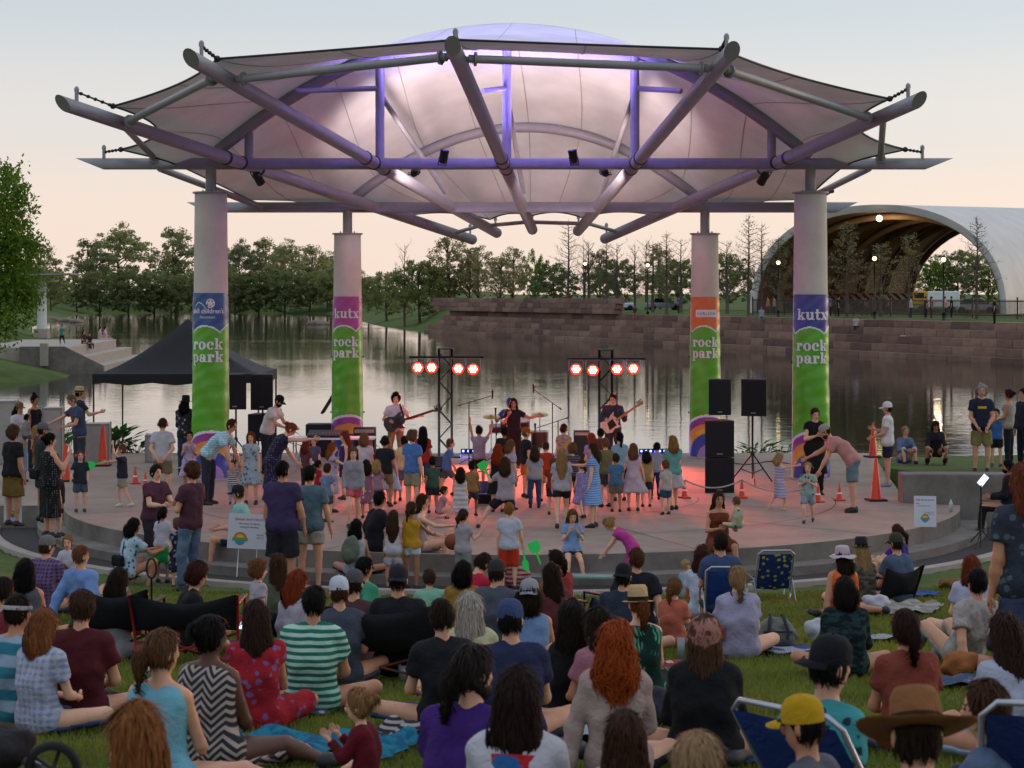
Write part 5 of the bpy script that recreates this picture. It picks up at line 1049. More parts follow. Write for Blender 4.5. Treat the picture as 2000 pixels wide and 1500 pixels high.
def accessory(a, e, J, c, M, hs, s):
    kind, col_ = a[0], a[1]
    if kind == 'phones':
        m = mat('headset_'+col_, col_, .45, .1); k = MB(); k.tube([c+M@Vector((math.cos(t)*.095*hs, 0, math.sin(t)*.13*hs)) for t in np.linspace(0, math.pi, 12)], .01*hs, 6); b = k.build('headband', mat('band_dark', '26242a', .5, .1), e)
        for q in (-1, 1): k = MB(); k.lathe([(0, -.02*hs), (.038*hs, -.02*hs), (.042*hs, .01*hs), (.03*hs, .028*hs), (0, .03*hs)], 12, c+M@Vector((q*.088*hs, 0, -.005*hs)), M=M@Matrix.Rotation(q*math.pi/2, 3, 'Y')); k.build('ear_cup', m, b)
    elif kind == 'strap':
        N = Vector(J['N']); P_ = Vector(J['P']); rt = Vector(J['rt']); fw = Vector(J['fw']); k = MB(); pts = [P_+rt*.17*s-fw*.06*s+Vector((0, 0, .0)), (N+P_)/2+rt*.03*s-fw*.145*s, N-rt*.08*s-fw*.09*s+Vector((0, 0, .0)), N-rt*.08*s+Vector((0, 0, .055*s))]
        k.tube(pts, .012*s, 5, flat=.5); k.build('strap', cloth(col_), e)
    elif kind == 'bag':
        P_ = Vector(J['P']); rt = Vector(J['rt']); fw = Vector(J['fw']); k = MB(); k.box(P_+rt*a[2]*s-fw*.17*s+Vector((0, 0, a[3]*s)), (.24*s, .09*s, .17*s), .3, bev=.03); k.build('shoulder_bag', cloth(col_), e)
    elif kind == 'backpack':
        N = np.array(J['N']); cc = J['M']-J['fw']*.2*s; V, Q = volume_mesh([('e', cc+J['up2']*.02*s, (.15*s, .1*s, .23*s), (J['rt'], J['fw'], J['up2']), ()), ('e', cc-J['fw']*.07*s-J['up2']*.07*s, (.11*s, .06*s, .11*s), (J['rt'], J['fw'], J['up2']), ())], .014, .03, .004, 3); npmesh('backpack', V, Q, cloth(col_), e)
    elif kind == 'glasses':
        k = MB()
        for q in (-1, 1): k.ball(c+M@Vector((q*.032*hs, .094*hs, .006*hs)), (.022*hs, .006*hs, .017*hs), 8, M=M)
        k.tube([c+M@Vector((-.08*hs, .0, .012*hs)), c+M@Vector((-.055*hs, .088*hs, .012*hs)), c+M@Vector((.055*hs, .088*hs, .012*hs)), c+M@Vector((.08*hs, .0, .012*hs))], .004*hs, 4); k.build('glasses', M_BLACK, e)
    elif kind == 'headglasses':
        k = MB()
        for q in (-1, 1): k.ball(c+M@Vector((q*.034*hs, .06*hs, .115*hs)), (.026*hs, .018*hs, .012*hs), 8, M=M)
        k.build('sunglasses', M_BLACK, e)
    elif kind == 'headband':
        k = MB(); k.lathe([(.104*hs, -.014*hs), (.109*hs, 0), (.104*hs, .016*hs)], 20, c+M@Vector((0, -.01*hs, .035*hs)), M=M, sx=.92, sy=1.06); k.tube([c+M@Vector((0, -.115*hs, .03*hs)), c+M@Vector((-.02*hs, -.14*hs, -.0*hs)), c+M@Vector((-.02*hs, -.15*hs, -.06*hs))], [.012*hs, .016*hs, .01*hs], 5, flat=.4); k.build('headband', cloth(col_), e)
    elif kind == 'scarf':
        k = MB(); k.lathe([(.112*hs, -.06*hs), (.116*hs, -.01*hs), (.108*hs, .05*hs), (.08*hs, .095*hs), (.04*hs, .115*hs), (0, .12*hs)], 20, c+M@Vector((0, -.012*hs, .01*hs)), M=M@Matrix.Rotation(.3, 3, 'X'), sx=.92, sy=1.06); k.build('headscarf', cloth(col_, 'floral', '5a2c2a'), e)
    elif kind == 'print':   # chest or back print as a slightly raised patch
        fw = Vector(J['fw'])*a[2]; up = Vector(J['up2']); rt = Vector(J['rt']); ce = Vector(J['M'])*.35+Vector(J['N'])*.65-up*.06*s; k = MB(); w_, h_ = a[3]*s, a[4]*s; vs = []
        for i in range(7):
            for j in range(5): u = (i/6-.5); v = (j/4-.5); vs.append(ce+rt*u*w_+up*v*h_+fw*(.132*s+a[5]*s-.09*s*(u*w_/(.3*s))**2*2.2))
        k.add(vs, [(i*5+j, (i+1)*5+j, (i+1)*5+j+1, i*5+j+1) for i in range(6) for j in range(4)], 0, True); k.build('printed_motif', cloth(col_, *(a[6:8] if len(a) > 7 else ())), e)
# ------------------------------------------------------------------ everyone in the photograph
BK, DB, BR_, LB, BD, RD, GY = '120d0b', '22170f', '3e2718', '6b482d', '9c7648', '7a3416', '8f8a86'
KG = 'children dancing on the stage'; LG = 'people sitting on the lawn'; BG = 'people strolling on the far bank'
def K(label, x, yt, yf, yaw, pose, top, bot, hair, skin=0, **kw): return P(label, x, yt-7, None, yaw, pose, yf=yf, z='S', skin=skin, hair=hair, top=top, bot=bot, group=KG, **kw)
def A(label, x, yt, H, yaw, pose, top, bot, hair, skin=0, **kw): return P(label, x, yt, H, yaw, pose, skin=skin, hair=hair, top=top, bot=bot, group=LG, **kw)
up_ = ((.35, .2, .95), (-.1, .15, 1)); fwd_ = ((.15, .85, -.4), (.0, 1, .05))
# band
bass = P('bass player in white tee and khaki trousers under the left lights', 773, 768, None, 172, 'stand', yf=912, z='S', skin=2, hair=('curly', DB), top=('tee', 'd9cfd2'), bot=('pants', '8c7654'), aR=((.4, -.1, -.9), (-.45, .8, -.1)), aL=((.5, .3, -.75), (.75, .5, .2)), lR=((.12, 0, -1), (.03, 0, -1)))
sing = P('singer in dark jumpsuit with long hair holding a microphone to her mouth', 1003, 778, None, 178, 'stand', yf=914, z='S', skin=1, fem=True, g=1.08, hair=('long', '3a1712'), top=('tee', '2b2124', 'plain', 'ffffff', .1), bot=('pants', '2b2124'), aR=((.35, .3, -.85), (-.55, .5, .95)), aL=((.8, .35, -.4), (.9, .35, .15)))
guit = P('guitarist in dark grey shirt looking down at a white guitar', 1197, 767, None, 188, 'stand', yf=914, z='S', skin=2, hair=('short', BR_), top=('long', '3b3c42'), bot=('pants', '35343a'), hd=(0, .32, .95), aR=((.4, -.05, -.9), (-.5, .8, .0)), aL=((.35, .35, -.85), (.2, .85, .45)), g=1.0)
drum = P('drummer half hidden behind the singer', 996, 820, 1.72, 175, 'chair', Y=48.9, z=0.0, skin=1, hair=('short', BK), top=('tee', '34508c'), bot=('pants', '24262c'), hat=('cap', '2c4a8c'), seat=.5, aR=((.5, .4, -.6), (.2, .9, .2)))
# crew and adults, left of the stage
P('bearded man in white tee and black cap bending over the mixer table', 545, 808, 1.8, 110, 'lean', yf=925, z='S', skin=0, hair=('short', DB), top=('tee', 'd3ccca'), bot=('pants', '2a2c33'), hat=('cap', '1c1b1f'), face='beard')
P('man in pale blue checked shirt stooping to a toddler', 452, 836, 1.82, 105, 'bend', yf=985, z='S', skin=0, hair=('buzz', BR_), top=('polo', '8fb9c9', 'plaid', 'c6dbe2'), bot=('pants', '2d3342'), hd=(0, .35, .94), a=((.12, .35, -.95), (0, .35, -1)))
P('person in black hat and dark floral shirt facing the water', 363, 800, 1.74, 20, 'stand', yf=930, z='S', skin=1, hair=('mid', BK), top=('long', '2b2a2e', 'floral', '9a8f88'), bot=('pants', '2e3a55'), hat=('black', '1a191b'), a=((.2, .25, -1), (-.6, .8, .2)))
K('boy in grey tee and khaki shorts wearing orange ear defenders', 318, 824, 980, 5, 'stand', ('tee', 'b3adb5'), ('shorts', '7c6a52'), ('buzz', BR_), 2, acc=[('phones', 'd2571e')], a=((.25, -.2, -1), (-.5, -.35, -.6)))
K('small girl in pale lavender dress with hands at her chest', 370, 848, 965, 175, 'stand', ('sundress', 'b5a6c0', 'floral', '8a7a98', .1, .4, .7), None, ('pony', DB), 1, fem=True, a=((.2, .3, -1), (-.5, .7, .8)))
K('girl in pale floral dress with long red brown hair facing us', 490, 850, 985, 182, 'stand', ('dress', '9fb0ba', 'floral', '5a6670', .1, .42, .7), None, ('long', RD), 2, fem=True)
K('toddler in striped top held up by the stooping man', 455, 905, 985, 190, 'stand', ('tee', 'd8d4d6', 'stripe9', '2a2c3c'), ('pants', '8fa6b8'), ('short', LB), 2)
P('woman in dark star print dress bending and pointing right', 568, 862, 1.72, 75, 'bend', yf=1000, z='S', skin=2, fem=True, g=1.15, hair=('bun', '7c3a22'), top=('dress', '29243a', 'dots', '7f7aa0', .1, .5, .6), bot=None, aR=((.2, .9, .0), (.0, 1, .05)), sp1=(0, .35, .93), sp2=(0, .55, .85))
P('heavy man in purple tee and black shorts seen from behind', 552, 886, 1.92, 12, 'stand', Y=28.6, z='L', skin=1, g=1.22, hair=('short', BK), top=('tee', '3c3152', 'plain', 'ffffff', .14), bot=('shorts', '25232a', 'plain', 'ffffff', .95), hy=25, aR=((.3, .0, -1), (.1, .3, -1)))
P('man in grey blue tee and beige shorts holding a cap behind the stage edge', 606, 892, 1.86, 10, 'stand', Y=29.2, z='L', skin=0, g=1.0, hair=('short', BK), top=('tee', '566a76', 'plain', 'ffffff', .12), bot=('shorts', 'a0968a', 'plain', 'ffffff', .55), hy=15, aR=((.25, .05, -1), (.15, .25, -1)))
P('man in teal tee and dark cap sitting on the stage edge facing left', 465, 948, 1.78, 275, 'chair', Y=31.6, z=-.42, skin=0, hair=('buzz', BR_), top=('tee', '7fb0ac'), bot=('shorts', '2b3350'), hat=('cap', '1f2028'), seat=.42, shoes='22242c', sp2=(0, .35, 1))
K('girl in grey sweatshirt and pink shorts walking toward us', 690, 877, 1030, 170, 'walk', ('long', '8b8790'), ('shorts', 'd0626c', 'plain', 'ffffff', .5), ('long', LB), 2, fem=True)
K('girl in pale print dress with ginger hair facing right', 650, 872, 1000, 80, 'stand', ('dress', 'a59aac', 'floral', '6d5f80', .1, .42, .6), None, ('mid', '8a4526'), 2, fem=True, aR=fwd_)
K('girl in purple vest with bushy red hair laughing', 672, 850, 975, 250, 'stand', ('tank', '3b2f5e'), ('shorts', '33304a'), ('curlong', '7c3420'), 2, fem=True)
K('girl in white tee and black patterned skirt facing the band', 712, 850, 982, 10, 'walk', ('tee', 'c8bcc4'), ('skirt', '25222a', 'floral', 'b8b0b4', .3, .6), ('bob', '7a5636'), 2, fem=True)
K('boy in black tee with dark headphones on his ears', 752, 856, 990, 20, 'walk', ('tee', '25242a'), ('shorts', '8a6f50'), ('short', DB), 1, acc=[('phones', '2a2a30')])
K('blonde girl in white and pale blue dress', 765, 884, 985, 15, 'stand', ('sundress', 'b9c2d6', 'plain', 'ffffff', .1, .4, 1.0), None, ('mid', 'a8854f'), 2, fem=True)
K('boy in pale yellow tee beside the boy in blue', 790, 858, 978, 355, 'stand', ('tee', 'c2b382'), ('shorts', '6a6070'), ('short', DB), 1)
K('boy in blue tee with thick brown hair looking right', 806, 848, 1005, 40, 'stand', ('tee', '4b6fa6'), ('shorts', '93896f'), ('curly', LB), 2)
K('girl in red shirt and jeans with very long black hair', 826, 840, 968, 0, 'stand', ('tee', '9e2c2c'), ('pants', '38486a'), ('vlong', BK), 1, fem=True)
K('boy in blue tee lunging to the right in grey shorts', 880, 858, 968, 80, 'walk', ('tee', '5a74a8'), ('shorts', '5b5a66'), ('short', LB), 2, sp2=(0, .35, 1), lR=((.05, .6, -.9), (0, -.2, -1)))
K('boy in grey tee reaching both arms up', 936, 838, 955, 15, 'stand', ('tee', '8d8592'), ('shorts', '1f1d22'), ('short', DB), 1, aR=((.4, .5, .7), (.1, .4, .9)), aL=((.3, .3, .8), (.2, .2, 1)))
K('boy in black tee with close cropped hair in front of the singer', 985, 840, 960, 350, 'stand', ('tee', '221f24'), ('shorts', '2c2a30'), ('short', BK), 3)
K('child with wild red curls in a black dress', 972, 876, 1000, 5, 'stand', ('sundress', '1f1c20', 'plain', 'ffffff', .1, .4, .7), None, ('curlong', '8a3014'), 2, fem=True, g=1.05)
K('girl in pale tee with brown bob looking right', 998, 866, 995, 60, 'stand', ('tee', 'b3a8b2'), ('shorts', '3a3444'), ('bob', LB), 2, fem=True)
K('boy in orange cap, black tee and orange shorts', 1028, 842, 972, 70, 'stand', ('tee', '221f22'), ('shorts', 'c8682a'), ('short', LB), 2, hat=('cap', 'a8501f'))
K('small boy all in orange and red', 1066, 867, 980, 5, 'walk', ('tee', 'b03a1f'), ('shorts', 'd8702a'), ('buzz', BR_), 2)
K('girl in grey tee kicking one leg out to the left', 987, 900, 1050, 5, 'stand', ('tee', '9a8e96'), ('shorts', '241e2c'), ('mid', BR_), 2, fem=True, lL=((.8, .2, -.75), (.6, -.1, -1)), aL=((.6, .4, -.5), (.3, .5, .5)))
K('little girl in white dress with dark hair near the front', 900, 920, 1030, 10, 'stand', ('sundress', 'b0a6a8', 'stripe4', 'c8c0c0', .1, .4, .5), None, ('mid', DB), 2, fem=True)
K('boy in tie dye tee with yellow ear defenders', 1101, 835, 950, 30, 'stand', ('tee', '8c6a9c', 'camo', 'b89a50'), ('shorts', '4a4450'), ('short', BR_), 2, acc=[('phones', 'd8a020')])
K('girl in grey tee and black shorts with long blonde hair', 1097, 880, 1032, 0, 'walk', ('tee', 'a49ca6'), ('shorts', '1e1b20', 'plain', 'ffffff', .45), ('vlong', '94704a'), 2, fem=True)
K('child in dark striped top bowing his head', 1118, 874, 985, 350, 'stand', ('tee', '38323e', 'stripe7', '6a606c'), ('pants', '2e2c36'), ('curly', LB), 2)
K('girl in lilac tee with red hair near the guitarist', 1155, 853, 970, 330, 'stand', ('tee', '9a86b4'), ('shorts', '40384c'), ('mid', '86391f'), 2, fem=True)
K('girl in blue striped dress facing left', 1158, 872, 1030, 285, 'stand', ('dress', '5a80bc', 'stripe8', '86a4cc', .1, .44, .9), None, ('mid', BR_), 2, fem=True, aR=fwd_)
K('boy in olive tee behind the girl in blue', 1182, 862, 990, 330, 'stand', ('tee', '6a6648'), ('shorts', '3e3a44'), ('short', LB), 2)
K('girl in pale teal tee and black shorts with tied dark hair', 1210, 851, 978, 350, 'stand', ('tee', '7fa6b4'), ('shorts', '1e1c22', 'plain', 'ffffff', .85), ('pony', BK), 2, fem=True)
K('dark haired child just in front of the guitarist', 1173, 843, 950, 10, 'stand', ('tee', '5c3434'), ('pants', '2c2a30'), ('short', BK), 3)
K('girl in flared pale pink dress', 1237, 873, 998, 5, 'stand', ('sundress', 'bfa8b4', 'plain', 'ffffff', .1, .4, 1.2), None, ('mid', LB), 2, fem=True, a=((.35, -.1, -1), (.2, .1, -1)))
K('boy in grey tee and navy trousers bending slightly forward', 1283, 868, 975, 15, 'lean', ('tee', '8a8a96'), ('pants', '2a2f5a'), ('short', BK), 1, a=((.15, .3, -1), (0, .3, -1)))
K('girl in sea green tee and white skirt on the right of the dancers', 1314, 855, 996, 350, 'walk', ('tee', '5f958e'), ('skirt', 'b3a8ac', 'plain', 'ffffff', .36, .7), ('mid', '8a6238'), 2, fem=True)
K('small child holding a teal ball behind the table', 613, 858, 955, 200, 'stand', ('tee', '5a4f66'), ('shorts', '3c3a48'), ('short', LB), 2)
K('woman in red kneeling behind the men in front', 622, 905, 985, 60, 'stand', ('tee', '9a2730'), ('pants', '2a2a33'), ('pony', DB), 1, fem=True)
for x_, yt_, yf_, ya_, po_, tp_, bt_, hr_, sk_, lb_ in [
 (736, 905, 1005, 10, 'stand', ('tee', '9a7a90'), ('shorts', '4a4458'), ('mid', 'a58450'), 2, 'blonde child in mauve tee behind the grey sweatshirt girl'),
 (845, 898, 1002, 350, 'stand', ('tee', '3c5a4a'), ('shorts', '2c2c34'), ('short', DB), 1, 'child in dark green tee below the lunging boy'),
 (868, 925, 1012, 90, 'squat', ('tee', 'b0808c'), ('shorts', '9a6a78'), ('pony', BR_), 2, 'child in pink crouching on the red lit floor'),
 (922, 905, 1008, 20, 'walk', ('tee', '8a6a3c'), ('shorts', '3a3a44'), ('short', BK), 3, 'child in ochre tee left of the kicking girl'),
 (1044, 878, 992, 355, 'stand', ('tee', 'a09aa4'), ('pants', '3a4a6a'), ('mid', BR_), 2, 'child in pale grey tee and jeans in front of the orange cap'),
 (1080, 900, 1005, 10, 'stand', ('tee', '7a2c2c'), ('shorts', '2f2d36'), ('short', LB), 2, 'child in dark red tee left of the long blonde hair'),
 (1137, 902, 1012, 340, 'walk', ('sundress', '8a7aa8', 'dots', 'c0b4d0', .1, .4, .8), None, ('pony', BR_), 2, 'girl in violet dotted dress left of the blue striped dress'),
 (1203, 892, 1000, 5, 'stand', ('tee', '4a6a8c'), ('shorts', '6a6252'), ('short', BR_), 1, 'child in steel blue tee left of the pale pink dress'),
 (1262, 888, 990, 350, 'stand', ('tee', '9c8a5a'), ('shorts', '3a3640'), ('bob', DB), 2, 'child in straw coloured tee right of the pale pink dress'),
 (598, 866, 962, 30, 'stand', ('tee', '5c3a44'), ('pants', '2c2a33'), ('mid', '6a2f1c'), 2, 'girl in plum tee beside the mixer table'),
 (640, 912, 1020, 40, 'stand', ('tee', '6a7a9c'), ('shorts', '4a4a58'), ('short', BR_), 2, 'boy in dusty blue tee right of the grey blue tee man'),
 (716, 905, 1012, 355, 'stand', ('dress', '8c5a6c', 'floral', 'c8a8b0', .1, .4, .7), None, ('mid', DB), 1, 'girl in rose floral dress right of the grey sweatshirt girl'),
 (1300, 905, 1005, 330, 'stand', ('tee', 'a8a09a'), ('shorts', '2f4a5a'), ('short', LB), 2, 'toddler in cream tee beside the white skirt')]:
    K(lb_, x_, yt_, yf_, ya_, po_, tp_, bt_, hr_, sk_, fem=(tp_[0] in ('dress', 'sundress')))
# children standing on the grass step in front of the stage
def Fr(label, x, yt, H, yaw, pose, top, bot, hair, skin=0, **kw): return P(label, x, yt, H, yaw, pose, z=-.27 if kw.pop('step', 0) else -.42, skin=skin, hair=hair, top=top, bot=bot, group='children standing in front of the stage', **kw)
Fr('girl in loose white top with very long brown hair', 768, 980, 1.18, 5, 'stand', ('tank', 'b6b4be', 'plain', 'ffffff', .2), ('shorts', '9b9aa2'), ('vlong', BR_), 1, fem=True, Y=29.4)
Fr('girl in mustard vest and white shorts leaning on her neighbour', 804, 965, 1.3, 25, 'stand', ('tank', 'b98a2a'), ('shorts', 'b9bcc6', 'plain', 'ffffff', .45), ('pony', BR_), 5, fem=True, Y=29.5, aR=((.4, .6, -.7), (.1, .8, -.3)))
Fr('girl in grey tee pointing one finger to the right', 905, 984, 1.2, 40, 'stand', ('tee', 'a39aa0'), ('shorts', '77807c'), ('pony', BR_), 2, fem=True, Y=29.4, aR=((.4, .3, -.8), (.4, .6, .8)))
Fr('boy in navy vest over white tee and red shorts', 994, 967, 1.3, 0, 'stand', ('tee', 'b5b4c2', 'plain', 'ffffff', .1), ('shorts', 'b0351c', 'plain', 'ffffff', .95), ('short', '84562f'), 2, Y=29.4, aR=((.3, .1, -1), (.15, .3, -1)))
P('girl in light blue tee sitting on the stage edge facing us', 1118, 997, 1.25, 172, 'chair', Y=30.35, z=-.42, skin=2, fem=True, hair=('long', LB), top=('tee', '7f9ecb'), bot=('shorts', '2b2f5c', 'plain', 'ffffff', .4), seat=.42, hd=(0, .3, 1), a=((.25, .4, -.9), (-.6, .45, .9)), shoes='4a5a8c', group='children on the stage edge', l=((.12, .85, -.5), (.1, .35, -1)))
P('girl in bright pink dress bending over the stage edge', 1190, 1018, 1.22, 285, 'bend', Y=29.5, z=-.42, skin=2, fem=True, hair=('bun', BD), top=('dress', 'b03a86', 'plain', 'ffffff', .1, .42, .6), bot=None, group='children on the stage edge')
P('man in black tee sitting on the stage edge with his back turned', 742, 975, 1.78, 60, 'chair', Y=30.7, z=-.42, skin=1, g=1.1, hair=('short', BK), top=('tee', '1f1c22'), bot=('shorts', '2b2930'), seat=.42, sp2=(0, .45, 1), group='adults sitting on the stage edge')
P('woman in tan vest and checked shorts sitting on the stage edge facing right', 826, 958, 1.7, 95, 'chair', Y=30.6, z=-.42, skin=2, fem=True, hair=('mid', BR_), top=('tank', '8f7f7a'), bot=('shorts', '8a7b82', 'plaid', '6d5f68', .8), seat=.42, sp2=(0, .3, 1), l=((.1, .9, .2), (.02, .1, -1)), aR=fwd_, group='adults sitting on the stage edge')
P('woman with olive backpack sitting on the stage edge', 696, 1012, 1.62, 15, 'cross', Y=30.0, z=-.3, skin=1, fem=True, hair=('mid', BK), top=('tank', 'a8a8b4'), bot=('pants', '24242c'), acc=[('backpack', '5d6a5c')], group='adults sitting on the stage edge')
P('woman in tan dress sitting on the stage edge holding a baby', 1404, 963, 1.68, 170, 'chair', Y=31.0, z=-.42, skin=1, fem=True, hair=('long', BR_), top=('sundress', '6e3626', 'plain', 'ffffff', .1, .4, .3), bot=None, seat=.42, aL=((.35, .4, -.9), (-.2, .8, .1)), aR=((.25, .35, -.9), (-.5, .75, .2)), group='adults sitting on the stage edge')
P('baby in leaf print vest and teal shorts held by the woman in tan', 1438, 975, .82, 330, 'cross', Y=30.62, z=.36, skin=2, hair=('buzz', LB), top=('tank', 'a8a88c', 'floral', '3e4636'), bot=('shorts', '2f9c8c'), shoes=None)
# right of the stage
K('small girl in white sundress reaching for a hand', 1523, 890, 997, 75, 'walk', ('sundress', 'b4aabd', 'stripe6', '8d86a4', .1, .44, .8), None, ('bob', 'a08058'), 2, fem=True, shoes=None, aR=((.1, .9, .1), (0, 1, .15)), aL=((.1, .8, .1), (0, 1, .2)))
K('toddler in pale green tee with black headphones on his head', 1578, 907, 1022, 195, 'walk', ('tee', '8fa39c', 'floral', '3a4450'), ('shorts', '8797a0'), ('short', 'a8895c'), 2, acc=[('phones', '1f2024')], a=((.3, .3, -.8), (-.7, .5, .5)))
P('woman in long black dress with short dark hair by the front right column', 1592, 796, None, 170, 'stand', yf=966, z='S', skin=2, fem=True, g=1.2, hair=('short', '4a1f26'), top=('dress', '1c1a1d', 'plain', 'ffffff', .1, .5, .45), bot=('pants', '1c1a1d'), hd=(.05, .25, 1), a=((.25, .3, -.9), (-.8, .6, .35)))
P('man in salmon tee and grey shorts stooping to two toddlers', 1612, 824, 1.8, 280, 'bend', yf=1000, z='S', skin=0, g=1.12, hair=('buzz', BR_), top=('tee', 'b8817a'), bot=('shorts', '66737e', 'plain', 'ffffff', .85), hat=('cap', '9a9484'), face='beard', hd=(0, .5, .86), aR=((.1, .75, -.6), (0, .85, -.45)), aL=((.1, .4, -.95), (0, .5, -.9)), shoes='232227')
P('man in white cap and white tee standing in warm light', 1733, 785, None, 285, 'front', yf=950, z='S', skin=0, hair=('short', DB), top=('tee', 'd4d0d0', 'plain', 'ffffff', .13), bot=('shorts', '24243a', 'plain', 'ffffff', .7), hat=('cap', 'd6d2d2'), aR=((.15, .2, -1), (-.2, .9, .25)), shoes='8a8a90')
RG = 'people on the grass right of the stage'
P('blonde woman in denim sitting by the water', 1768, 814, 1.66, 170, 'knees', Y=47.0, z=-.05, skin=2, fem=True, hair=('long', 'a38458'), top=('long', '5e7396'), bot=('pants', '33415e'), group=RG)
P('dark haired woman in black crouching over a camera by the water', 1828, 828, 1.66, 185, 'squat', Y=46.6, z=.0, skin=1, fem=True, hair=('long', '2e1a18'), top=('long', '26252a'), bot=('pants', '25262c'), hd=(0, .4, .9), a=((.2, .5, -.9), (-.2, .6, -.8)), group=RG)
P('grey curly haired man in navy tee with yellow lettering and a badge', 1917, 776, 1.8, 186, 'front', Y=40.5, z=.32, skin=0, hair=('curly', 'a39c98'), top=('tee', '262a3c', 'plain', 'ffffff', .13), bot=('shorts', '7e7648', 'plain', 'ffffff', .85), a=((.18, .15, -1), (-.45, .5, -.75)), acc=[('print', 'c8a422', 1, .17, .05, -.002)], group=RG)
P('woman in pale vest and dark trousers with sunglasses on her head', 1970, 785, 1.68, 300, 'front', Y=43.5, z=.2, skin=1, fem=True, hair=('bun', '3a1f1a'), top=('tank', '9d9486'), bot=('pants', '23282b'), acc=[('headglasses', '111111')], group=RG)
P('child in blue tee half hidden behind the navy tee man', 1946, 826, 1.3, 200, 'stand', Y=44.5, z=.1, skin=2, hair=('short', DB), top=('tee', '3d6aa8'), bot=('shorts', '1f2430'), group=RG)
P('man in dark jacket cut by the right frame edge', 1999, 795, 1.75, 250, 'stand', Y=42.5, z=.2, skin=0, hair=('short', DB), top=('long', '232834'), bot=('pants', '20222a'), group=RG)
P('musician in black sitting by a tablet stand at the right', 1968, 884, 1.76, 285, 'chair', Y=35.6, z=-.42, skin=1, hair=('pony', BK), top=('long', '1d1b1f'), bot=('pants', '1d1b1f'), seat=.5, face='beard')
P('tall man in dark leaf print shirt at the right frame edge', 2000, 868, 1.85, 340, 'stand', Y=14.6, z='L', skin=1, g=1.1, hair=('mid', '6a3320'), top=('polo', '2e3440', 'floral', '4c5866', .14), bot=('pants', '38405a'))
# left of the stage
WG = 'people standing left of the stage'
P('woman with a top bun in a black vest', 68, 760, 1.7, 120, 'stand', Y=44.6, z=0.0, skin=5, fem=True, hair=('topbun', BK), top=('tank', '1d1b1d'), bot=('pants', '2b2a33'), group=WG)
P('woman in white tee and pale jeans carrying a baby', 38, 796, 1.68, 130, 'front', Y=42.0, z=0.0, skin=1, fem=True, g=1.08, hair=('mid', DB), top=('tee', 'b9b5b8'), bot=('pants', '7d95ad', 'denim', '9fb2c4'), hat=('cap', '6a5240'), aR=((.2, .3, -1), (-.5, .85, .3)), group=WG)
P('baby in patterned top carried by the woman in jeans', 52, 818, .8, 30, 'cross', Y=41.65, z=.98, skin=1, hair=('buzz', BK), top=('tee', 'b0b0b0', 'chevron', '2a2a2c'), bot=('shorts', '555560'), shoes=None, l=((.3, .4, -.6), (0, -.2, -1)))
P('blonde child in brown dress beside the stooping man', 72, 842, 1.15, 70, 'stand', Y=42.6, z=0.0, skin=2, fem=True, hair=('long', 'a8854f'), top=('dress', '6e5138', 'plain', 'ffffff', .1, .4, .5), bot=None, group=WG)
P('bald man in navy tee with red print stretching a hand out', 140, 782, 1.82, 235, 'lean', Y=43.2, z=0.0, skin=0, hair=('buzz', '6b5a4c'), top=('tee', '3a4a66', 'plain', 'ffffff', .14), bot=('pants', '3d4048'), aR=((.5, .7, -.6), (.3, .8, -.4)), aL=((.2, .4, -1), (-.3, .8, -.2)), acc=[('print', '8a3f56', 1, .16, .16, -.0)], sp1=(0, .12, 1), sp2=(0, .25, 1), group=WG)
P('man in straw hat and dark shirt seen from behind at the water edge', 155, 754, 1.82, 60, 'stand', Y=45.6, z=0.0, skin=0, hair=('short', DB), top=('polo', '2a2e3c'), bot=('shorts', '4a3f44', 'plaid', '6a5a5c'), hat=('fedora', 'b59c70', '3a3028'), aR=((.3, .5, -.8), (.0, .9, .2)), group=WG)
P('woman in black polka dot dress with orange lettering on her back', 98, 898, 1.7, 55, 'stand', Y=32.4, z=0.0, skin=0, fem=True, g=1.3, hair=('bun', BK), top=('sundress', '1d1b1e', 'dots', '77747c', .1, .58, .45), bot=None, aR=((.3, .4, -.7), (-.2, .5, .9)), acc=[('bag', '1a191c', -.22, .12)], group=WG)
P('boy in black tee with white print beside the polka dot dress', 117, 962, 1.15, 80, 'stand', Y=32.6, z=0.0, skin=2, hair=('short', BR_), top=('tee', '1f1e22'), bot=('shorts', '1f1e22'), group=WG)
K('boy in dark tee wearing pink ear defenders', 157, 886, 1000, 160, 'stand', ('tee', '2b3138'), ('shorts', '4a5568'), ('short', LB), 2, acc=[('phones', 'c23a62')], aR=((.3, .3, -.8), (.2, .6, -.7)))
K('toddler in navy tee and beige shorts swinging a green paddle', 238, 873, 990, 275, 'walk', ('tee', '2a2a3c'), ('shorts', '9a8f78'), ('short', LB), 2, shoes='c9c4c0', aR=((.2, .8, -.2), (0, 1, -.1)), aL=((.3, .3, .4), (-.3, .2, .9)))
P('curly haired person in black tee at the left frame edge', 26, 896, 1.7, 40, 'stand', Y=34.0, z=0.0, skin=1, g=1.15, hair=('curly', '4a3626'), top=('tee', '1d1c1f'), bot=('skirt', '6a5228', 'plain', 'ffffff', .4, .4), group=WG)
P('person in grey cap behind the polka dot dress', 84, 893, 1.72, 60, 'stand', Y=34.6, z=0.0, skin=1, hair=('short', DB), top=('tee', '33353c'), bot=('shorts', '3a3a42'), hat=('cap', '5a5a60'), group=WG)
P('woman in blue leaf print tee squatting with a black bag', 262, 995, 1.68, 50, 'squat', z=-.42, Y=29.6, skin=1, fem=True, g=1.08, hair=('bob', BK), top=('tee', 'a9bccb', 'floral', '1f5f70'), bot=('shorts', '25252b'), acc=[('strap', '1b1b1f'), ('bag', '1b1b1f', .05, .12)])
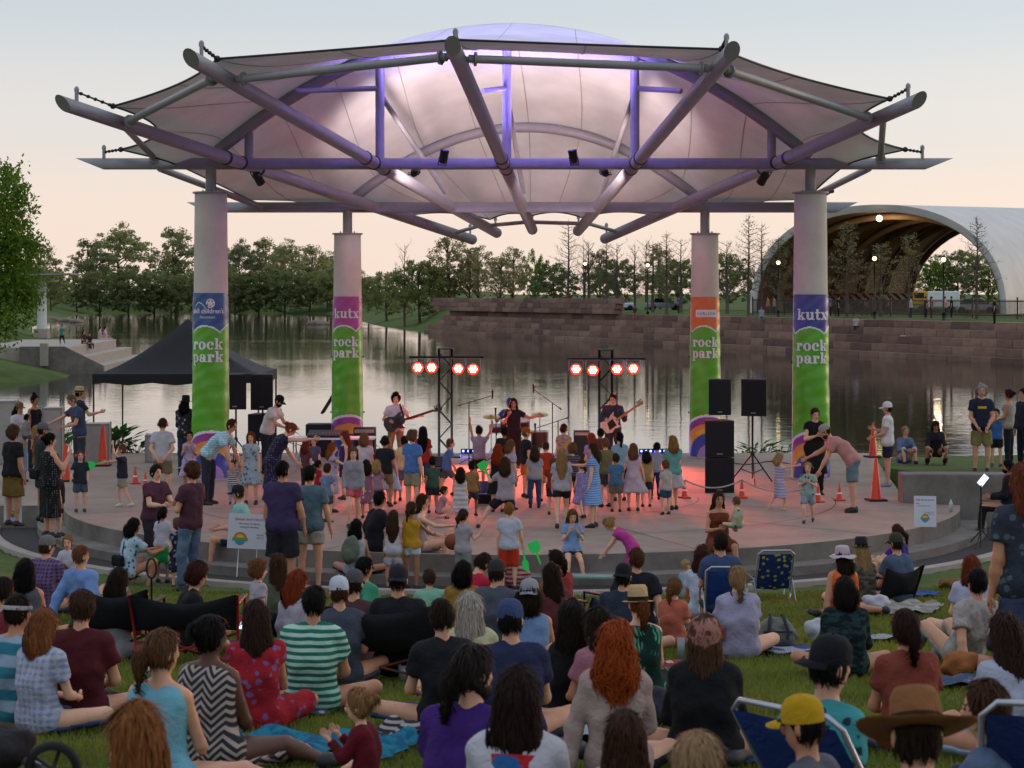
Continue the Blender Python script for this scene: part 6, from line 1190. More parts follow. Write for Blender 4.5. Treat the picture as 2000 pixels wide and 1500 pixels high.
P('man in burgundy tee kneeling behind the girl in a green skirt', 305, 944, 1.76, 130, 'kneel', Y=31.9, z=-.1, skin=2, g=1.1, hair=('short', DB), top=('tee', '4f2f3c'), bot=('pants', '2a2730'))
Fr('girl in white top and green tutu skirt with a black bob', 318, 964, 1.15, 15, 'stand', ('tee', 'b8b4c0'), ('skirt', '1f8a4a', 'plain', 'ffffff', .4, .9), ('pony', BK), 1, fem=True, Y=30.2)
Fr('girl in dark floral dress between the green skirt and the jeans', 346, 1000, 1.05, 320, 'stand', ('dress', '27263a', 'floral', '8a88a4', .1, .44, .5), None, ('pony', LB), 2, fem=True, Y=29.6)
P('curly haired person in burgundy tee and jeans leaning back', 374, 904, 1.86, 300, 'fold', Y=28.8, z='L', skin=0, hair=('curly', '4a2a1c'), top=('tee', '4c2c38'), bot=('pants', '51637c', 'denim', '7388a0'), sp1=(0, -.1, 1), l=((.08, .12, -1), (.02, -.02, -1)))
# lawn, back rows
A('man in purple plaid shirt and grey cap', 92, 1045, 1.8, 20, 'cross', ('polo', '6d5578', 'plaid', '3f3050'), ('shorts', '444450'), ('short', BR_), 0, hat=('cap', '6a6864'), hy=25)
A('woman in grey vest with long black hair', 50, 1093, 1.68, 0, 'cross', ('tank', '4b4c54'), ('shorts', '2a2a30'), ('mid', BK), 1, fem=True)
A('toddler in white top looking over a shoulder', 132, 1045, .95, 175, 'stand', ('tee', 'b4b2ba'), ('shorts', '6a6a78'), ('short', '8a6038'), 2)
A('man in light blue shirt leaning back on one arm', 158, 1065, 1.8, 30, 'recline', ('long', '6f8cc0'), ('pants', '6a6456'), ('buzz', '6a4028'), 0, g=1.1, hy=15)
A('small curly child beside the blue shirt', 122, 1102, 1.0, 40, 'cross', ('tee', '7c7080'), ('shorts', '555566'), ('curly', LB), 2)
A('boy in black tee looking down at a phone', 386, 1098, 1.7, 70, 'cross', ('tee', '1d1b1f'), ('shorts', '2c2c32'), ('curly', '3a1c18'), 0, hd=(0, .25, 1))
A('toddler girl in pale top with curly hair', 506, 1090, 1.0, 60, 'stand', ('tee', 'a8a0ac', 'floral', '9a4a60'), ('shorts', '6a6070'), ('curly', LB), 2, fem=True)
A('woman in olive top with very long brown hair', 543, 1083, 1.7, 350, 'cross', ('tee', '50543f'), ('pants', '2c2c30'), ('vlong', BR_), 1, fem=True)
A('red haired woman in white tee in a low chair', 582, 1115, 1.68, 50, 'cross', ('tee', 'a6a4b4'), ('shorts', '3c3c48'), ('mid', '7a3218'), 2, fem=True)
A('man in white trucker cap', 662, 1125, 1.75, 345, 'cross', ('tee', '3f4450'), ('shorts', '444450'), ('short', BR_), 0, hat=('cap', 'b8bcc8'))
A('person in grey cap behind the white trucker cap', 692, 1112, 1.75, 10, 'cross', ('tee', '4a3034'), ('shorts', '444450'), ('short', DB), 0, hat=('cap', '4c4a4e'))
A('man in green tee with glasses and dark hair', 712, 1088, 1.75, 60, 'recline', ('tee', '3b8a6a'), ('pants', 'a6a4ac'), ('short', BK), 1, acc=[('glasses', '111111')])
A('man in black cap sitting in the double camp chair', 778, 1115, 1.78, 5, 'chair', ('tee', '1e1d22'), ('shorts', '2a2a30'), ('buzz', DB), 0, hat=('cap', '26232a', -1), g=1.15, seat=.07, Y=17.6, z=.55)
A('man in red tee bending forward', 942, 1085, 1.8, 40, 'knees', ('tee', 'a01c34'), ('shorts', '33343c'), ('short', DB), 0, g=1.1, sp1=(0, .2, 1), sp2=(0, .7, .8), hd=(0, .6, .8))
A('man in slate tee and dark cap', 970, 1092, 1.78, 15, 'cross', ('tee', '474c58'), ('shorts', '33343c'), ('short', DB), 0, g=1.12, hat=('cap', '332f30'))
A('person in grey cap and blue vest over grey tee', 1034, 1130, 1.72, 5, 'cross', ('tank', '6a84aa'), ('shorts', '4a5566'), ('bob', DB), 1, hat=('cap', '8a8a92', -1), fem=True, g=1.08)
A('boy with short fair hair between two adults', 1068, 1130, 1.25, 10, 'cross', ('tee', '6a7080'), ('shorts', '444455'), ('short', '8a6238'), 2)
A('woman with very long dark brown hair in burgundy', 1076, 1102, 1.68, 340, 'cross', ('tee', '5a2c30'), ('pants', '2c2c33'), ('vlong', DB), 1, fem=True)
A('woman in brick red tee with sunglasses on her head', 1086, 1074, 1.7, 320, 'cross', ('tee', '8a3530'), ('shorts', '3c3c46'), ('pony', DB), 1, fem=True, acc=[('headglasses', '111')])
A('man in black tee with white back print', 1243, 1070, 1.82, 5, 'legs', ('tee', '1c1c24'), ('shorts', '2a2c3a'), ('short', '4a2a1a'), 0, g=1.12, acc=[('print', 'b8b8c0', -1, .15, .06, .004)])
A('woman in white tee with dark curly shoulder length hair', 1372, 1067, 1.7, 0, 'cross', ('tee', 'b2b8cc'), ('pants', '1f1e24'), ('curlong', '3f2018'), 1, fem=True)
A('woman in lilac tee with blonde ponytail and shoulder strap', 1440, 1106, 1.7, 355, 'cross', ('tee', '9a94ae', 'plain', 'ffffff', .14), ('pants', '1f1d24'), ('pony', '8c6c4c'), 2, fem=True, g=1.22, acc=[('strap', '4a2a2c'), ('bag', '8a4a44', -.28, .1), ('headglasses', '111')])
A('man sitting in the plain blue beach chair by the stage', 1408, 1040, 1.76, 0, 'chair', ('tee', '3a4a6a'), ('shorts', '3a3a44'), ('short', DB), 0, seat=.05, Y=23.3, z=.2)
A('woman in orange top and wide white sun hat', 1645, 1062, 1.7, 335, 'side', ('tank', 'd0602e', 'plain', 'ffffff', .18), ('shorts', 'd0602e'), ('mid', DB), 1, fem=True, g=1.25, hat=('wide', 'b8a6ac'))
A('woman in black hat with long fair hair', 1682, 1045, 1.7, 350, 'cross', ('tank', '5a5648', 'camo', '38342c'), ('pants', '2c2c30'), ('vlong', '92744e'), 2, fem=True, hat=('fedora', '29262a', '111111'))
A('woman in purple tee with dark ponytail by the stage edge', 1752, 1000, 1.68, 300, 'knees', ('tee', '3a2c80'), ('pants', '2f4a58'), ('pony', '3a2018'), 2, fem=True, Y=30.0, z=-.42)
A('man in dark cap and slate shirt in a low black chair', 1750, 1040, 1.78, 330, 'cross', ('tee', '48566e'), ('shorts', '3a3a44'), ('short', DB), 0, hat=('cap', '3a382e'), g=1.1, acc=[('glasses', '111')])
A('person in dark green camouflage shirt', 1650, 1128, 1.66, 0, 'cross', ('long', '1f3a3c', 'camo', '121a20', .16), ('pants', '16181c'), ('bob', '1d1512'), 1, fem=True, g=1.15)
A('woman with auburn hair in white tee at the right', 1897, 1086, 1.68, 5, 'cross', ('tee', 'a9aac0'), ('pants', '33343c'), ('mid', '6a2e1a'), 2, fem=True)
A('man in beige patterned shirt reclining with raised knees', 1908, 1112, 1.8, 335, 'recline', ('polo', 'a39a96', 'floral', '8d837f'), ('pants', '8f8f88'), ('short', BK), 0, g=1.05, aL=((.3, -.4, -1), (.1, -.3, -1)))
A('person in black tee half hidden right of the double camp chair', 862, 1172, 1.72, 340, 'cross', ('tee', '1c1b20'), ('pants', '2f4668'), ('short', DB), 0)
A('woman in dusty pink tee right of the open back dress', 1168, 1188, 1.64, 330, 'cross', ('tee', 'a06a78'), ('pants', '33343c'), ('mid', DB), 1, fem=True)
A('man in black cap with white badge behind the straw hat', 1218, 1100, 1.74, 20, 'cross', ('tee', '2a3040'), ('shorts', '3a3a44'), ('short', DB), 0, hat=('cap', '1b1b20', -1))
A('toddler with fair fluff of hair beside the white tee woman', 1340, 1092, .95, 60, 'cross', ('tee', '8aa0b4'), ('shorts', '6a6a78'), ('buzz', 'a58a60'), 2)
A('person in dark red top at the left frame edge', 6, 1128, 1.7, 20, 'cross', ('tee', '6a2a30'), ('shorts', '33333a'), ('short', DB), 0)
A('person in charcoal hoodie at the right frame edge', 1992, 1118, 1.74, 350, 'cross', ('long', '2e2c34'), ('pants', '33343c'), ('short', BK), 1)
A('boy in mint tee between the trucker cap and the red tee', 838, 1112, 1.3, 350, 'cross', ('tee', '7aa890'), ('shorts', '3c4450'), ('short', BR_), 2)
A('woman in mustard tee with dark bob behind the slate tee man', 905, 1096, 1.64, 10, 'cross', ('tee', '8c6a2a'), ('pants', '2c2c33'), ('bob', BK), 1, fem=True)
A('girl in coral tee with a braid left of the lilac tee', 1318, 1128, 1.35, 30, 'cross', ('tee', 'b0604c'), ('shorts', '3a3f55'), ('pony', LB), 2, fem=True)
A('woman in pale grey tee with dark hair behind the maroon tee', 232, 1110, 1.66, 15, 'cross', ('tee', '8a8a92'), ('pants', '33343c'), ('mid', DB), 1, fem=True)
# lawn, front rows
A('woman with white headband and teal striped vest lifting a dark cup', 35, 1163, 1.72, 25, 'cross', ('tank', '8aa0b4', 'stripe2', '2f6f80', .12), ('shorts', '8f8b80'), ('short', DB), 1, fem=False, g=1.05, acc=[('headband', 'b0aab0')], aR=((.5, .5, -.7), (-.1, .5, .9)), hy=20)
A('person in white and blue checks behind the striped vest', 88, 1190, 1.6, 30, 'cross', ('tee', 'a8aabc', 'plaid', '7f88a8'), ('pants', '3c4a6a'), ('mid', '7c4a2a'), 2, fem=True)
A('man in maroon tee with thick brown hair', 160, 1152, 1.8, 5, 'cross', ('tee', '4b1820'), ('pants', '2c4a6a', 'denim', '35557a'), ('short', '3a2418'), 0, g=1.05)
A('woman in light blue vest with brown ponytail', 318, 1230, 1.7, 20, 'side', ('tank', '6fa6b8', 'plain', 'ffffff', .12), ('pants', '232228'), ('pony', '5a3c28'), 0, fem=True, hy=25)
A('woman with straight copper hair close to the camera', 265, 1374, 1.7, 330, 'cross', ('tee', '5a2c2c'), ('pants', '333333'), ('vlong', '7a4a28'), 2, fem=True)
A('woman in zigzag print dress with black braided hair', 412, 1180, 1.72, 20, 'side', ('tank', 'a8978f', 'chevron', '2c3038', .12), ('skirt', 'b09084', 'chevron', '33343c', .5, .5), ('bun', BK), 4, fem=True, g=1.2, hy=30)
A('woman in red floral dress with long dark brown hair', 500, 1175, 1.68, 350, 'cross', ('dress', '9a1f2c', 'floral', '7a5a8c', .1, .4, .4), None, ('long', '33201a'), 1, fem=True)
A('man in green and white striped tee', 613, 1145, 1.8, 5, 'cross', ('tee', '1f6a58', 'stripe6', 'a8c8b8', .12), ('shorts', '25262e'), ('short', BK), 1, g=1.08)
A('toddler girl in maroon top with two hair buns holding food', 700, 1332, .98, 285, 'cross', ('long', '5e1420'), ('shorts', 'a8a4b0'), ('bun', '84603c'), 2, fem=True, a=((.15, .5, -.8), (-.2, .7, .7)))
A('woman in pale yellow top with long grey blonde hair', 918, 1158, 1.68, 0, 'cross', ('tee', 'b3b08c'), ('pants', '6f86a4', 'denim', '8ea2ba'), ('long', 'a59a90'), 2, fem=True)
A('man in navy tee and navy cap', 997, 1170, 1.8, 355, 'cross', ('tee', '262a48'), ('shorts', '2a2c38'), ('short', BK), 0, g=1.2, hat=('cap', '38446a'), hy=15)
A('man in purple shirt with long dark ponytail and grey beard', 925, 1262, 1.78, 25, 'cross', ('tee', '3b1f66'), ('pants', '222228'), ('pony', '241c1a'), 0, g=1.1, face='beard', hy=25)
A('woman in white sweatshirt with kite print and dark hair', 1012, 1304, 1.7, 10, 'cross', ('long', 'b4b2ba'), ('pants', '2a2a30'), ('long', '241613'), 1, fem=True, g=1.1, acc=[('print', 'b0282c', -1, .26, .12, .0, 'camo', '2a5a94')])
A('woman in black dress with open back and long dark hair', 1118, 1174, 1.7, 5, 'cross', ('sundress', '17161a', 'plain', 'ffffff', .1, .4, .4), None, ('long', '1e1412'), 1, fem=True)
A('woman with bright red curly hair in beige top', 1202, 1214, 1.7, 0, 'side', ('long', 'a18b86'), ('pants', '1d1c22'), ('curlong', '8c3a12'), 2, fem=True)
A('woman in palm print dress and straw hat', 1246, 1138, 1.68, 345, 'cross', ('sundress', '14302a', 'palm', '4d8a70', .1, .4, .4), None, ('pony', '6a3a20'), 2, fem=True, hat=('fedora', 'b79a70', '1e1a18'))
A('woman in black shawl with floral headscarf and long braids', 1376, 1204, 1.72, 5, 'cross', ('long', '17161a', 'plain', 'ffffff', .16), ('pants', '17161a'), ('vlong', '4a3424'), 1, fem=True, g=1.3, acc=[('scarf', '9a6a60')])
A('woman in rust tee with dark low bun', 1768, 1192, 1.7, 350, 'cross', ('tee', '7a3a2e'), ('pants', '3a4a66'), ('pony', '2c1814'), 1, fem=True, g=1.15)
A('man in teal floral shirt and backward black cap in a blue beach chair', 1622, 1240, 1.8, 60, 'legs', ('polo', '3a8a8c', 'floral', '16323c'), ('pants', '6a7078'), ('short', BK), 0, g=1.15, hat=('cap', '17171c', -1), ph=.16, hd=(.05, .1, 1))
A('boy in yellow cap and grey tee facing left', 1568, 1357, 1.55, 300, 'cross', ('tee', '555560'), ('shorts', '33343c'), ('short', BK), 1, hat=('cap', 'b08a18'))
A('man in wide brown felt hat close to the camera', 1790, 1332, 1.8, 0, 'cross', ('polo', '1c3a48', 'camo', '25607a'), ('pants', '2a3a4a'), ('short', DB), 0, g=1.1, hat=('cowboy', '7c5232', '3a2418'))
A('woman in white tee with long dark hair at the right frame edge', 1962, 1200, 1.7, 340, 'cross', ('tee', 'a4a8bc'), ('pants', '8a9cb4', 'denim', 'a2b0c4'), ('long', '33201a'), 1, fem=True)
A('girl with long brown hair in pale blue at the bottom edge', 1222, 1390, 1.35, 5, 'cross', ('tee', '8fb0bc'), ('shorts', '445'+'566'), ('long', '3a241a'), 2, fem=True)
A('woman with fair hair in a loose low bun at the bottom edge', 1362, 1392, 1.6, 10, 'cross', ('tee', '4a4450'), ('pants', '2c2c33'), ('bun', '8a6e50'), 2, fem=True)
A('person in jeans with raised knee at the lower right', 1925, 1330, 1.65, 300, 'knees', ('tee', '50607a'), ('pants', '8794a8', 'denim', '9fabbd'), ('short', BR_), 0)
# far people, a few pixels each
def Bk(label, x, yt, yf, z, top, bot, yaw=0, pose='stand', hair=('short', DB), skin=1): return P(label, x, yt, 1.7, yaw, pose, Y=(CZ-z)*F/(yf-HY) if yf-HY > 5 else 200, z=z, skin=skin, hair=hair, top=('tee', top), bot=('pants', bot), group=BG)
def Bw(label, x, Y, top, bot, yaw=90, pose='stand', z=2.15, H=1.72):
    Y = max(Y, WLX(x)+6+(x % 7)*.8) if x < 1900 else Y
    return P(label, x, 600, H, yaw, pose, Y=Y, z=z, skin=1, hair=('short', DB), top=('tee', top), bot=('pants', bot), group=BG)
for x, Y, c1, c2, lb in [(1128, 176, '2a2c33', '3a3a40', 'person in dark clothes with a bicycle side, left pair below the first lamp'), (1136, 176, 'b0b0b6', '3a4050', 'person in white top, right of the pair below the first lamp'), (1166, 178, '26262c', '2a2a30', 'person in black, left of the pair right of the first lamp'), (1176, 178, 'b8b6ba', '3a4050', 'person in white, right of the pair right of the first lamp'), (1325, 170, '3a4a8c', '2a2a30', 'person in blue near the rear right column'), (1500, 160, '9a6a4a', '5a5048', 'person in tan top left of the front right column'), (1512, 160, '8a7a66', '3a3a44', 'person in beige top left of the front right column'), (1622, 140, '3a4a7c', '26262c', 'person in navy just right of the front right column'), (1638, 142, '17171b', '17171b', 'person in black striding on the terrace lawn'), (1779, 148, 'a8acb8', '33343c', 'person in white top below the fourth lamp'), (1808, 150, '3a3438', '26262c', 'person in dark coat left of the food truck'), (1820, 150, '8a4a50', '44404c', 'person in dull red top in front of the food truck'), (1845, 149, 'b8a8a0', '33343c', 'person in cream top below the fifth lamp'), (1858, 149, '1d1d22', '1d1d22', 'person in black below the fifth lamp'), (1942, 118, '1b1a1e', '1b1a1e', 'person in black walking on the terrace at the far right'), (1690, 165, '5a5a66', '26262c', 'person in grey behind the fence'), (1735, 168, '6a3a3a', '26262c', 'person in dull maroon behind the fence'), (948, 236, 'b8b8c0', '33343c', 'left white shirted person above the granite wall'), (958, 236, 'b0b4c4', '33343c', 'right white shirted person above the granite wall')]:
    Bw(lb, x, Y, c1, c2, random.choice((80, 100, 260, 280)), random.choice(('stand', 'walk')), 2.1 if x > 1000 else 2.2)
wl = lambda x: float(np.interp(x, [830, 1180, 1600, 2000], [233, 188, 152, 128]))
for x, k, c1, c2, lb in [(1487, 4, '8a96a8', '5f7ca4', 'person in pale jeans sitting on the terrace left of the front right column'), (1672, 3, 'a8a8b0', '2c2c33', 'person in white sitting on the upper terrace step'), (1764, 1, 'a3a3aa', '3f4a66', 'person in white sitting on the terrace, left of a pair'), (1776, 1, 'b04a46', '2c2c33', 'person in red sitting on the terrace, right of a pair'), (1240, 4, '3a3438', '8a6a5a', 'person in dark top sitting on the terrace edge left of the rear right column')]:
    P(lb, x, 640, 1.7, 185, 'chair', Y=wl(x)+.8*k+1.0, z=-.75+.56*k+.1, skin=1, hair=('short', DB), top=('tee', c1), bot=('pants', c2), seat=.46, group='people sitting on the granite terrace')
SG = 'people on the lakeside steps'
P('child in teal top walking on the lakeside terrace', 121, 643, 1.25, 200, 'walk', Y=118, z=.95, skin=1, hair=('short', DB), top=('tee', '2f7f80'), bot=('pants', '22242c'), group=SG)
P('woman in dark top sitting on the lakeside steps', 164, 655, 1.68, 120, 'chair', Y=121, z=.42, skin=1, hair=('mid', DB), top=('tee', '4a2c2c'), bot=('pants', '55545c'), seat=.5, group=SG)
P('child in black leaning on the woman on the lakeside steps', 175, 656, 1.4, 150, 'chair', Y=120.5, z=.42, skin=1, hair=('short', DB), top=('tee', '2a2a30'), bot=('pants', '1f1f24'), seat=.5, group=SG)
P('person in pale pink sitting at the far corner of the lakeside terrace', 196, 640, 1.68, 80, 'chair', Y=133, z=.42, skin=2, hair=('short', DB), top=('tee', 'b8a0a0'), bot=('pants', 'a09088'), seat=.5, group=SG)
P('person in pale lilac sitting at the far corner of the lakeside terrace', 206, 641, 1.68, 90, 'chair', Y=133.5, z=.42, skin=2, hair=('short', DB), top=('tee', 'b0a8b8'), bot=('pants', '9a9aa8'), seat=.5, group=SG)
# ------------------------------------------------------------------ stage equipment
def mw(pn, v): return pn['loc']+pn['R']@Vector(v)
M_CHR = mat('bright_metal', '9a9aa0', .3, .1, metal=.8); M_GRILLE = mat('speaker_grille', '131216', .75, .3, 90, .5, 160); M_CAB = mat('speaker_cabinet', '1b191d', .6, .2, 20, .2, 60)
M_LENS = mat('red_lens', 'ff5a3c', .3, 0, emit=(1, .09, .05), es=2.4); M_LED = mat('led_core', 'fff0e0', .3, 0, emit=(1, .45, .33), es=4.5); M_HALO = mat('halo_ring_glow', '4a1510', .35, .1, emit=(1, .05, .025), es=.9)  # last one: dim red emission standing in for the halo round the lens
TG = 'red stage lamps on the lighting towers'
def tower(xc, yt, Y, xs, ybar, x0, x1, lab):
    b = px(xc, 575, Y); e = empty('lighting_tower', (b.x, Y, 0), 0, f'{lab} black lighting tower of square truss behind the band', 'lighting tower'); h = px(xc, yt, Y).z; w_ = .155
    for i in (-1, 1):
        for j in (-1, 1): k = MB(); k.tube([(i*w_, j*w_, .04), (i*w_, j*w_, h)], .026, 8); k.build('chord', M_BLACK, e)
    k = MB(); n = 7
    for s in range(n):
        z0, z1 = .1+(h-.2)*s/n, .1+(h-.2)*(s+1)/n; d = 1 if s % 2 else -1
        for j in (-1, 1): k.tube([(-w_*d, j*w_, z0), (w_*d, j*w_, z1)], .012, 5); k.tube([(j*w_, -w_*d, z0), (j*w_, w_*d, z1)], .012, 5)
    tag(k.build('lacing', M_BLACK, e), kind='stuff'); k = MB(); k.box((0, 0, h), (.37, .37, .03)); k.build('top_plate', M_BLACK, e); k = MB(); k.box((0, 0, .02), (.75, .75, .04), bev=.01); k.build('base_plate', M_BLACK, e)
    zb = px(xc, ybar, Y).z; k = MB(); k.tube([((x0-xc)/F*Y, -.2, zb), ((x1-xc)/F*Y, -.2, zb)], .026, 8); k.build('crossbar', M_BLACK, e)
    for q, (xl, yl) in enumerate(xs):
        p = px(xl, yl, Y-.2); d = Vector(((0-p.x)*.12, -8.0, -2.5)).normalized(); R = d.to_track_quat('Z', 'Y').to_matrix()
        f = empty('stage_lamp', p, 0, f'{ORD[q]} red stage lamp from the left on the {lab} lighting tower', 'stage lamp', TG)
        k = MB(); k.lathe([(0, -.2), (.07, -.2), (.11, -.12), (.15, .0), (.155, .05), (.148, .05)], 20, M=R); k.build('housing', M_BLACK, f); k = MB(); k.lathe([(.15, .05), (.112, .03)], 20, M=R); k.build('halo_ring', M_HALO, f)  # glowing ring round the lens imitates the lamp's red halo
        k = MB(); k.lathe([(.112, .03), (0, .032)], 20, M=R); k.build('lens', M_LENS, f); k = MB()
        for a in range(7): o = R@Vector((0 if a == 6 else .075*math.cos(a*1.047), 0 if a == 6 else .075*math.sin(a*1.047), .036)); k.lathe([(.03, 0), (0, .004)], 8, o, M=R)
        tag(k.build('led', M_LED, f), kind='stuff')
        k = MB(); k.tube([(-.17, 0, -.02), (-.17, 0, zb-p.z-.03), (.17, 0, zb-p.z-.03), (.17, 0, -.02)], .012, 6); k.build('yoke', M_CHR, f)
        spot('lamp', d*.08, d*2, (1, .12, .06), 1250, 70, 1.0, .12, f)
tower(870, 681, 48.4, [(816, 717), (843, 717), (895, 719), (924, 720)], 697, 800, 945, 'left'); tower(1183, 683, 48.6, [(1125, 720), (1158, 722), (1205, 720), (1237, 719)], 700, 1108, 1260, 'right')
def spk(x0, x1, y0, y1, Y, rz, label, group='loudspeakers beside the stage', dep=.42, badge=True):
    a = px((x0+x1)/2, y1, Y); w_ = (x1-x0)/F*Y; h = (y1-y0)/F*Y; e = empty('loudspeaker', a, rz, label, 'loudspeaker', group)
    k = MB(); k.add([(-w_/2, 0, 0), (w_/2, 0, 0), (w_*.34, dep, 0), (-w_*.34, dep, 0), (-w_/2, 0, h), (w_/2, 0, h), (w_*.34, dep, h), (-w_*.34, dep, h)], [(0, 3, 2, 1), (4, 5, 6, 7), (0, 1, 5, 4), (1, 2, 6, 5), (2, 3, 7, 6), (3, 0, 4, 7)]); k.build('cabinet', M_CAB, e)
    k = MB(); k.box((0, -.008, h*.5), (w_*.92, .014, h*.9), bev=.004); k.build('grille', M_GRILLE, e)
    if badge: k = MB(); k.box((0, -.019, h*.09), (w_*.2, .006, h*.03)); k.build('badge', M_CHR, e)
    return a, w_, h
def stand(p, label, h, tri=True, foot=0.0):
    e = empty('speaker_stand', (p.x, p.y+.2, foot), 0, label, 'stand'); k = MB(); k.tube([(0, 0, .1), (0, 0, h)], .022, 8); k.build('pole', M_BLACK, e)
    if tri:
        for q in range(3):
            a = q*2.094+.5; k = MB(); k.tube([(0, 0, .62), (.5*math.cos(a), .5*math.sin(a), .01)], .016, 6); k.tube([(0, 0, .2), (.28*math.cos(a), .28*math.sin(a), .29)], .01, 5); k.build('leg', M_BLACK, e)
        k = MB(); k.lathe([(.04, .56), (.045, .6), (.04, .66)], 10); k.build('collar', M_BLACK, e)
p, w_, h = spk(436, 481, 731, 800, 45.6, .12, 'left one of two loudspeakers on poles by the front left column'); stand(p, 'speaker pole behind the front left column', p.z)
p, w_, h = spk(489, 533, 731, 801, 46.4, -.1, 'right one of two loudspeakers on poles by the front left column'); spk(484, 538, 809, 862, 46.6, 0, 'black subwoofer under the left pair of loudspeakers', dep=.6); stand(p, 'short pole on the left subwoofer', p.z-.62, False, .62)
p, w_, h = spk(1384, 1428, 741, 811, 39.9, .05, 'loudspeaker on top of the tall subwoofer stack'); stand(p, 'short pole above the tall subwoofer stack', p.z-1.44, False, 1.44)
spk(1377, 1434, 895, 963, 39.6, 0, 'lower subwoofer of the tall black stack', dep=.62); spk(1377, 1434, 822, 893, 39.6, 0, 'upper subwoofer of the tall black stack', dep=.62)
p, w_, h = spk(1447, 1497, 741, 813, 41.5, -.35, 'loudspeaker on a tripod stand right of the subwoofer stack'); stand(p, 'black tripod speaker stand right of the subwoofer stack', p.z)
# amplifiers, monitors, light bars
def cab(name, x0, x1, y0, y1, Y, label, m1, m2, dep=.35, tilt=0.0):
    a = px((x0+x1)/2, y1, Y); a.z = max(0, a.z) if tilt == 0 else 0.0; w_ = (x1-x0)/F*Y; h = (y1-y0)/F*Y; e = empty(name, (a.x, a.y, a.z), 0, label, name.replace('_', ' ')); R = Matrix.Rotation(tilt, 3, 'X')
    k = MB(); k.box(R@Vector((0, dep/2, h/2)), (w_, dep, h), M=R, bev=.02); k.build('case', m1, e); k = MB(); k.box(R@Vector((0, -.006, h*.42)), (w_*.9, .012, h*.74), M=R); k.build('grille', m2, e); k = MB(); k.box(R@Vector((0, -.006, h*.9)), (w_*.9, .012, h*.1), M=R); k.build('control_panel', M_CHR, e); return e
M_BRN = mat('amp_tolex', '3a2a26', .7, .2, 30)
cab('guitar_amplifier', 690, 733, 838, 906, 46.8, 'brown amplifier beside the bass player', M_BRN, M_GRILLE); cab('guitar_amplifier', 1121, 1152, 849, 905, 47.6, 'black amplifier left of the guitarist', M_CAB, M_GRILLE)
for i, (x, y, Y) in enumerate(((950, 985, 36.9), (850, 935, 42), (1130, 940, 41.6))):
    b = gpx(x, y); cab('floor_monitor', x-22, x+22, y-28, y, b.y, f'black wedge monitor on the stage floor, {("nearest the front", "left of the centre microphone", "right of the centre microphone")[i]}', M_CAB, M_GRILLE, .4, .5)
M_BLUE = mat('blue_led', '3a4cff', .3, 0, emit=(.08, .12, 1), es=9.0)
for i, (x0, x1, y, Y) in enumerate(((900, 930, 880, 49.0), (1085, 1105, 878, 49.1), (1248, 1302, 882, 49.0))):
    a = px((x0+x1)/2, y, Y); w_ = (x1-x0)/F*Y; e = empty('light_bar', (a.x, Y, 0), 0, f'{("left", "middle", "right")[i]} blue LED light bar at the rear of the stage', 'light bar', 'blue LED bars at the stage rear'); k = MB(); k.box((0, 0, .09), (w_, .12, .12), bev=.01); k.build('housing', M_BLACK, e); n = max(3, int(w_/.11))
    for q in range(n): k = MB(); k.ball((w_*((q+.5)/n-.5), -.065, .1), (.028, .012, .028), 8); k.build('lamp_lens', M_BLUE, e)
    l = spot('lamp', (0, -.1, .15), (0, -2, 1.0), (.1, .14, 1), 25, 120, .9, .1, e)
def mic(x, yb, yt, tip, Y, label, lean=0):
    b = px(x, 575, Y); h = px(x, yt, Y).z; e = empty('microphone_stand', (b.x, Y, 0), 0, label, 'microphone stand', 'microphone stands'); k = MB(); k.tube([(0, 0, 0), (0, 0, h)], .012, 6); k.build('pole', M_BLACK, e)
    for q in range(3): k = MB(); k.tube([(0, 0, .16), (.28*math.cos(q*2.1+.4), .28*math.sin(q*2.1+.4), .01)], .009, 5); k.build('leg', M_BLACK, e)
    t = px(*tip, Y); t = Vector((t.x-b.x, -.15, t.z)); d = (t-Vector((0, 0, h))).normalized(); k = MB(); k.tube([Vector((0, 0, h))-d*.25, t], .009, 6); k.tube([Vector((0, 0, h))-d*.27, Vector((0, 0, h))-d*.2], .018, 6); k.build('boom', M_BLACK, e)
    k = MB(); k.tube([t-Vector((0, .02, .08)), t+Vector((0, -.02, .09))], [.016, .022], 8); k.ball(t+Vector((0, -.02, .1)), .03, 8); k.build('microphone', M_BLACK, e)
mic(916, 915, 786, (962, 772), 46.2, 'microphone stand left of the singer with boom rising to the right'); mic(1079, 905, 787, (1042, 760), 46.4, 'microphone stand right of the singer with boom rising to the left'); mic(1090, 900, 822, (1045, 836), 47.2, 'low microphone stand right of the singer reaching over the drums'); mic(969, 905, 830, (968, 805), 47.0, 'short upright microphone stand left of the singer')
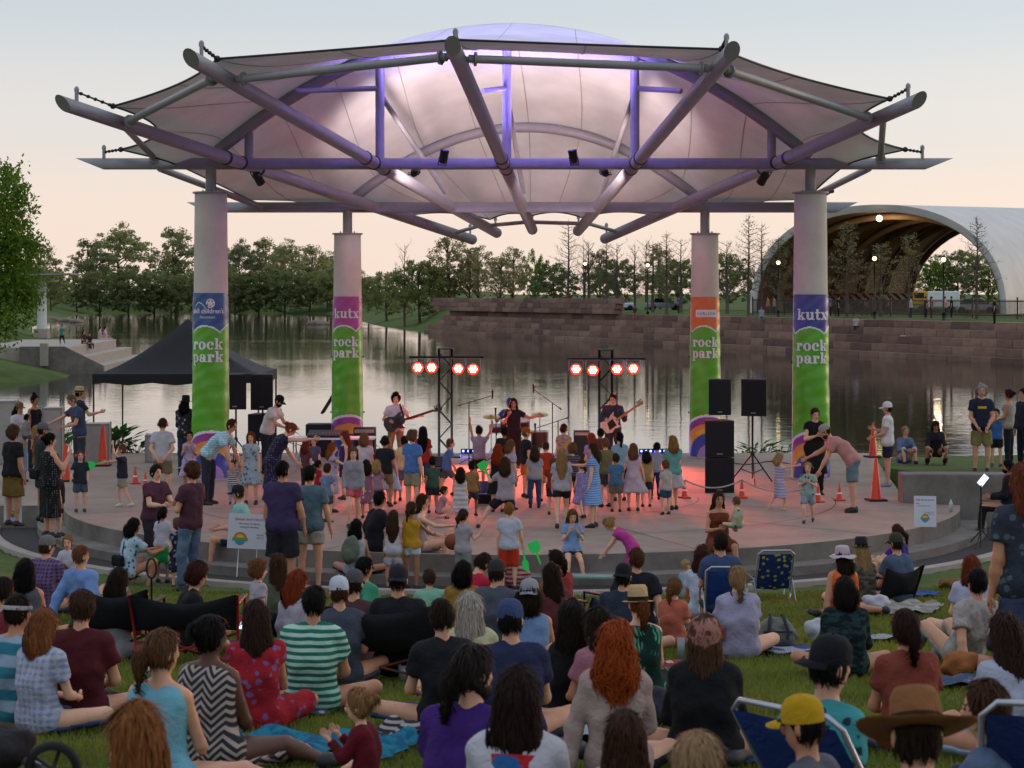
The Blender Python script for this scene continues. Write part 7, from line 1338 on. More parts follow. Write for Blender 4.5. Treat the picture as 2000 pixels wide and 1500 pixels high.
# drum kit
dk = empty('drum_kit', (.05, 47.9, 0), 0, 'drum kit behind the singer', 'drum kit'); M_DRUM = mat('drum_shell', '4a1c16', .35, .15, spec=.6); M_SKIN = mat('drum_head', 'c9c2ba', .6, .05); M_CYM = mat('cymbal', 'b08d4a', .3, .15, metal=.9)
def dr(c, r, h, R=None, m=M_DRUM):
    k = MB(); k.lathe([(r, -h/2), (r, h/2)], 20, c, M=R); o = k.build('drum', m, dk); k = MB(); k.lathe([(r*1.0, h/2+.003), (0, h/2+.003)], 20, c, M=R); k.lathe([(r*1.0, -h/2-.003), (0, -h/2-.003)], 20, c, M=R); k.build('drum_head', M_SKIN, o); k = MB()
    for z in (-h/2, h/2): k.lathe([(r*1.03, z-.012), (r*1.03, z+.012)], 20, c, M=R)
    k.build('hoop', M_CHR, o)
dr((.0, -.1, .3), .28, .4, Matrix.Rotation(math.pi/2, 3, 'X')); dr((-.42, .05, .72), .18, .14, Matrix.Rotation(.15, 3, 'X')); dr((-.18, -.05, .82), .15, .2, Matrix.Rotation(.3, 3, 'X')); dr((.22, -.05, .82), .16, .22, Matrix.Rotation(.3, 3, 'X')); dr((.62, .15, .45), .21, .38)
for x, y, z in ((-.55, .1, 1.0), (.62, .1, 1.05)):
    k = MB(); k.lathe([(.21, 0), (.05, .025), (.02, .045), (0, .05)], 20, (x, y, z), M=Matrix.Rotation(.25, 3, 'X')); o = k.build('cymbal', M_CYM, dk); k = MB(); k.tube([(x, y, 0), (x, y, z+.06)], .01, 6)
    for q in range(3): k.tube([(x, y, .25), (x+.22*math.cos(q*2.1), y+.22*math.sin(q*2.1), 0)], .008, 5)
    k.build('cymbal_stand', M_CHR, dk)
# guitars
def guitar(pn, body_c, neck_to, bodym, neckm, label, scale=1.0, name='electric_guitar'):
    a = mw(pn, body_c); b = mw(pn, neck_to); d = (b-a).normalized(); nrm = pn['R']@Vector((0, 1, .1)); nrm = (nrm-d*nrm.dot(d)).normalized(); s_ = nrm.cross(d); M = Matrix((d, s_, nrm)).transposed(); e = empty(name, a, 0, label, 'guitar')
    out = [(.2, .06), (.15, .12), (.22, .19), (.12, .17), (.02, .12), (-.1, .16), (-.2, .13), (-.24, .02), (-.21, -.12), (-.1, -.17), (.02, -.13), (.1, -.16), (.17, -.17), (.13, -.09), (.2, -.05)]
    k = MB(); k.prism(out, -.02, .02); k.v = [tuple(M@(Vector(v)*scale)) for v in k.v]; k.build('body', bodym, e)
    k = MB(); k.box((.5, 0, .022), (.66, .048, .024), bev=.005); k.v = [tuple(M@(Vector(v)*scale)) for v in k.v]; k.build('neck', neckm, e)
    k = MB(); k.prism([(.82, -.035), (.98, -.05), (1.02, .02), (.86, .045)], .005, .025); k.v = [tuple(M@(Vector(v)*scale)) for v in k.v]; h_ = k.build('headstock', bodym if name == 'bass_guitar' else neckm, e)
    for q in range(4): k = MB(); k.tube([(.86+.04*q, .04, .015), (.86+.04*q, .085, .015)], .012, 5); k.v = [tuple(M@(Vector(v)*scale)) for v in k.v]; k.build('tuning_peg', M_BLACK, h_)
    k = MB(); k.prism([(.12, .08), (.12, -.1), (-.1, -.1), (-.06, .06)], .021, .026); k.v = [tuple(M@(Vector(v)*scale)) for v in k.v]; k.build('pickguard', M_CAB, e)
    N = mw(pn, pn['J']['N']); k = MB(); rt = pn['R']@Vector(tuple(pn['J']['rt'])); fw = pn['R']@Vector((0, 1, 0)); pts = [a-d*.22*scale, a-d*.12+Vector((0, 0, .22))+fw*.05, N-rt*-.09+Vector((0, 0, .04)), N+rt*-.09-fw*.1, a+d*.16*scale+Vector((0, 0, .05))] if False else [a+d*.18*scale, (a+d*.18*scale).lerp(N, .5)+fw*.12-rt*.06, N-rt*.09+Vector((0, 0, .045))+fw*.02, N-rt*.07-fw*.1-Vector((0, 0, .08))]
    k.tube([p_-a for p_ in pts], .024, 6, flat=.25); k.build('strap', M_CAB, e)
M_GW = mat('guitar_white', 'cfc6b4', .3, .05, spec=.6); M_GB = mat('guitar_black', '18161a', .25, .1, spec=.6); M_MAPLE = mat('maple', '9a7446', .5, .15)
J_ = bass['J']; guitar(bass, tuple(J_['P']+np.array([.03, .2, .13])), tuple(J_['arms'][1][2]+np.array([0, .06, .03])), M_GB, mat('rosewood', '4a2c1e', .5, .2), 'black bass guitar played by the man in white', 1.12, 'bass_guitar')
J_ = guit['J']; guitar(guit, tuple(J_['P']+np.array([.03, .2, .1])), tuple(J_['arms'][1][2]+np.array([0, .05, .03])), M_GW, M_MAPLE, 'white electric guitar held by the guitarist', 1.0)
h_ = mw(sing, tuple(sing['J']['arms'][0][2])); m_ = empty('hand_microphone', h_+Vector((0, 0, .06)), 0, "microphone in the singer's raised hand", 'microphone'); k = MB(); k.tube([(0, 0, -.08), (.02, .05, .06)], [.013, .018], 8); k.build('handle', M_BLACK, m_); k = MB(); k.ball((.024, .06, .08), .028, 8); k.build('mesh_head', M_CHR, m_)
# mixer table behind the stage left
tb = gpx(650, 920); e = empty('mixer_table', (tb.x, tb.y, 0), 0, 'folding table with white top and mixer at the left rear of the stage', 'table')
k = MB(); k.box((0, 0, .74), (1.9, .7, .04), bev=.01); k.build('table_top', M_BW, e)
for i in (-1, 1):
    for j in (-1, 1): k = MB(); k.tube([(i*.85, j*.28, 0), (i*.85, j*.28, .72)], .015, 6); k.build('leg', M_CHR, e)
mx_ = empty('mixing_desk', (tb.x-.1, tb.y, .765), 0, 'black mixing desk on the white table', 'mixing desk'); k = MB(); k.add([(-.45, -.25, 0), (.45, -.25, 0), (.45, .25, 0), (-.45, .25, 0), (-.45, -.25, .05), (.45, -.25, .05), (.45, .25, .14), (-.45, .25, .14)], [(0, 3, 2, 1), (4, 5, 6, 7), (0, 1, 5, 4), (1, 2, 6, 5), (2, 3, 7, 6), (3, 0, 4, 7)]); k.build('chassis', M_CAB, mx_)
for q in range(12): k = MB(); k.box((-.4+q*.072, -.1, .085), (.016, .03, .02)); k.build('fader', M_CHR, mx_)
ld = px(631, 845, 48.6); e = empty('open_case', (ld.x, ld.y, 0), 0, 'black equipment case with its lid raised, left of the rear left column', 'case'); k = MB(); k.box((0, 0, .4), (.8, .55, .8), bev=.02); k.build('box', M_CAB, e)
k = MB(); R = Matrix.Rotation(-.55, 3, 'Y'); k.box(R@Vector((.28, 0, .0))+Vector((-.05, .1, 1.25)), (.06, .6, .82), M=Matrix.Rotation(.55, 3, 'Y'), bev=.01); k.build('lid', M_CAB, e)
# pop-up tent at the left rear
tn = empty('popup_tent', (px(371, 575, 51.5).x, 51.2, 0), 0, 'black pop-up tent standing at the water edge behind the front left column', 'tent')
M_TENT = mat('tent_cloth', '19181b', .75, .2, 3, .3, 5); hw = (540-203)/2/F*51.2*.93; ze = px(0, 722, 51.2).z-0.05; za = px(0, 625, 51.2).z
NG = 16; V = []
for j in range(NG+1):
    for i in range(NG+1): u = i/NG*2-1; v = j/NG*2-1; q = max(abs(u), abs(v)); z = ze+(za-ze)*(1-q)**1.45*1.0+.035*(1-abs(abs(u)-abs(v))) * (1-q); V.append((u*hw, v*hw*.9, z))
k = MB(); k.add(V, [(j*(NG+1)+i, j*(NG+1)+i+1, (j+1)*(NG+1)+i+1, (j+1)*(NG+1)+i) for j in range(NG) for i in range(NG)], 0, True); k.build('roof', M_TENT, tn)
for (ax, ay, bx, by) in ((-1, -1, 1, -1), (1, -1, 1, 1), (1, 1, -1, 1), (-1, 1, -1, -1)):
    k = MB(); n = 14; vs = []
    for i in range(n+1): t = i/n; x, y = lerp(ax, bx, t)*hw*1.003, lerp(ay, by, t)*hw*.903; vs += [(x, y, ze+.01), (x, y, ze-.24+.03*math.sin(t*math.pi*7))]
    k.add(vs, [(2*i, 2*i+1, 2*i+3, 2*i+2) for i in range(n)]); k.build('valance', M_TENT, tn)
for sx in (-1, 1):
    for sy in (-1, 1): k = MB(); k.tube([(sx*hw*.99, sy*hw*.89, 0), (sx*hw*.99, sy*hw*.89, ze)], .022, 6); k.box((sx*hw*.99, sy*hw*.89, .02), (.12, .12, .02)); k.build('leg', M_DARKST, tn)
k = MB(); k.box((hw*.28, -hw*.905, ze-.12), (.16, .004, .14)); k.build('label_patch', M_BW, tn)
# road cases, panel and boxes on the left
M_ALU = mat('case_edge', '8c8c90', .4, .1, metal=.5); M_CASE = mat('case_panel', 'a09a94', .6, .12)
def road_case(x0, x1, y0, yb, Y, label, dep=.55, z=0.0):
    a = px((x0+x1)/2, yb, Y); w_ = (x1-x0)/F*Y; h = px(0, y0, Y).z-z; e = empty('road_case', (a.x, Y, z), .12, label, 'case', 'road cases left of the stage'); k = MB(); k.box((0, 0, h/2), (w_, dep, h), bev=.01); k.build('body', M_CASE, e)
    for i in (-1, 1):
        for j in (-1, 1): k = MB(); k.box((i*w_/2, j*dep/2, h/2), (.035, .035, h+.02)); k.build('edge', M_ALU, e)
    for zz in (.02, h-.02): k = MB(); k.box((0, -dep/2-.004, zz), (w_, .02, .035)); k.build('edge', M_ALU, e)
road_case(-12, 32, 782, 905, 46.5, 'dark grey road case at the left frame edge'); road_case(86, 122, 795, 905, 47.0, 'pale road case behind the woman with the top bun'); road_case(166, 214, 826, 905, 46.8, 'grey road case panel beside the tall cone'); road_case(286, 310, 848, 905, 47.0, 'small black and grey case left of the boy with ear defenders')
# traffic cones
M_CONE = mat('cone_orange', 'd63a12', .45, .12, spec=.5); M_RUB = mat('rubber', '1c1b1c', .85, .2)
def cone(x, yb, h, label, z=0.0, tall=True):
    b = gpx(x, yb, z); e = empty('traffic_cone', (b.x, b.y, z), random.random(), label, 'traffic cone', 'orange traffic cones'); k = MB(); s_ = h/.75
    k.lathe([(.15*s_ if not tall else .11*s_, .03), (.12*s_ if not tall else .095*s_, .06), (.028*s_, h*.97), (.02*s_, h), (0, h)], 18); k.build('body', M_CONE, e)
    k = MB(); w_ = .4*s_ if not tall else .36; k.box((0, 0, .018), (w_, w_, .036), bev=.012); k.build('base', M_RUB if tall else M_CONE, e)
    if not tall:
        f = .5; r_ = .12*s_+(.028-.12)*s_*f; k = MB(); k.lathe([(r_+.012, h*.4), (r_-.008, h*.62)], 18); k.build('collar', M_BW, e)
    return Vector((b.x, b.y, z+h))
cone(1711, 978, .82, 'tall orange cone at the front right of the stage'); cone(1705, 893, .8, 'tall orange cone behind the man in the white cap'); cone(201, 910, .95, 'tall orange cone left of the stage'); cone(128, 940, .8, 'orange cone between the people at the left')
c1 = cone(1337, 973, .36, 'small orange cone left of the subwoofer stack', tall=False); c2 = cone(1449, 973, .36, 'small orange cone right of the subwoofer stack', tall=False); c3 = cone(1598, 981, .36, 'small orange cone behind the toddler with headphones', tall=False); cone(1640, 978, .34, 'small orange cone lying low by the stooping man', tall=False)
d1 = cone(264, 945, .37, 'small orange cone nearest the toddler with the green paddle', tall=False); d2 = cone(284, 950, .3, 'small orange cone beside the boy with ear defenders', tall=False)
M_ROPE = mat('rope', 'b0a8a4', .8, .15)
def rope(a, b, sag, label):
    k = MB(); k.tube([a.lerp(b, t)+Vector((0, 0, -sag*4*t*(1-t))) for t in np.linspace(0, 1, 14)], .016, 6); tag(k.build('rope', M_ROPE), label, 'rope')
rope(c1, c2, .16, 'white rope sagging between two small cones in front of the subwoofers'); rope(c2, c3, .2, 'white rope running from the right subwoofer cone to the toddlers'); rope(d1, d2+Vector((.8, .4, .1)), .1, 'white rope hanging from the small cones at the left')
# signs
M_SIGN = mat('sign_board', 'c3c6d0', .5, .05); M_INK = mat('sign_ink', '44415c', .6, .05); M_PINK = mat('sign_pink', 'b23a6a', .6, .05)
def sign(p, w_, h, rz, tilt, lines, label, stakes=True, roll=0.0):
    e = empty('sign_board', p, 0, label, 'sign', 'white information signs at the stage edge'); e.rotation_euler = (tilt, roll, rz); k = MB(); k.box((0, 0, h/2), (w_, .012, h)); k.build('board', M_SIGN, e)
    for txt, sz, x, z, m in lines:
        vs, fs = text2d(txt, sz, .012); k = MB(); k.add([(a+x, -.0085, b+z) for a, b in vs], fs); k.build('lettering', m, e)
    for rr, c in ((.2, 'c0503a'), (.155, 'd88a3a'), (.11, 'd8c050')):
        k = MB(); n = 14; o = (.0 if w_ < .5 else -w_*.2); s_ = w_*.9 if w_ < .5 else w_*.8; y_ = -.0075-(.2-rr)*.02
        k.add([(o+math.cos(math.pi*i/n)*rr*s_, y_, h*.28+math.sin(math.pi*i/n)*rr*s_) for i in range(n+1)], [tuple(range(n+1))]); k.build('emblem', mat('emblem_'+c, c, .6, .05), e)
    k = MB(); s_ = w_*.9 if w_ < .5 else w_*.8; o = (.0 if w_ < .5 else -w_*.2); k.box((o, -.012, h*.27), (.46*s_, .004, .09*s_)); k.build('emblem', mat('emblem_green', '5a9a3a', .6, .05), e); k = MB(); n = 12; k.add([(o-math.cos(math.pi*i/n)*.15*s_, -.0105, h*.24-math.sin(math.pi*i/n)*.15*s_) for i in range(n+1)], [tuple(range(n+1))]); k.build('emblem', mat('emblem_blue', '3f86c4', .6, .05), e)
    if stakes:
        for q in (-1, 1): k = MB(); k.tube([(q*w_*.22, .008, -.42), (q*w_*.22, .008, h*.3)], .006, 5); k.build('stake', M_BW, e)
sp_ = px(484, 1072, 29.75); sign((sp_.x, sp_.y, sp_.z), .62, .52, .1, -.12, [("please don't block", .058, 0, .42, M_PINK), ('the views of others', .04, 0, .36, M_INK), ('sitting & standing', .04, 0, .31, M_INK), ('have fun', .032, .17, .2, M_INK), ('rock on', .032, .17, .16, M_INK)], 'white staked sign with rainbow emblem at the front left stage edge', True, .06)
sp_ = px(1807, 1029, 33.6); sign((sp_.x, sp_.y, max(.005, sp_.z)), .37, .52, -.15, -.1, [('kids dance zone!', .045, 0, .44, M_PINK), ('hello', .03, -.12, .38, M_INK), ('parents please watch', .024, -.02, .345, M_INK), ('over your little', .024, .06, .24, M_INK), ('ones as they rock', .024, .06, .21, M_INK)], 'white sign with pink heading near the right end of the stage', False)
sp_ = px(25, 1021, 34.2); sign((sp_.x, sp_.y, max(.005, sp_.z)), .3, .55, .15, -.1, [('kids dance', .045, 0, .47, M_PINK), ('zone!', .045, 0, .42, M_PINK)], 'white sign with rainbow emblem near the left frame edge', False)
# tablet stand and bottle on the right
tp = px(1916, 1040, 34.3); e = empty('tablet_stand', (tp.x, tp.y, -.41), 0, 'black tripod stand holding a tablet at the right of the stage', 'stand'); k = MB(); k.tube([(0, 0, 0), (0, 0, 1.12)], .012, 6); k.build('pole', M_BLACK, e)
for q in range(3): k = MB(); k.tube([(0, 0, .3), (.32*math.cos(q*2.1), .32*math.sin(q*2.1), .01)], .01, 5); k.build('leg', M_BLACK, e)
k = MB(); k.box((.03, -.02, 1.16), (.2, .012, .15), M=Matrix.Rotation(-.9, 3, 'Y')@Matrix.Rotation(.6, 3, 'X')); k.build('tablet', mat('screen', 'c8ccd4', .3, .05, emit=(.8, .85, 1), es=.8), e)
bo = gpx(1868, 1000); k = MB(); k.lathe([(0, 0), (.034, 0), (.035, .14), (.03, .17), (.013, .2), (.013, .225), (0, .225)], 14); o = k.build('water_bottle', mat('clear_plastic', 'b4bac4', .15, .05, spec=.8)); o.location = (bo.x-.1, bo.y, .002); tag(o, 'clear water bottle standing on the stage rim at the right', 'bottle')

# ------------------------------------------------------------------ things on the lawn
def onlawn(x, y):
    Y_ = 15.0
    for _ in range(60): X_ = (x-1000)/F*Y_; Y_ = .5*Y_+.5*(CZ-lawn(X_, Y_))*F/(y-HY)
    return Vector(((x-1000)/F*Y_, Y_, lawn((x-1000)/F*Y_, Y_)))
M_ALUF = mat('chair_aluminium', 'a8aab4', .3, .08, metal=.7); M_BLKF = mat('chair_black', '1b1a1d', .55, .1); M_WOODF = mat('chair_wood', '6a3f22', .6, .2)
def sheet(pts, n=8, sag=.05, m=None, nrm=(0, 1, 0), name='fabric', parent=None, dip=0.0):
    a, b, c, d = (Vector(p) for p in pts); vs = []; N_ = Vector(nrm)
    for j in range(n+1):
        for i in range(n+1): u, v = i/n, j/n; p = a.lerp(b, u).lerp(d.lerp(c, u), v); vs.append(p+N_*sag*(4*u*(1-u))*(4*v*(1-v))**.5+N_*.006*math.sin(u*17+v*5)-Vector((0, 0, dip*(4*u*(1-u))**1.3*v)))
    k = MB(); k.add(vs, [(j*(n+1)+i, j*(n+1)+i+1, (j+1)*(n+1)+i+1, (j+1)*(n+1)+i) for j in range(n) for i in range(n)], 0, True); return k.build(name, m, parent)
def camp_chair(p, w_, hb, hs_, yaw, fab, fr, label, lower=None, wings=True):
    "folding camp chair seen from behind; local +y is where the sitter faces"
    e = empty('camp_chair', p, -math.radians(yaw), label, 'chair', 'folding chairs on the lawn'); x = w_/2
    sheet([(-x, -.04, hs_), (x, -.04, hs_), (x*1.06, -.2, hb), (-x*1.06, -.2, hb)], 10, -.09, fab, (0, 1, 0), 'backrest', e, .09); sheet([(-x, -.04, hs_), (x, -.04, hs_), (x, .5, hs_+.05), (-x, .5, hs_+.05)], 8, -.06, lower or fab, (0, 0, 1), 'seat', e)
    for q in (-1, 1): k = MB(); k.tube([(q*x, .02, .0), (q*x*1.02, -.05, hs_), (q*x*1.06, -.21, hb)], .014, 6); k.build('back_leg', fr, e); k = MB(); k.tube([(q*x, .5, 0), (q*x, .5, hs_+.25)], .013, 6); k.build('front_leg', fr, e); k = MB(); k.box((q*x, .2, hs_+.25), (.06, .6, .025), bev=.008); k.build('armrest', fr if fr is M_WOODF else M_BLKF, e)
    k = MB(); k.tube([(-x, .0, .02), (x, .03, hs_-.04)], .012, 6); k.build('cross_brace', fr, e); k = MB(); k.tube([(x, .0, .02), (-x, .03, hs_-.04)], .012, 6); k.build('cross_brace', fr, e); return e
F_BLK = cloth('1d1c20'); F_RED = cloth('9c1c24'); F_BLU = cloth('1f3a78'); F_FLO = cloth('1f3468', 'floral', 'a8a24a')
camp_chair(onlawn(742, 1335), .98, .72, .3, 0, F_BLK, M_WOODF, 'wide black double camp chair with wooden legs'); camp_chair(onlawn(232, 1290)+Vector((0, 0, 0)), .62, .72, .3, 5, F_BLK, M_BLKF, 'black camp chair left of the red one'); camp_chair(onlawn(365, 1300), .95, .7, .34, 0, F_BLK, mat('red_frame', '9a1f26', .5, .1), 'red camp chair with black mesh back', F_RED); camp_chair(onlawn(555, 1290), .6, .58, .25, 355, cloth('23262c'), M_BLKF, 'low dark camp chair behind the striped tee man')
camp_chair(onlawn(1748, 1185), .58, .55, .15, 330, F_BLK, M_BLKF, 'low black chair with small blue logo under the man in a slate shirt'); camp_chair(onlawn(1168, 1250), .5, .52, .2, 320, cloth('2a3a5e'), M_BLKF, 'small dark blue folding chair right of the burgundy woman')
def beach_chair(p, w_, yaw, fab, label, hb=.78, lean=.35):
    e = empty('beach_chair', p, -math.radians(yaw), label, 'chair', 'beach chairs on the lawn'); x = w_/2; t = Vector((0, -lean, hb)); b = Vector((0, -.02, .16))
    sheet([(-x+.02, b.y, b.z), (x-.02, b.y, b.z), (x-.02, t.y, t.z-.05), (-x+.02, t.y, t.z-.05)], 10, -.03, fab, (0, 1, 0), 'backrest', e); sheet([(-x+.02, b.y, b.z), (x-.02, b.y, b.z), (x-.02, .45, .2), (-x+.02, .45, .2)], 8, -.04, fab, (0, 0, 1), 'seat', e)
    k = MB(); k.tube([(-x, .0, .02), (-x, b.y, b.z), (-x, t.y*.93, t.z*.93), (-x+.06, t.y, t.z), (x-.06, t.y, t.z), (x, t.y*.93, t.z*.93), (x, b.y, b.z), (x, .0, .02)], .0135, 8); k.build('back_frame', M_ALUF, e)
    for q in (-1, 1): k = MB(); k.tube([(q*(x+.015), -.3, .01), (q*(x+.015), -.05, .3), (q*(x+.015), .4, .33)], .012, 6); k.tube([(q*(x+.015), .45, .01), (q*(x+.015), .4, .33)], .012, 6); k.build('side_frame', M_ALUF, e); k = MB(); k.box((q*(x+.015), .12, .345), (.05, .45, .02), bev=.008); k.build('armrest', M_BLKF, e)
    k = MB(); k.tube([(-x, -.3, .012), (x, -.3, .012)], .012, 6); k.build('rear_foot', M_ALUF, e); return e
beach_chair(SEEN['man sitting in the plain blue beach chair by the stage']['loc']+Vector((0, -.1, -.02)), .4, 0, F_BLU, 'plain blue beach chair by the stage', .62, .2); beach_chair(onlawn(1508, 1172), .5, 355, F_FLO, 'empty blue floral beach chair with metal frame', .72, .28)
tm = SEEN['man in teal floral shirt and backward black cap in a blue beach chair']; beach_chair(tm['loc']+Vector((.02, -.05, .02)), .62, 48, F_BLU, 'large blue beach chair with shiny frame under the teal shirt', .72, .38)
beach_chair(Vector((2.16, 8.1, lawn(2.16, 8.1))), .5, 12, cloth('1a2c5c'), 'dark blue beach chair cut by the lower right frame corner', .84, .3)
def blanket(x, y, w_, d_, yaw, m, label, amp=.025, seed=0):
    c = onlawn(x, y); n = 26; r = random.Random(seed+int(x)); ca, sa = math.cos(-math.radians(yaw)), math.sin(-math.radians(yaw)); ph = [r.uniform(0, 6) for _ in range(6)]; vs = []
    for j in range(n+1):
        for i in range(n+1):
            u = (i/n-.5)*w_*(1+.06*math.sin(j*.7+ph[0])); v = (j/n-.5)*d_*(1+.06*math.sin(i*.6+ph[1])); X_ = c.x+u*ca-v*sa; Y_ = c.y+u*sa+v*ca
            h = abs(math.sin(u*6+2.2*math.sin(v*4+ph[2])+ph[3])*math.sin(v*7+1.8*math.sin(u*5+ph[4])))**1.5*amp*2+amp*.3*math.sin(u*19+v*13+ph[5]); vs.append((X_-c.x, Y_-c.y, lawn(X_, Y_)-c.z+.028+max(0, h)))
    k = MB(); k.add(vs, [(j*(n+1)+i, j*(n+1)+i+1, (j+1)*(n+1)+i+1, (j+1)*(n+1)+i) for j in range(n) for i in range(n)], 0, True); o = k.build('blanket', m); o.location = c; tag(o, label, 'blanket', 'blankets on the lawn')
blanket(560, 1470, 1.5, 1.1, 10, cloth('155a78', 'camo', '1f7088'), 'teal tie dye blanket in the left foreground', .05); blanket(520, 1395, .8, .6, -15, cloth('2a3a50', 'floral', '8a90a0'), 'dark paisley cloth behind the teal blanket', .045); blanket(770, 1440, .45, .5, 20, cloth('2c2c34', 'stripe9', 'a09898'), 'black and white striped cloth left of the purple shirt', .05); blanket(70, 1395, .9, .6, 0, cloth('4a4650', 'floral', '8d8890'), 'grey patterned blanket under the striped vest')
blanket(1745, 1195, 1.1, 1.3, 20, cloth('9a938c', 'stripe7', '857e78'), 'crumpled cream blanket behind the camouflage shirt', .05); blanket(1300, 1310, .9, .6, -10, cloth('7a2a30', 'floral', 'b89a98'), 'red patterned blanket under the palm print dress', .03); blanket(1530, 1275, .9, .7, 5, cloth('8d92a8', 'stripe6', '3a4468'), 'blue and white striped blanket under the lilac tee', .02); blanket(1745, 1165, 1.2, .7, 10, cloth('1f4a8c'), 'blue mat beside the low black chair', .02)
blanket(850, 1300, .7, .9, 0, cloth('8a3a2c', 'camo', 'a8a8ac'), 'red and white blanket beside the double chair', .03); blanket(1440, 1450, .9, .5, 25, cloth('6a6458', 'stripe8', '3f3c38'), 'fringed grey brown blanket under the black shawl', .04); blanket(1450, 1490, .9, .4, 0, cloth('22406c'), 'blue cloth at the bottom edge left of the yellow cap', .04); blanket(1130, 1450, .6, .6, 30, cloth('a8a6ac'), 'crumpled white cloth behind the white sweatshirt', .06); blanket(1730, 1250, .5, .5, 15, cloth('9a9aa2', 'floral', '3a4048'), 'pale blanket with dark pattern left of the rust tee', .02); blanket(1860, 1340, 1.0, .7, 0, cloth('40506a', 'floral', '8c8078'), 'dark blue patterned blanket under the picnic things at the right', .03); blanket(1580, 1395, .5, .4, 0, cloth('2c3444', 'floral', '4c566a'), 'navy patterned cloth right of the big beach chair', .02)
def bag(x, y, size, m, label, name='bag', seed=1, up=.0):
    c = onlawn(x, y); sx, sy, sz = size; A3 = (np.array([1., 0, 0]), np.array([0, 1., 0]), np.array([0, 0, 1.])); r = random.Random(seed)
    pr = [('e', np.array([0, 0, sz*.45]), (sx/2, sy/2, sz/2), A3, ())]+[('e', np.array([r.uniform(-.3, .3)*sx, r.uniform(-.2, .2)*sy, sz*r.uniform(.3, .8)]), (sx*.28, sy*.35, sz*.3), A3, ()) for _ in range(4)]
    V, Q = volume_mesh(pr, .016, .03, .012, seed, [((0, 0, .0), (0, 0, -1))]); o = npmesh(name, V, Q, m); o.location = c+Vector((0, 0, .01+up)); tag(o, label, 'bag', 'bags on the lawn'); return o
_bp = bag(1516, 1268, (.42, .3, .34), cloth('6d706c'), 'grey backpack lying right of the lilac tee', 'backpack', 3); bag(1590, 1252, (.2, .18, .24), cloth('b4b4be'), 'white plastic bag left of the camouflage shirt', 'plastic_bag', 4); bag(1712, 1200, (.3, .26, .22), cloth('b2aeb8'), 'white plastic bag behind the orange top', 'plastic_bag', 5); bag(1856, 1150, (.36, .26, .13), cloth('7a5632', 'dots', '4a3018'), 'brown woven bag on the grass at the right', 'woven_bag', 6); bag(1950, 1150, (.2, .2, .3), cloth('4a2c86'), 'purple cloth bag beside the leaf print shirt', 'cloth_bag', 7); bag(1872, 1325, (.3, .2, .24), cloth('9a6038'), 'brown paper bag among the picnic things', 'paper_bag', 8); bag(1010, 1150, (.4, .3, .36), cloth('a89a90', 'stripe5', '9c2c34'), 'striped canvas tote between the two caps', 'tote_bag', 9); bag(205, 1395, (.4, .3, .16), cloth('16161a'), 'black bag behind the maroon tee', 'bag', 10); bag(1290, 1420, (.3, .25, .26), cloth('3a3c46'), 'dark grey bag left of the black shawl', 'bag', 11); bag(1320, 1250, (.22, .2, .2), cloth('9a96a4'), 'clear plastic bag right of the palm print dress', 'plastic_bag', 12)
for q in (-1, 1): k = MB(); k.tube([(q*.09, -.16, .08), (q*.1, -.2, .2), (q*.07, -.06, .33), (q*.06, .05, .34)], .017, 6, flat=.5); k.build('strap', cloth('35373a'), _bp)
V, Q = volume_mesh([('c', np.array([-.1, -.1, .1]), np.array([.1, -.1, .1]), .08, .08, ())], .014, .02, .006, 9); npmesh('pocket', V, Q, cloth('565a58'), _bp)
k = MB(); k.tube([(-.15, -.13, .19), (0, -.17, .2), (.15, -.13, .19)], .008, 5); k.build('zip', M_BLACK, _bp)
def cup(x, y, r, h, m, label, name='cup'):
    c = onlawn(x, y); k = MB(); k.lathe([(0, 0), (r*.8, 0), (r, h), (r*.92, h), (r*.75, .01), (0, .01)], 16); o = k.build(name, m); o.location = c+Vector((0, 0, .02)); tag(o, label, 'cup')
cup(787, 1332, .045, .13, mat('clear_cup', 'a8acb8', .2, .05), 'clear plastic cup under the double chair'); cup(806, 1332, .04, .22, M_ALUF, 'tall steel tumbler beside the clear cup', 'tumbler'); cup(1330, 1290, .04, .2, mat('bottle_grey', '8a8e98', .3, .1), 'grey drink bottle left of the lilac tee', 'bottle'); cup(282, 1345, .045, .2, M_ALUF, 'steel tumbler left of the blue vest woman', 'tumbler')
v_ = SEEN['woman with white headband and teal striped vest lifting a dark cup']; h_ = mw(v_, tuple(v_['J']['arms'][0][2]+v_['J']['arms'][0][3]*.1)); k = MB(); k.lathe([(0, -.06), (.035, -.06), (.04, .06), (0, .06)], 14); o = k.build('drink_can', mat('dark_cup', '16201a', .4, .1)); o.location = h_; o.rotation_euler = (.5, .5, 0); tag(o, 'dark cup in the hand of the striped vest woman', 'cup')
v_ = SEEN['boy in black tee looking down at a phone']; h_ = mw(v_, tuple(v_['J']['arms'][0][2]+v_['J']['arms'][0][3]*.1)); k = MB(); k.box((0, 0, 0), (.075, .008, .15), bev=.003); o = k.build('mobile_phone', mat('phone_screen', 'c8d4e4', .2, .05, emit=(.75, .85, 1), es=.9)); o.location = (h_.x+.12, h_.y-.02, h_.z+.1); o.rotation_euler = (.3, 0, -.5); tag(o, 'lit phone held by the boy in black', 'phone')
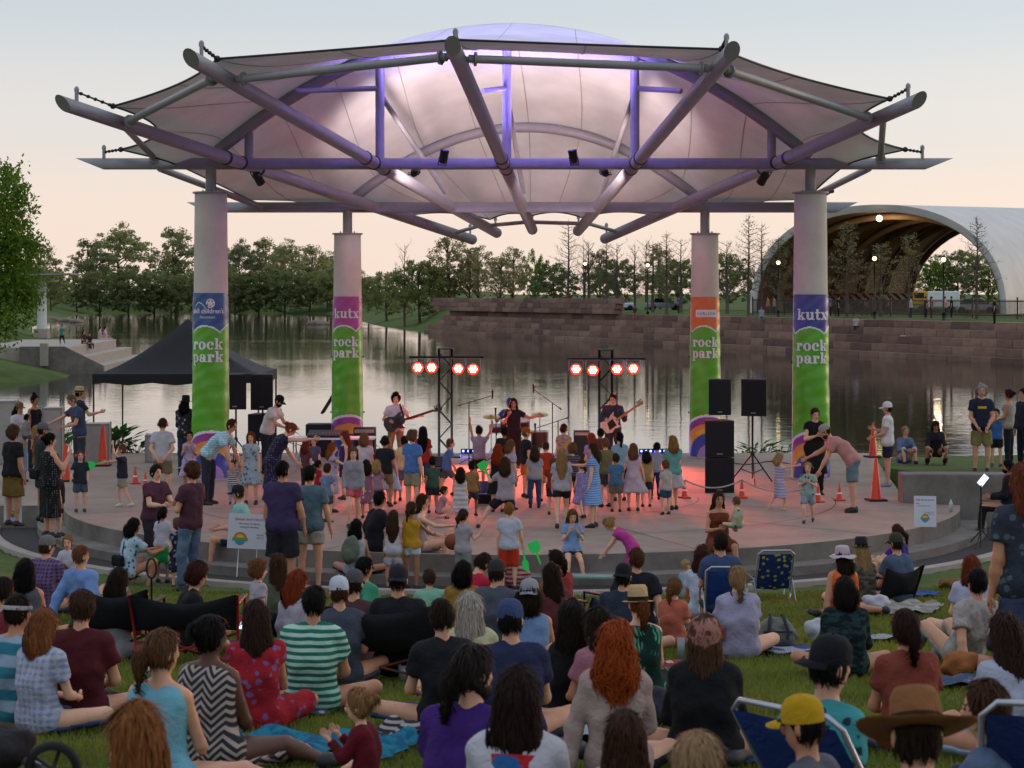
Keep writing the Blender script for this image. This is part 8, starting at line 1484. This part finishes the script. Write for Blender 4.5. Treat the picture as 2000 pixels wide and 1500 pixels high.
# green paddles
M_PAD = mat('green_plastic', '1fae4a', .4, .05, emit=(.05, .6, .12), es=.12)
def paddle(a, b, label, w_=.13):
    a = Vector(a); b = Vector(b); d = (b-a).normalized(); L = (b-a).length; s_ = d.cross(Vector((0, 1, 0))).normalized(); n_ = s_.cross(d); out = [(0, .012), (L*.5, .014), (L*.56, w_*.35), (L*.66, w_*.5), (L, w_*.46), (L, -w_*.46), (L*.66, -w_*.5), (L*.56, -w_*.35), (L*.5, -.014), (0, -.012)]
    k = MB(); vs = [d*u+s_*v+n_*t for t in (-.005, .005) for u, v in out]; n = len(out); k.add(vs, [tuple(range(n)), tuple(range(2*n-1, n-1, -1))]+[(i, (i+1) % n, n+(i+1) % n, n+i) for i in range(n)]); o = k.build('toy_paddle', M_PAD); o.location = a; tag(o, label, 'toy', 'green toy paddles')
paddle(px(1056, 1102, 26.5), px(1040, 1058, 26.5), 'green toy paddle held up above the burgundy woman', .16); v_ = SEEN['boy in navy vest over white tee and red shorts']; h_ = mw(v_, tuple(v_['J']['arms'][0][2])); paddle(h_, h_+Vector((.05, -.05, -.36)), 'green toy paddle in the hand of the boy in red shorts', .1)
v_ = SEEN['toddler in navy tee and beige shorts swinging a green paddle']; h_ = mw(v_, tuple(v_['J']['arms'][0][2])); paddle(h_, h_+Vector((-.42, -.05, -.08)), 'green toy paddle swung by the toddler', .14); v_ = SEEN['girl in grey tee kicking one leg out to the left']; h_ = mw(v_, tuple(v_['J']['arms'][1][2])); paddle(h_+Vector((.05, -.03, -.05)), h_+Vector((-.1, -.08, .2)), 'green toy paddle held by the kicking girl', .16)
b_ = px(884, 1058, 30.1); k = MB(); k.ball((0, 0, 0), .125, 20); o = k.build('basketball', mat('basketball_skin', '7a4428', .7, .15, 40, .3, 120)); o.location = b_; b_.z = b_.z; tag(o, 'brown ball beside the knee of the woman in checked shorts', 'ball')
v_ = SEEN['small child holding a teal ball behind the table']; k = MB(); k.ball((0, 0, 0), .1, 14); o = k.build('toy_ball', mat('teal_ball', '3fa89c', .5, .05)); o.location = v_['loc']+Vector((-.05, -.22, .62*v_['s']*1.3)); tag(o, 'teal ball held by the small child behind the table', 'ball')
# board under the feet of the girl on the stage edge
bp0 = px(1148, 1118, 29.3); k = MB(); n = 20; k.add([(math.cos(2*math.pi*i/n)*.55, math.sin(2*math.pi*i/n)*.16, z) for z in (0, .025) for i in range(n)], [tuple(range(n)), tuple(range(2*n-1, n-1, -1))]+[(i, (i+1) % n, n+(i+1) % n, n+i) for i in range(n)]); o = k.build('skimboard', mat('board_green', '7c9a94', .4, .15)); o.location = (bp0.x, 29.25, -.2); o.rotation_euler = (.0, .03, .1); tag(o, 'pale green skimboard lying at the step under the girl in light blue', 'board')
# stroller at the lower left corner
sl = empty('stroller', px(55, 1520, 7.2)+Vector((0, 0, -.1)), 0, 'black stroller with large wheel at the lower left corner', 'stroller')
for dx in (.09, -.45):
    k = MB(); R = Matrix.Rotation(math.pi/2, 3, 'X'); k.lathe([(.075, -.018), (.095, -.022), (.105, 0), (.095, .022), (.075, .018)], 24, (dx, 0, .13), M=R); w1 = k.build('wheel', M_TYRE, sl)
    for q in range(5): k = MB(); k.tube([(dx, 0, .13), (dx+.08*math.cos(q*1.257), 0, .13+.08*math.sin(q*1.257))], .008, 5); k.build('spoke', M_BLKF, w1)
k = MB(); k.tube([(.05, .02, .13), (-.2, .1, .2), (-.5, .15, .3)], .016, 6); k.build('frame', M_ALUF, sl); V, Q = volume_mesh([('e', np.array([-.18, .1, .17]), (.18, .2, .09), (np.array([1., 0, .2]), np.array([0, 1., 0]), np.array([-.2, 0, 1.])), ())], .014, .02, .006, 4); npmesh('seat', V, Q, F_BLK, sl)
# stroller handle behind the blue shirt and a yellow cord on the grass
hp_ = onlawn(296, 1235); e = empty('folded_stroller', hp_, 0, 'black looped stroller handle rising above the black camp chair', 'stroller'); k = MB(); k.tube([(0, 0, 0), (0, 0, .62)], .012, 6); k.build('stem', M_BLKF, e); k = MB(); k.tube([(.055*math.cos(t), 0, .72+.11*math.sin(t)) for t in np.linspace(-1.57, 4.71, 18)], .014, 6); k.build('loop', M_BLKF, e)
k = MB(); k.tube([onlawn(215+12*i, 1136-1.2*i+3*math.sin(i*.8))+Vector((0, 0, .03)) for i in range(13)], .02, 6); tag(k.build('cord', mat('yellow_cord', 'b8902a', .6, .1)), 'yellow cord lying on the grass left of the jeans', 'cord')
k = MB(); k.tube([gpx(1432+16*i, 905+3*math.sin(i))+Vector((0, 0, .012)) for i in range(9)], .012, 5); tag(k.build('cable', M_BLACK), 'black cable lying behind the subwoofer stack', 'cable')
k = MB(); k.tube([gpx(880+26*i, 925+9*math.sin(i*1.7))+Vector((0, 0, .012)) for i in range(10)], .012, 5); tag(k.build('cable', M_BLACK), 'black cable snaking across the stage below the singer', 'cable')
# grass blades on the lawn, one mass
def grass():
    n = 260000; r = np.random.default_rng(5); Yb = 4.2+24.6*r.random(n)**1.15; Xb = (r.random(n)*2-1)*(Yb*.285+.4); rr = np.hypot(Xb, Yb-SC[1]); ok = rr > SR+1.42; Xb, Yb, rr = Xb[ok], Yb[ok], rr[ok]; n = len(Xb)
    dd = np.maximum(0, rr-9.9); Z = -.42+.078*dd+.0007*dd*dd-.012; a = r.random(n)*6.28; h = .03+.045*r.random(n); wd = (.0022+.0016*r.random(n))*(1+Yb*.09); t = r.normal(size=(n, 2))*.022
    V = np.stack([np.stack([Xb-np.cos(a)*wd, Yb-np.sin(a)*wd, Z], 1), np.stack([Xb+np.cos(a)*wd, Yb+np.sin(a)*wd, Z], 1), np.stack([Xb+t[:, 0], Yb+t[:, 1], Z+h], 1)], 1).reshape(-1, 3)
    m = leaf_mat('grass_blade', '6b7a38', .3); o = npmesh('lawn_grass', V, np.arange(n*3).reshape(n, 3), m, None, False); tag(o, 'short green lawn grass between the audience', 'grass', kind='stuff')
grass()
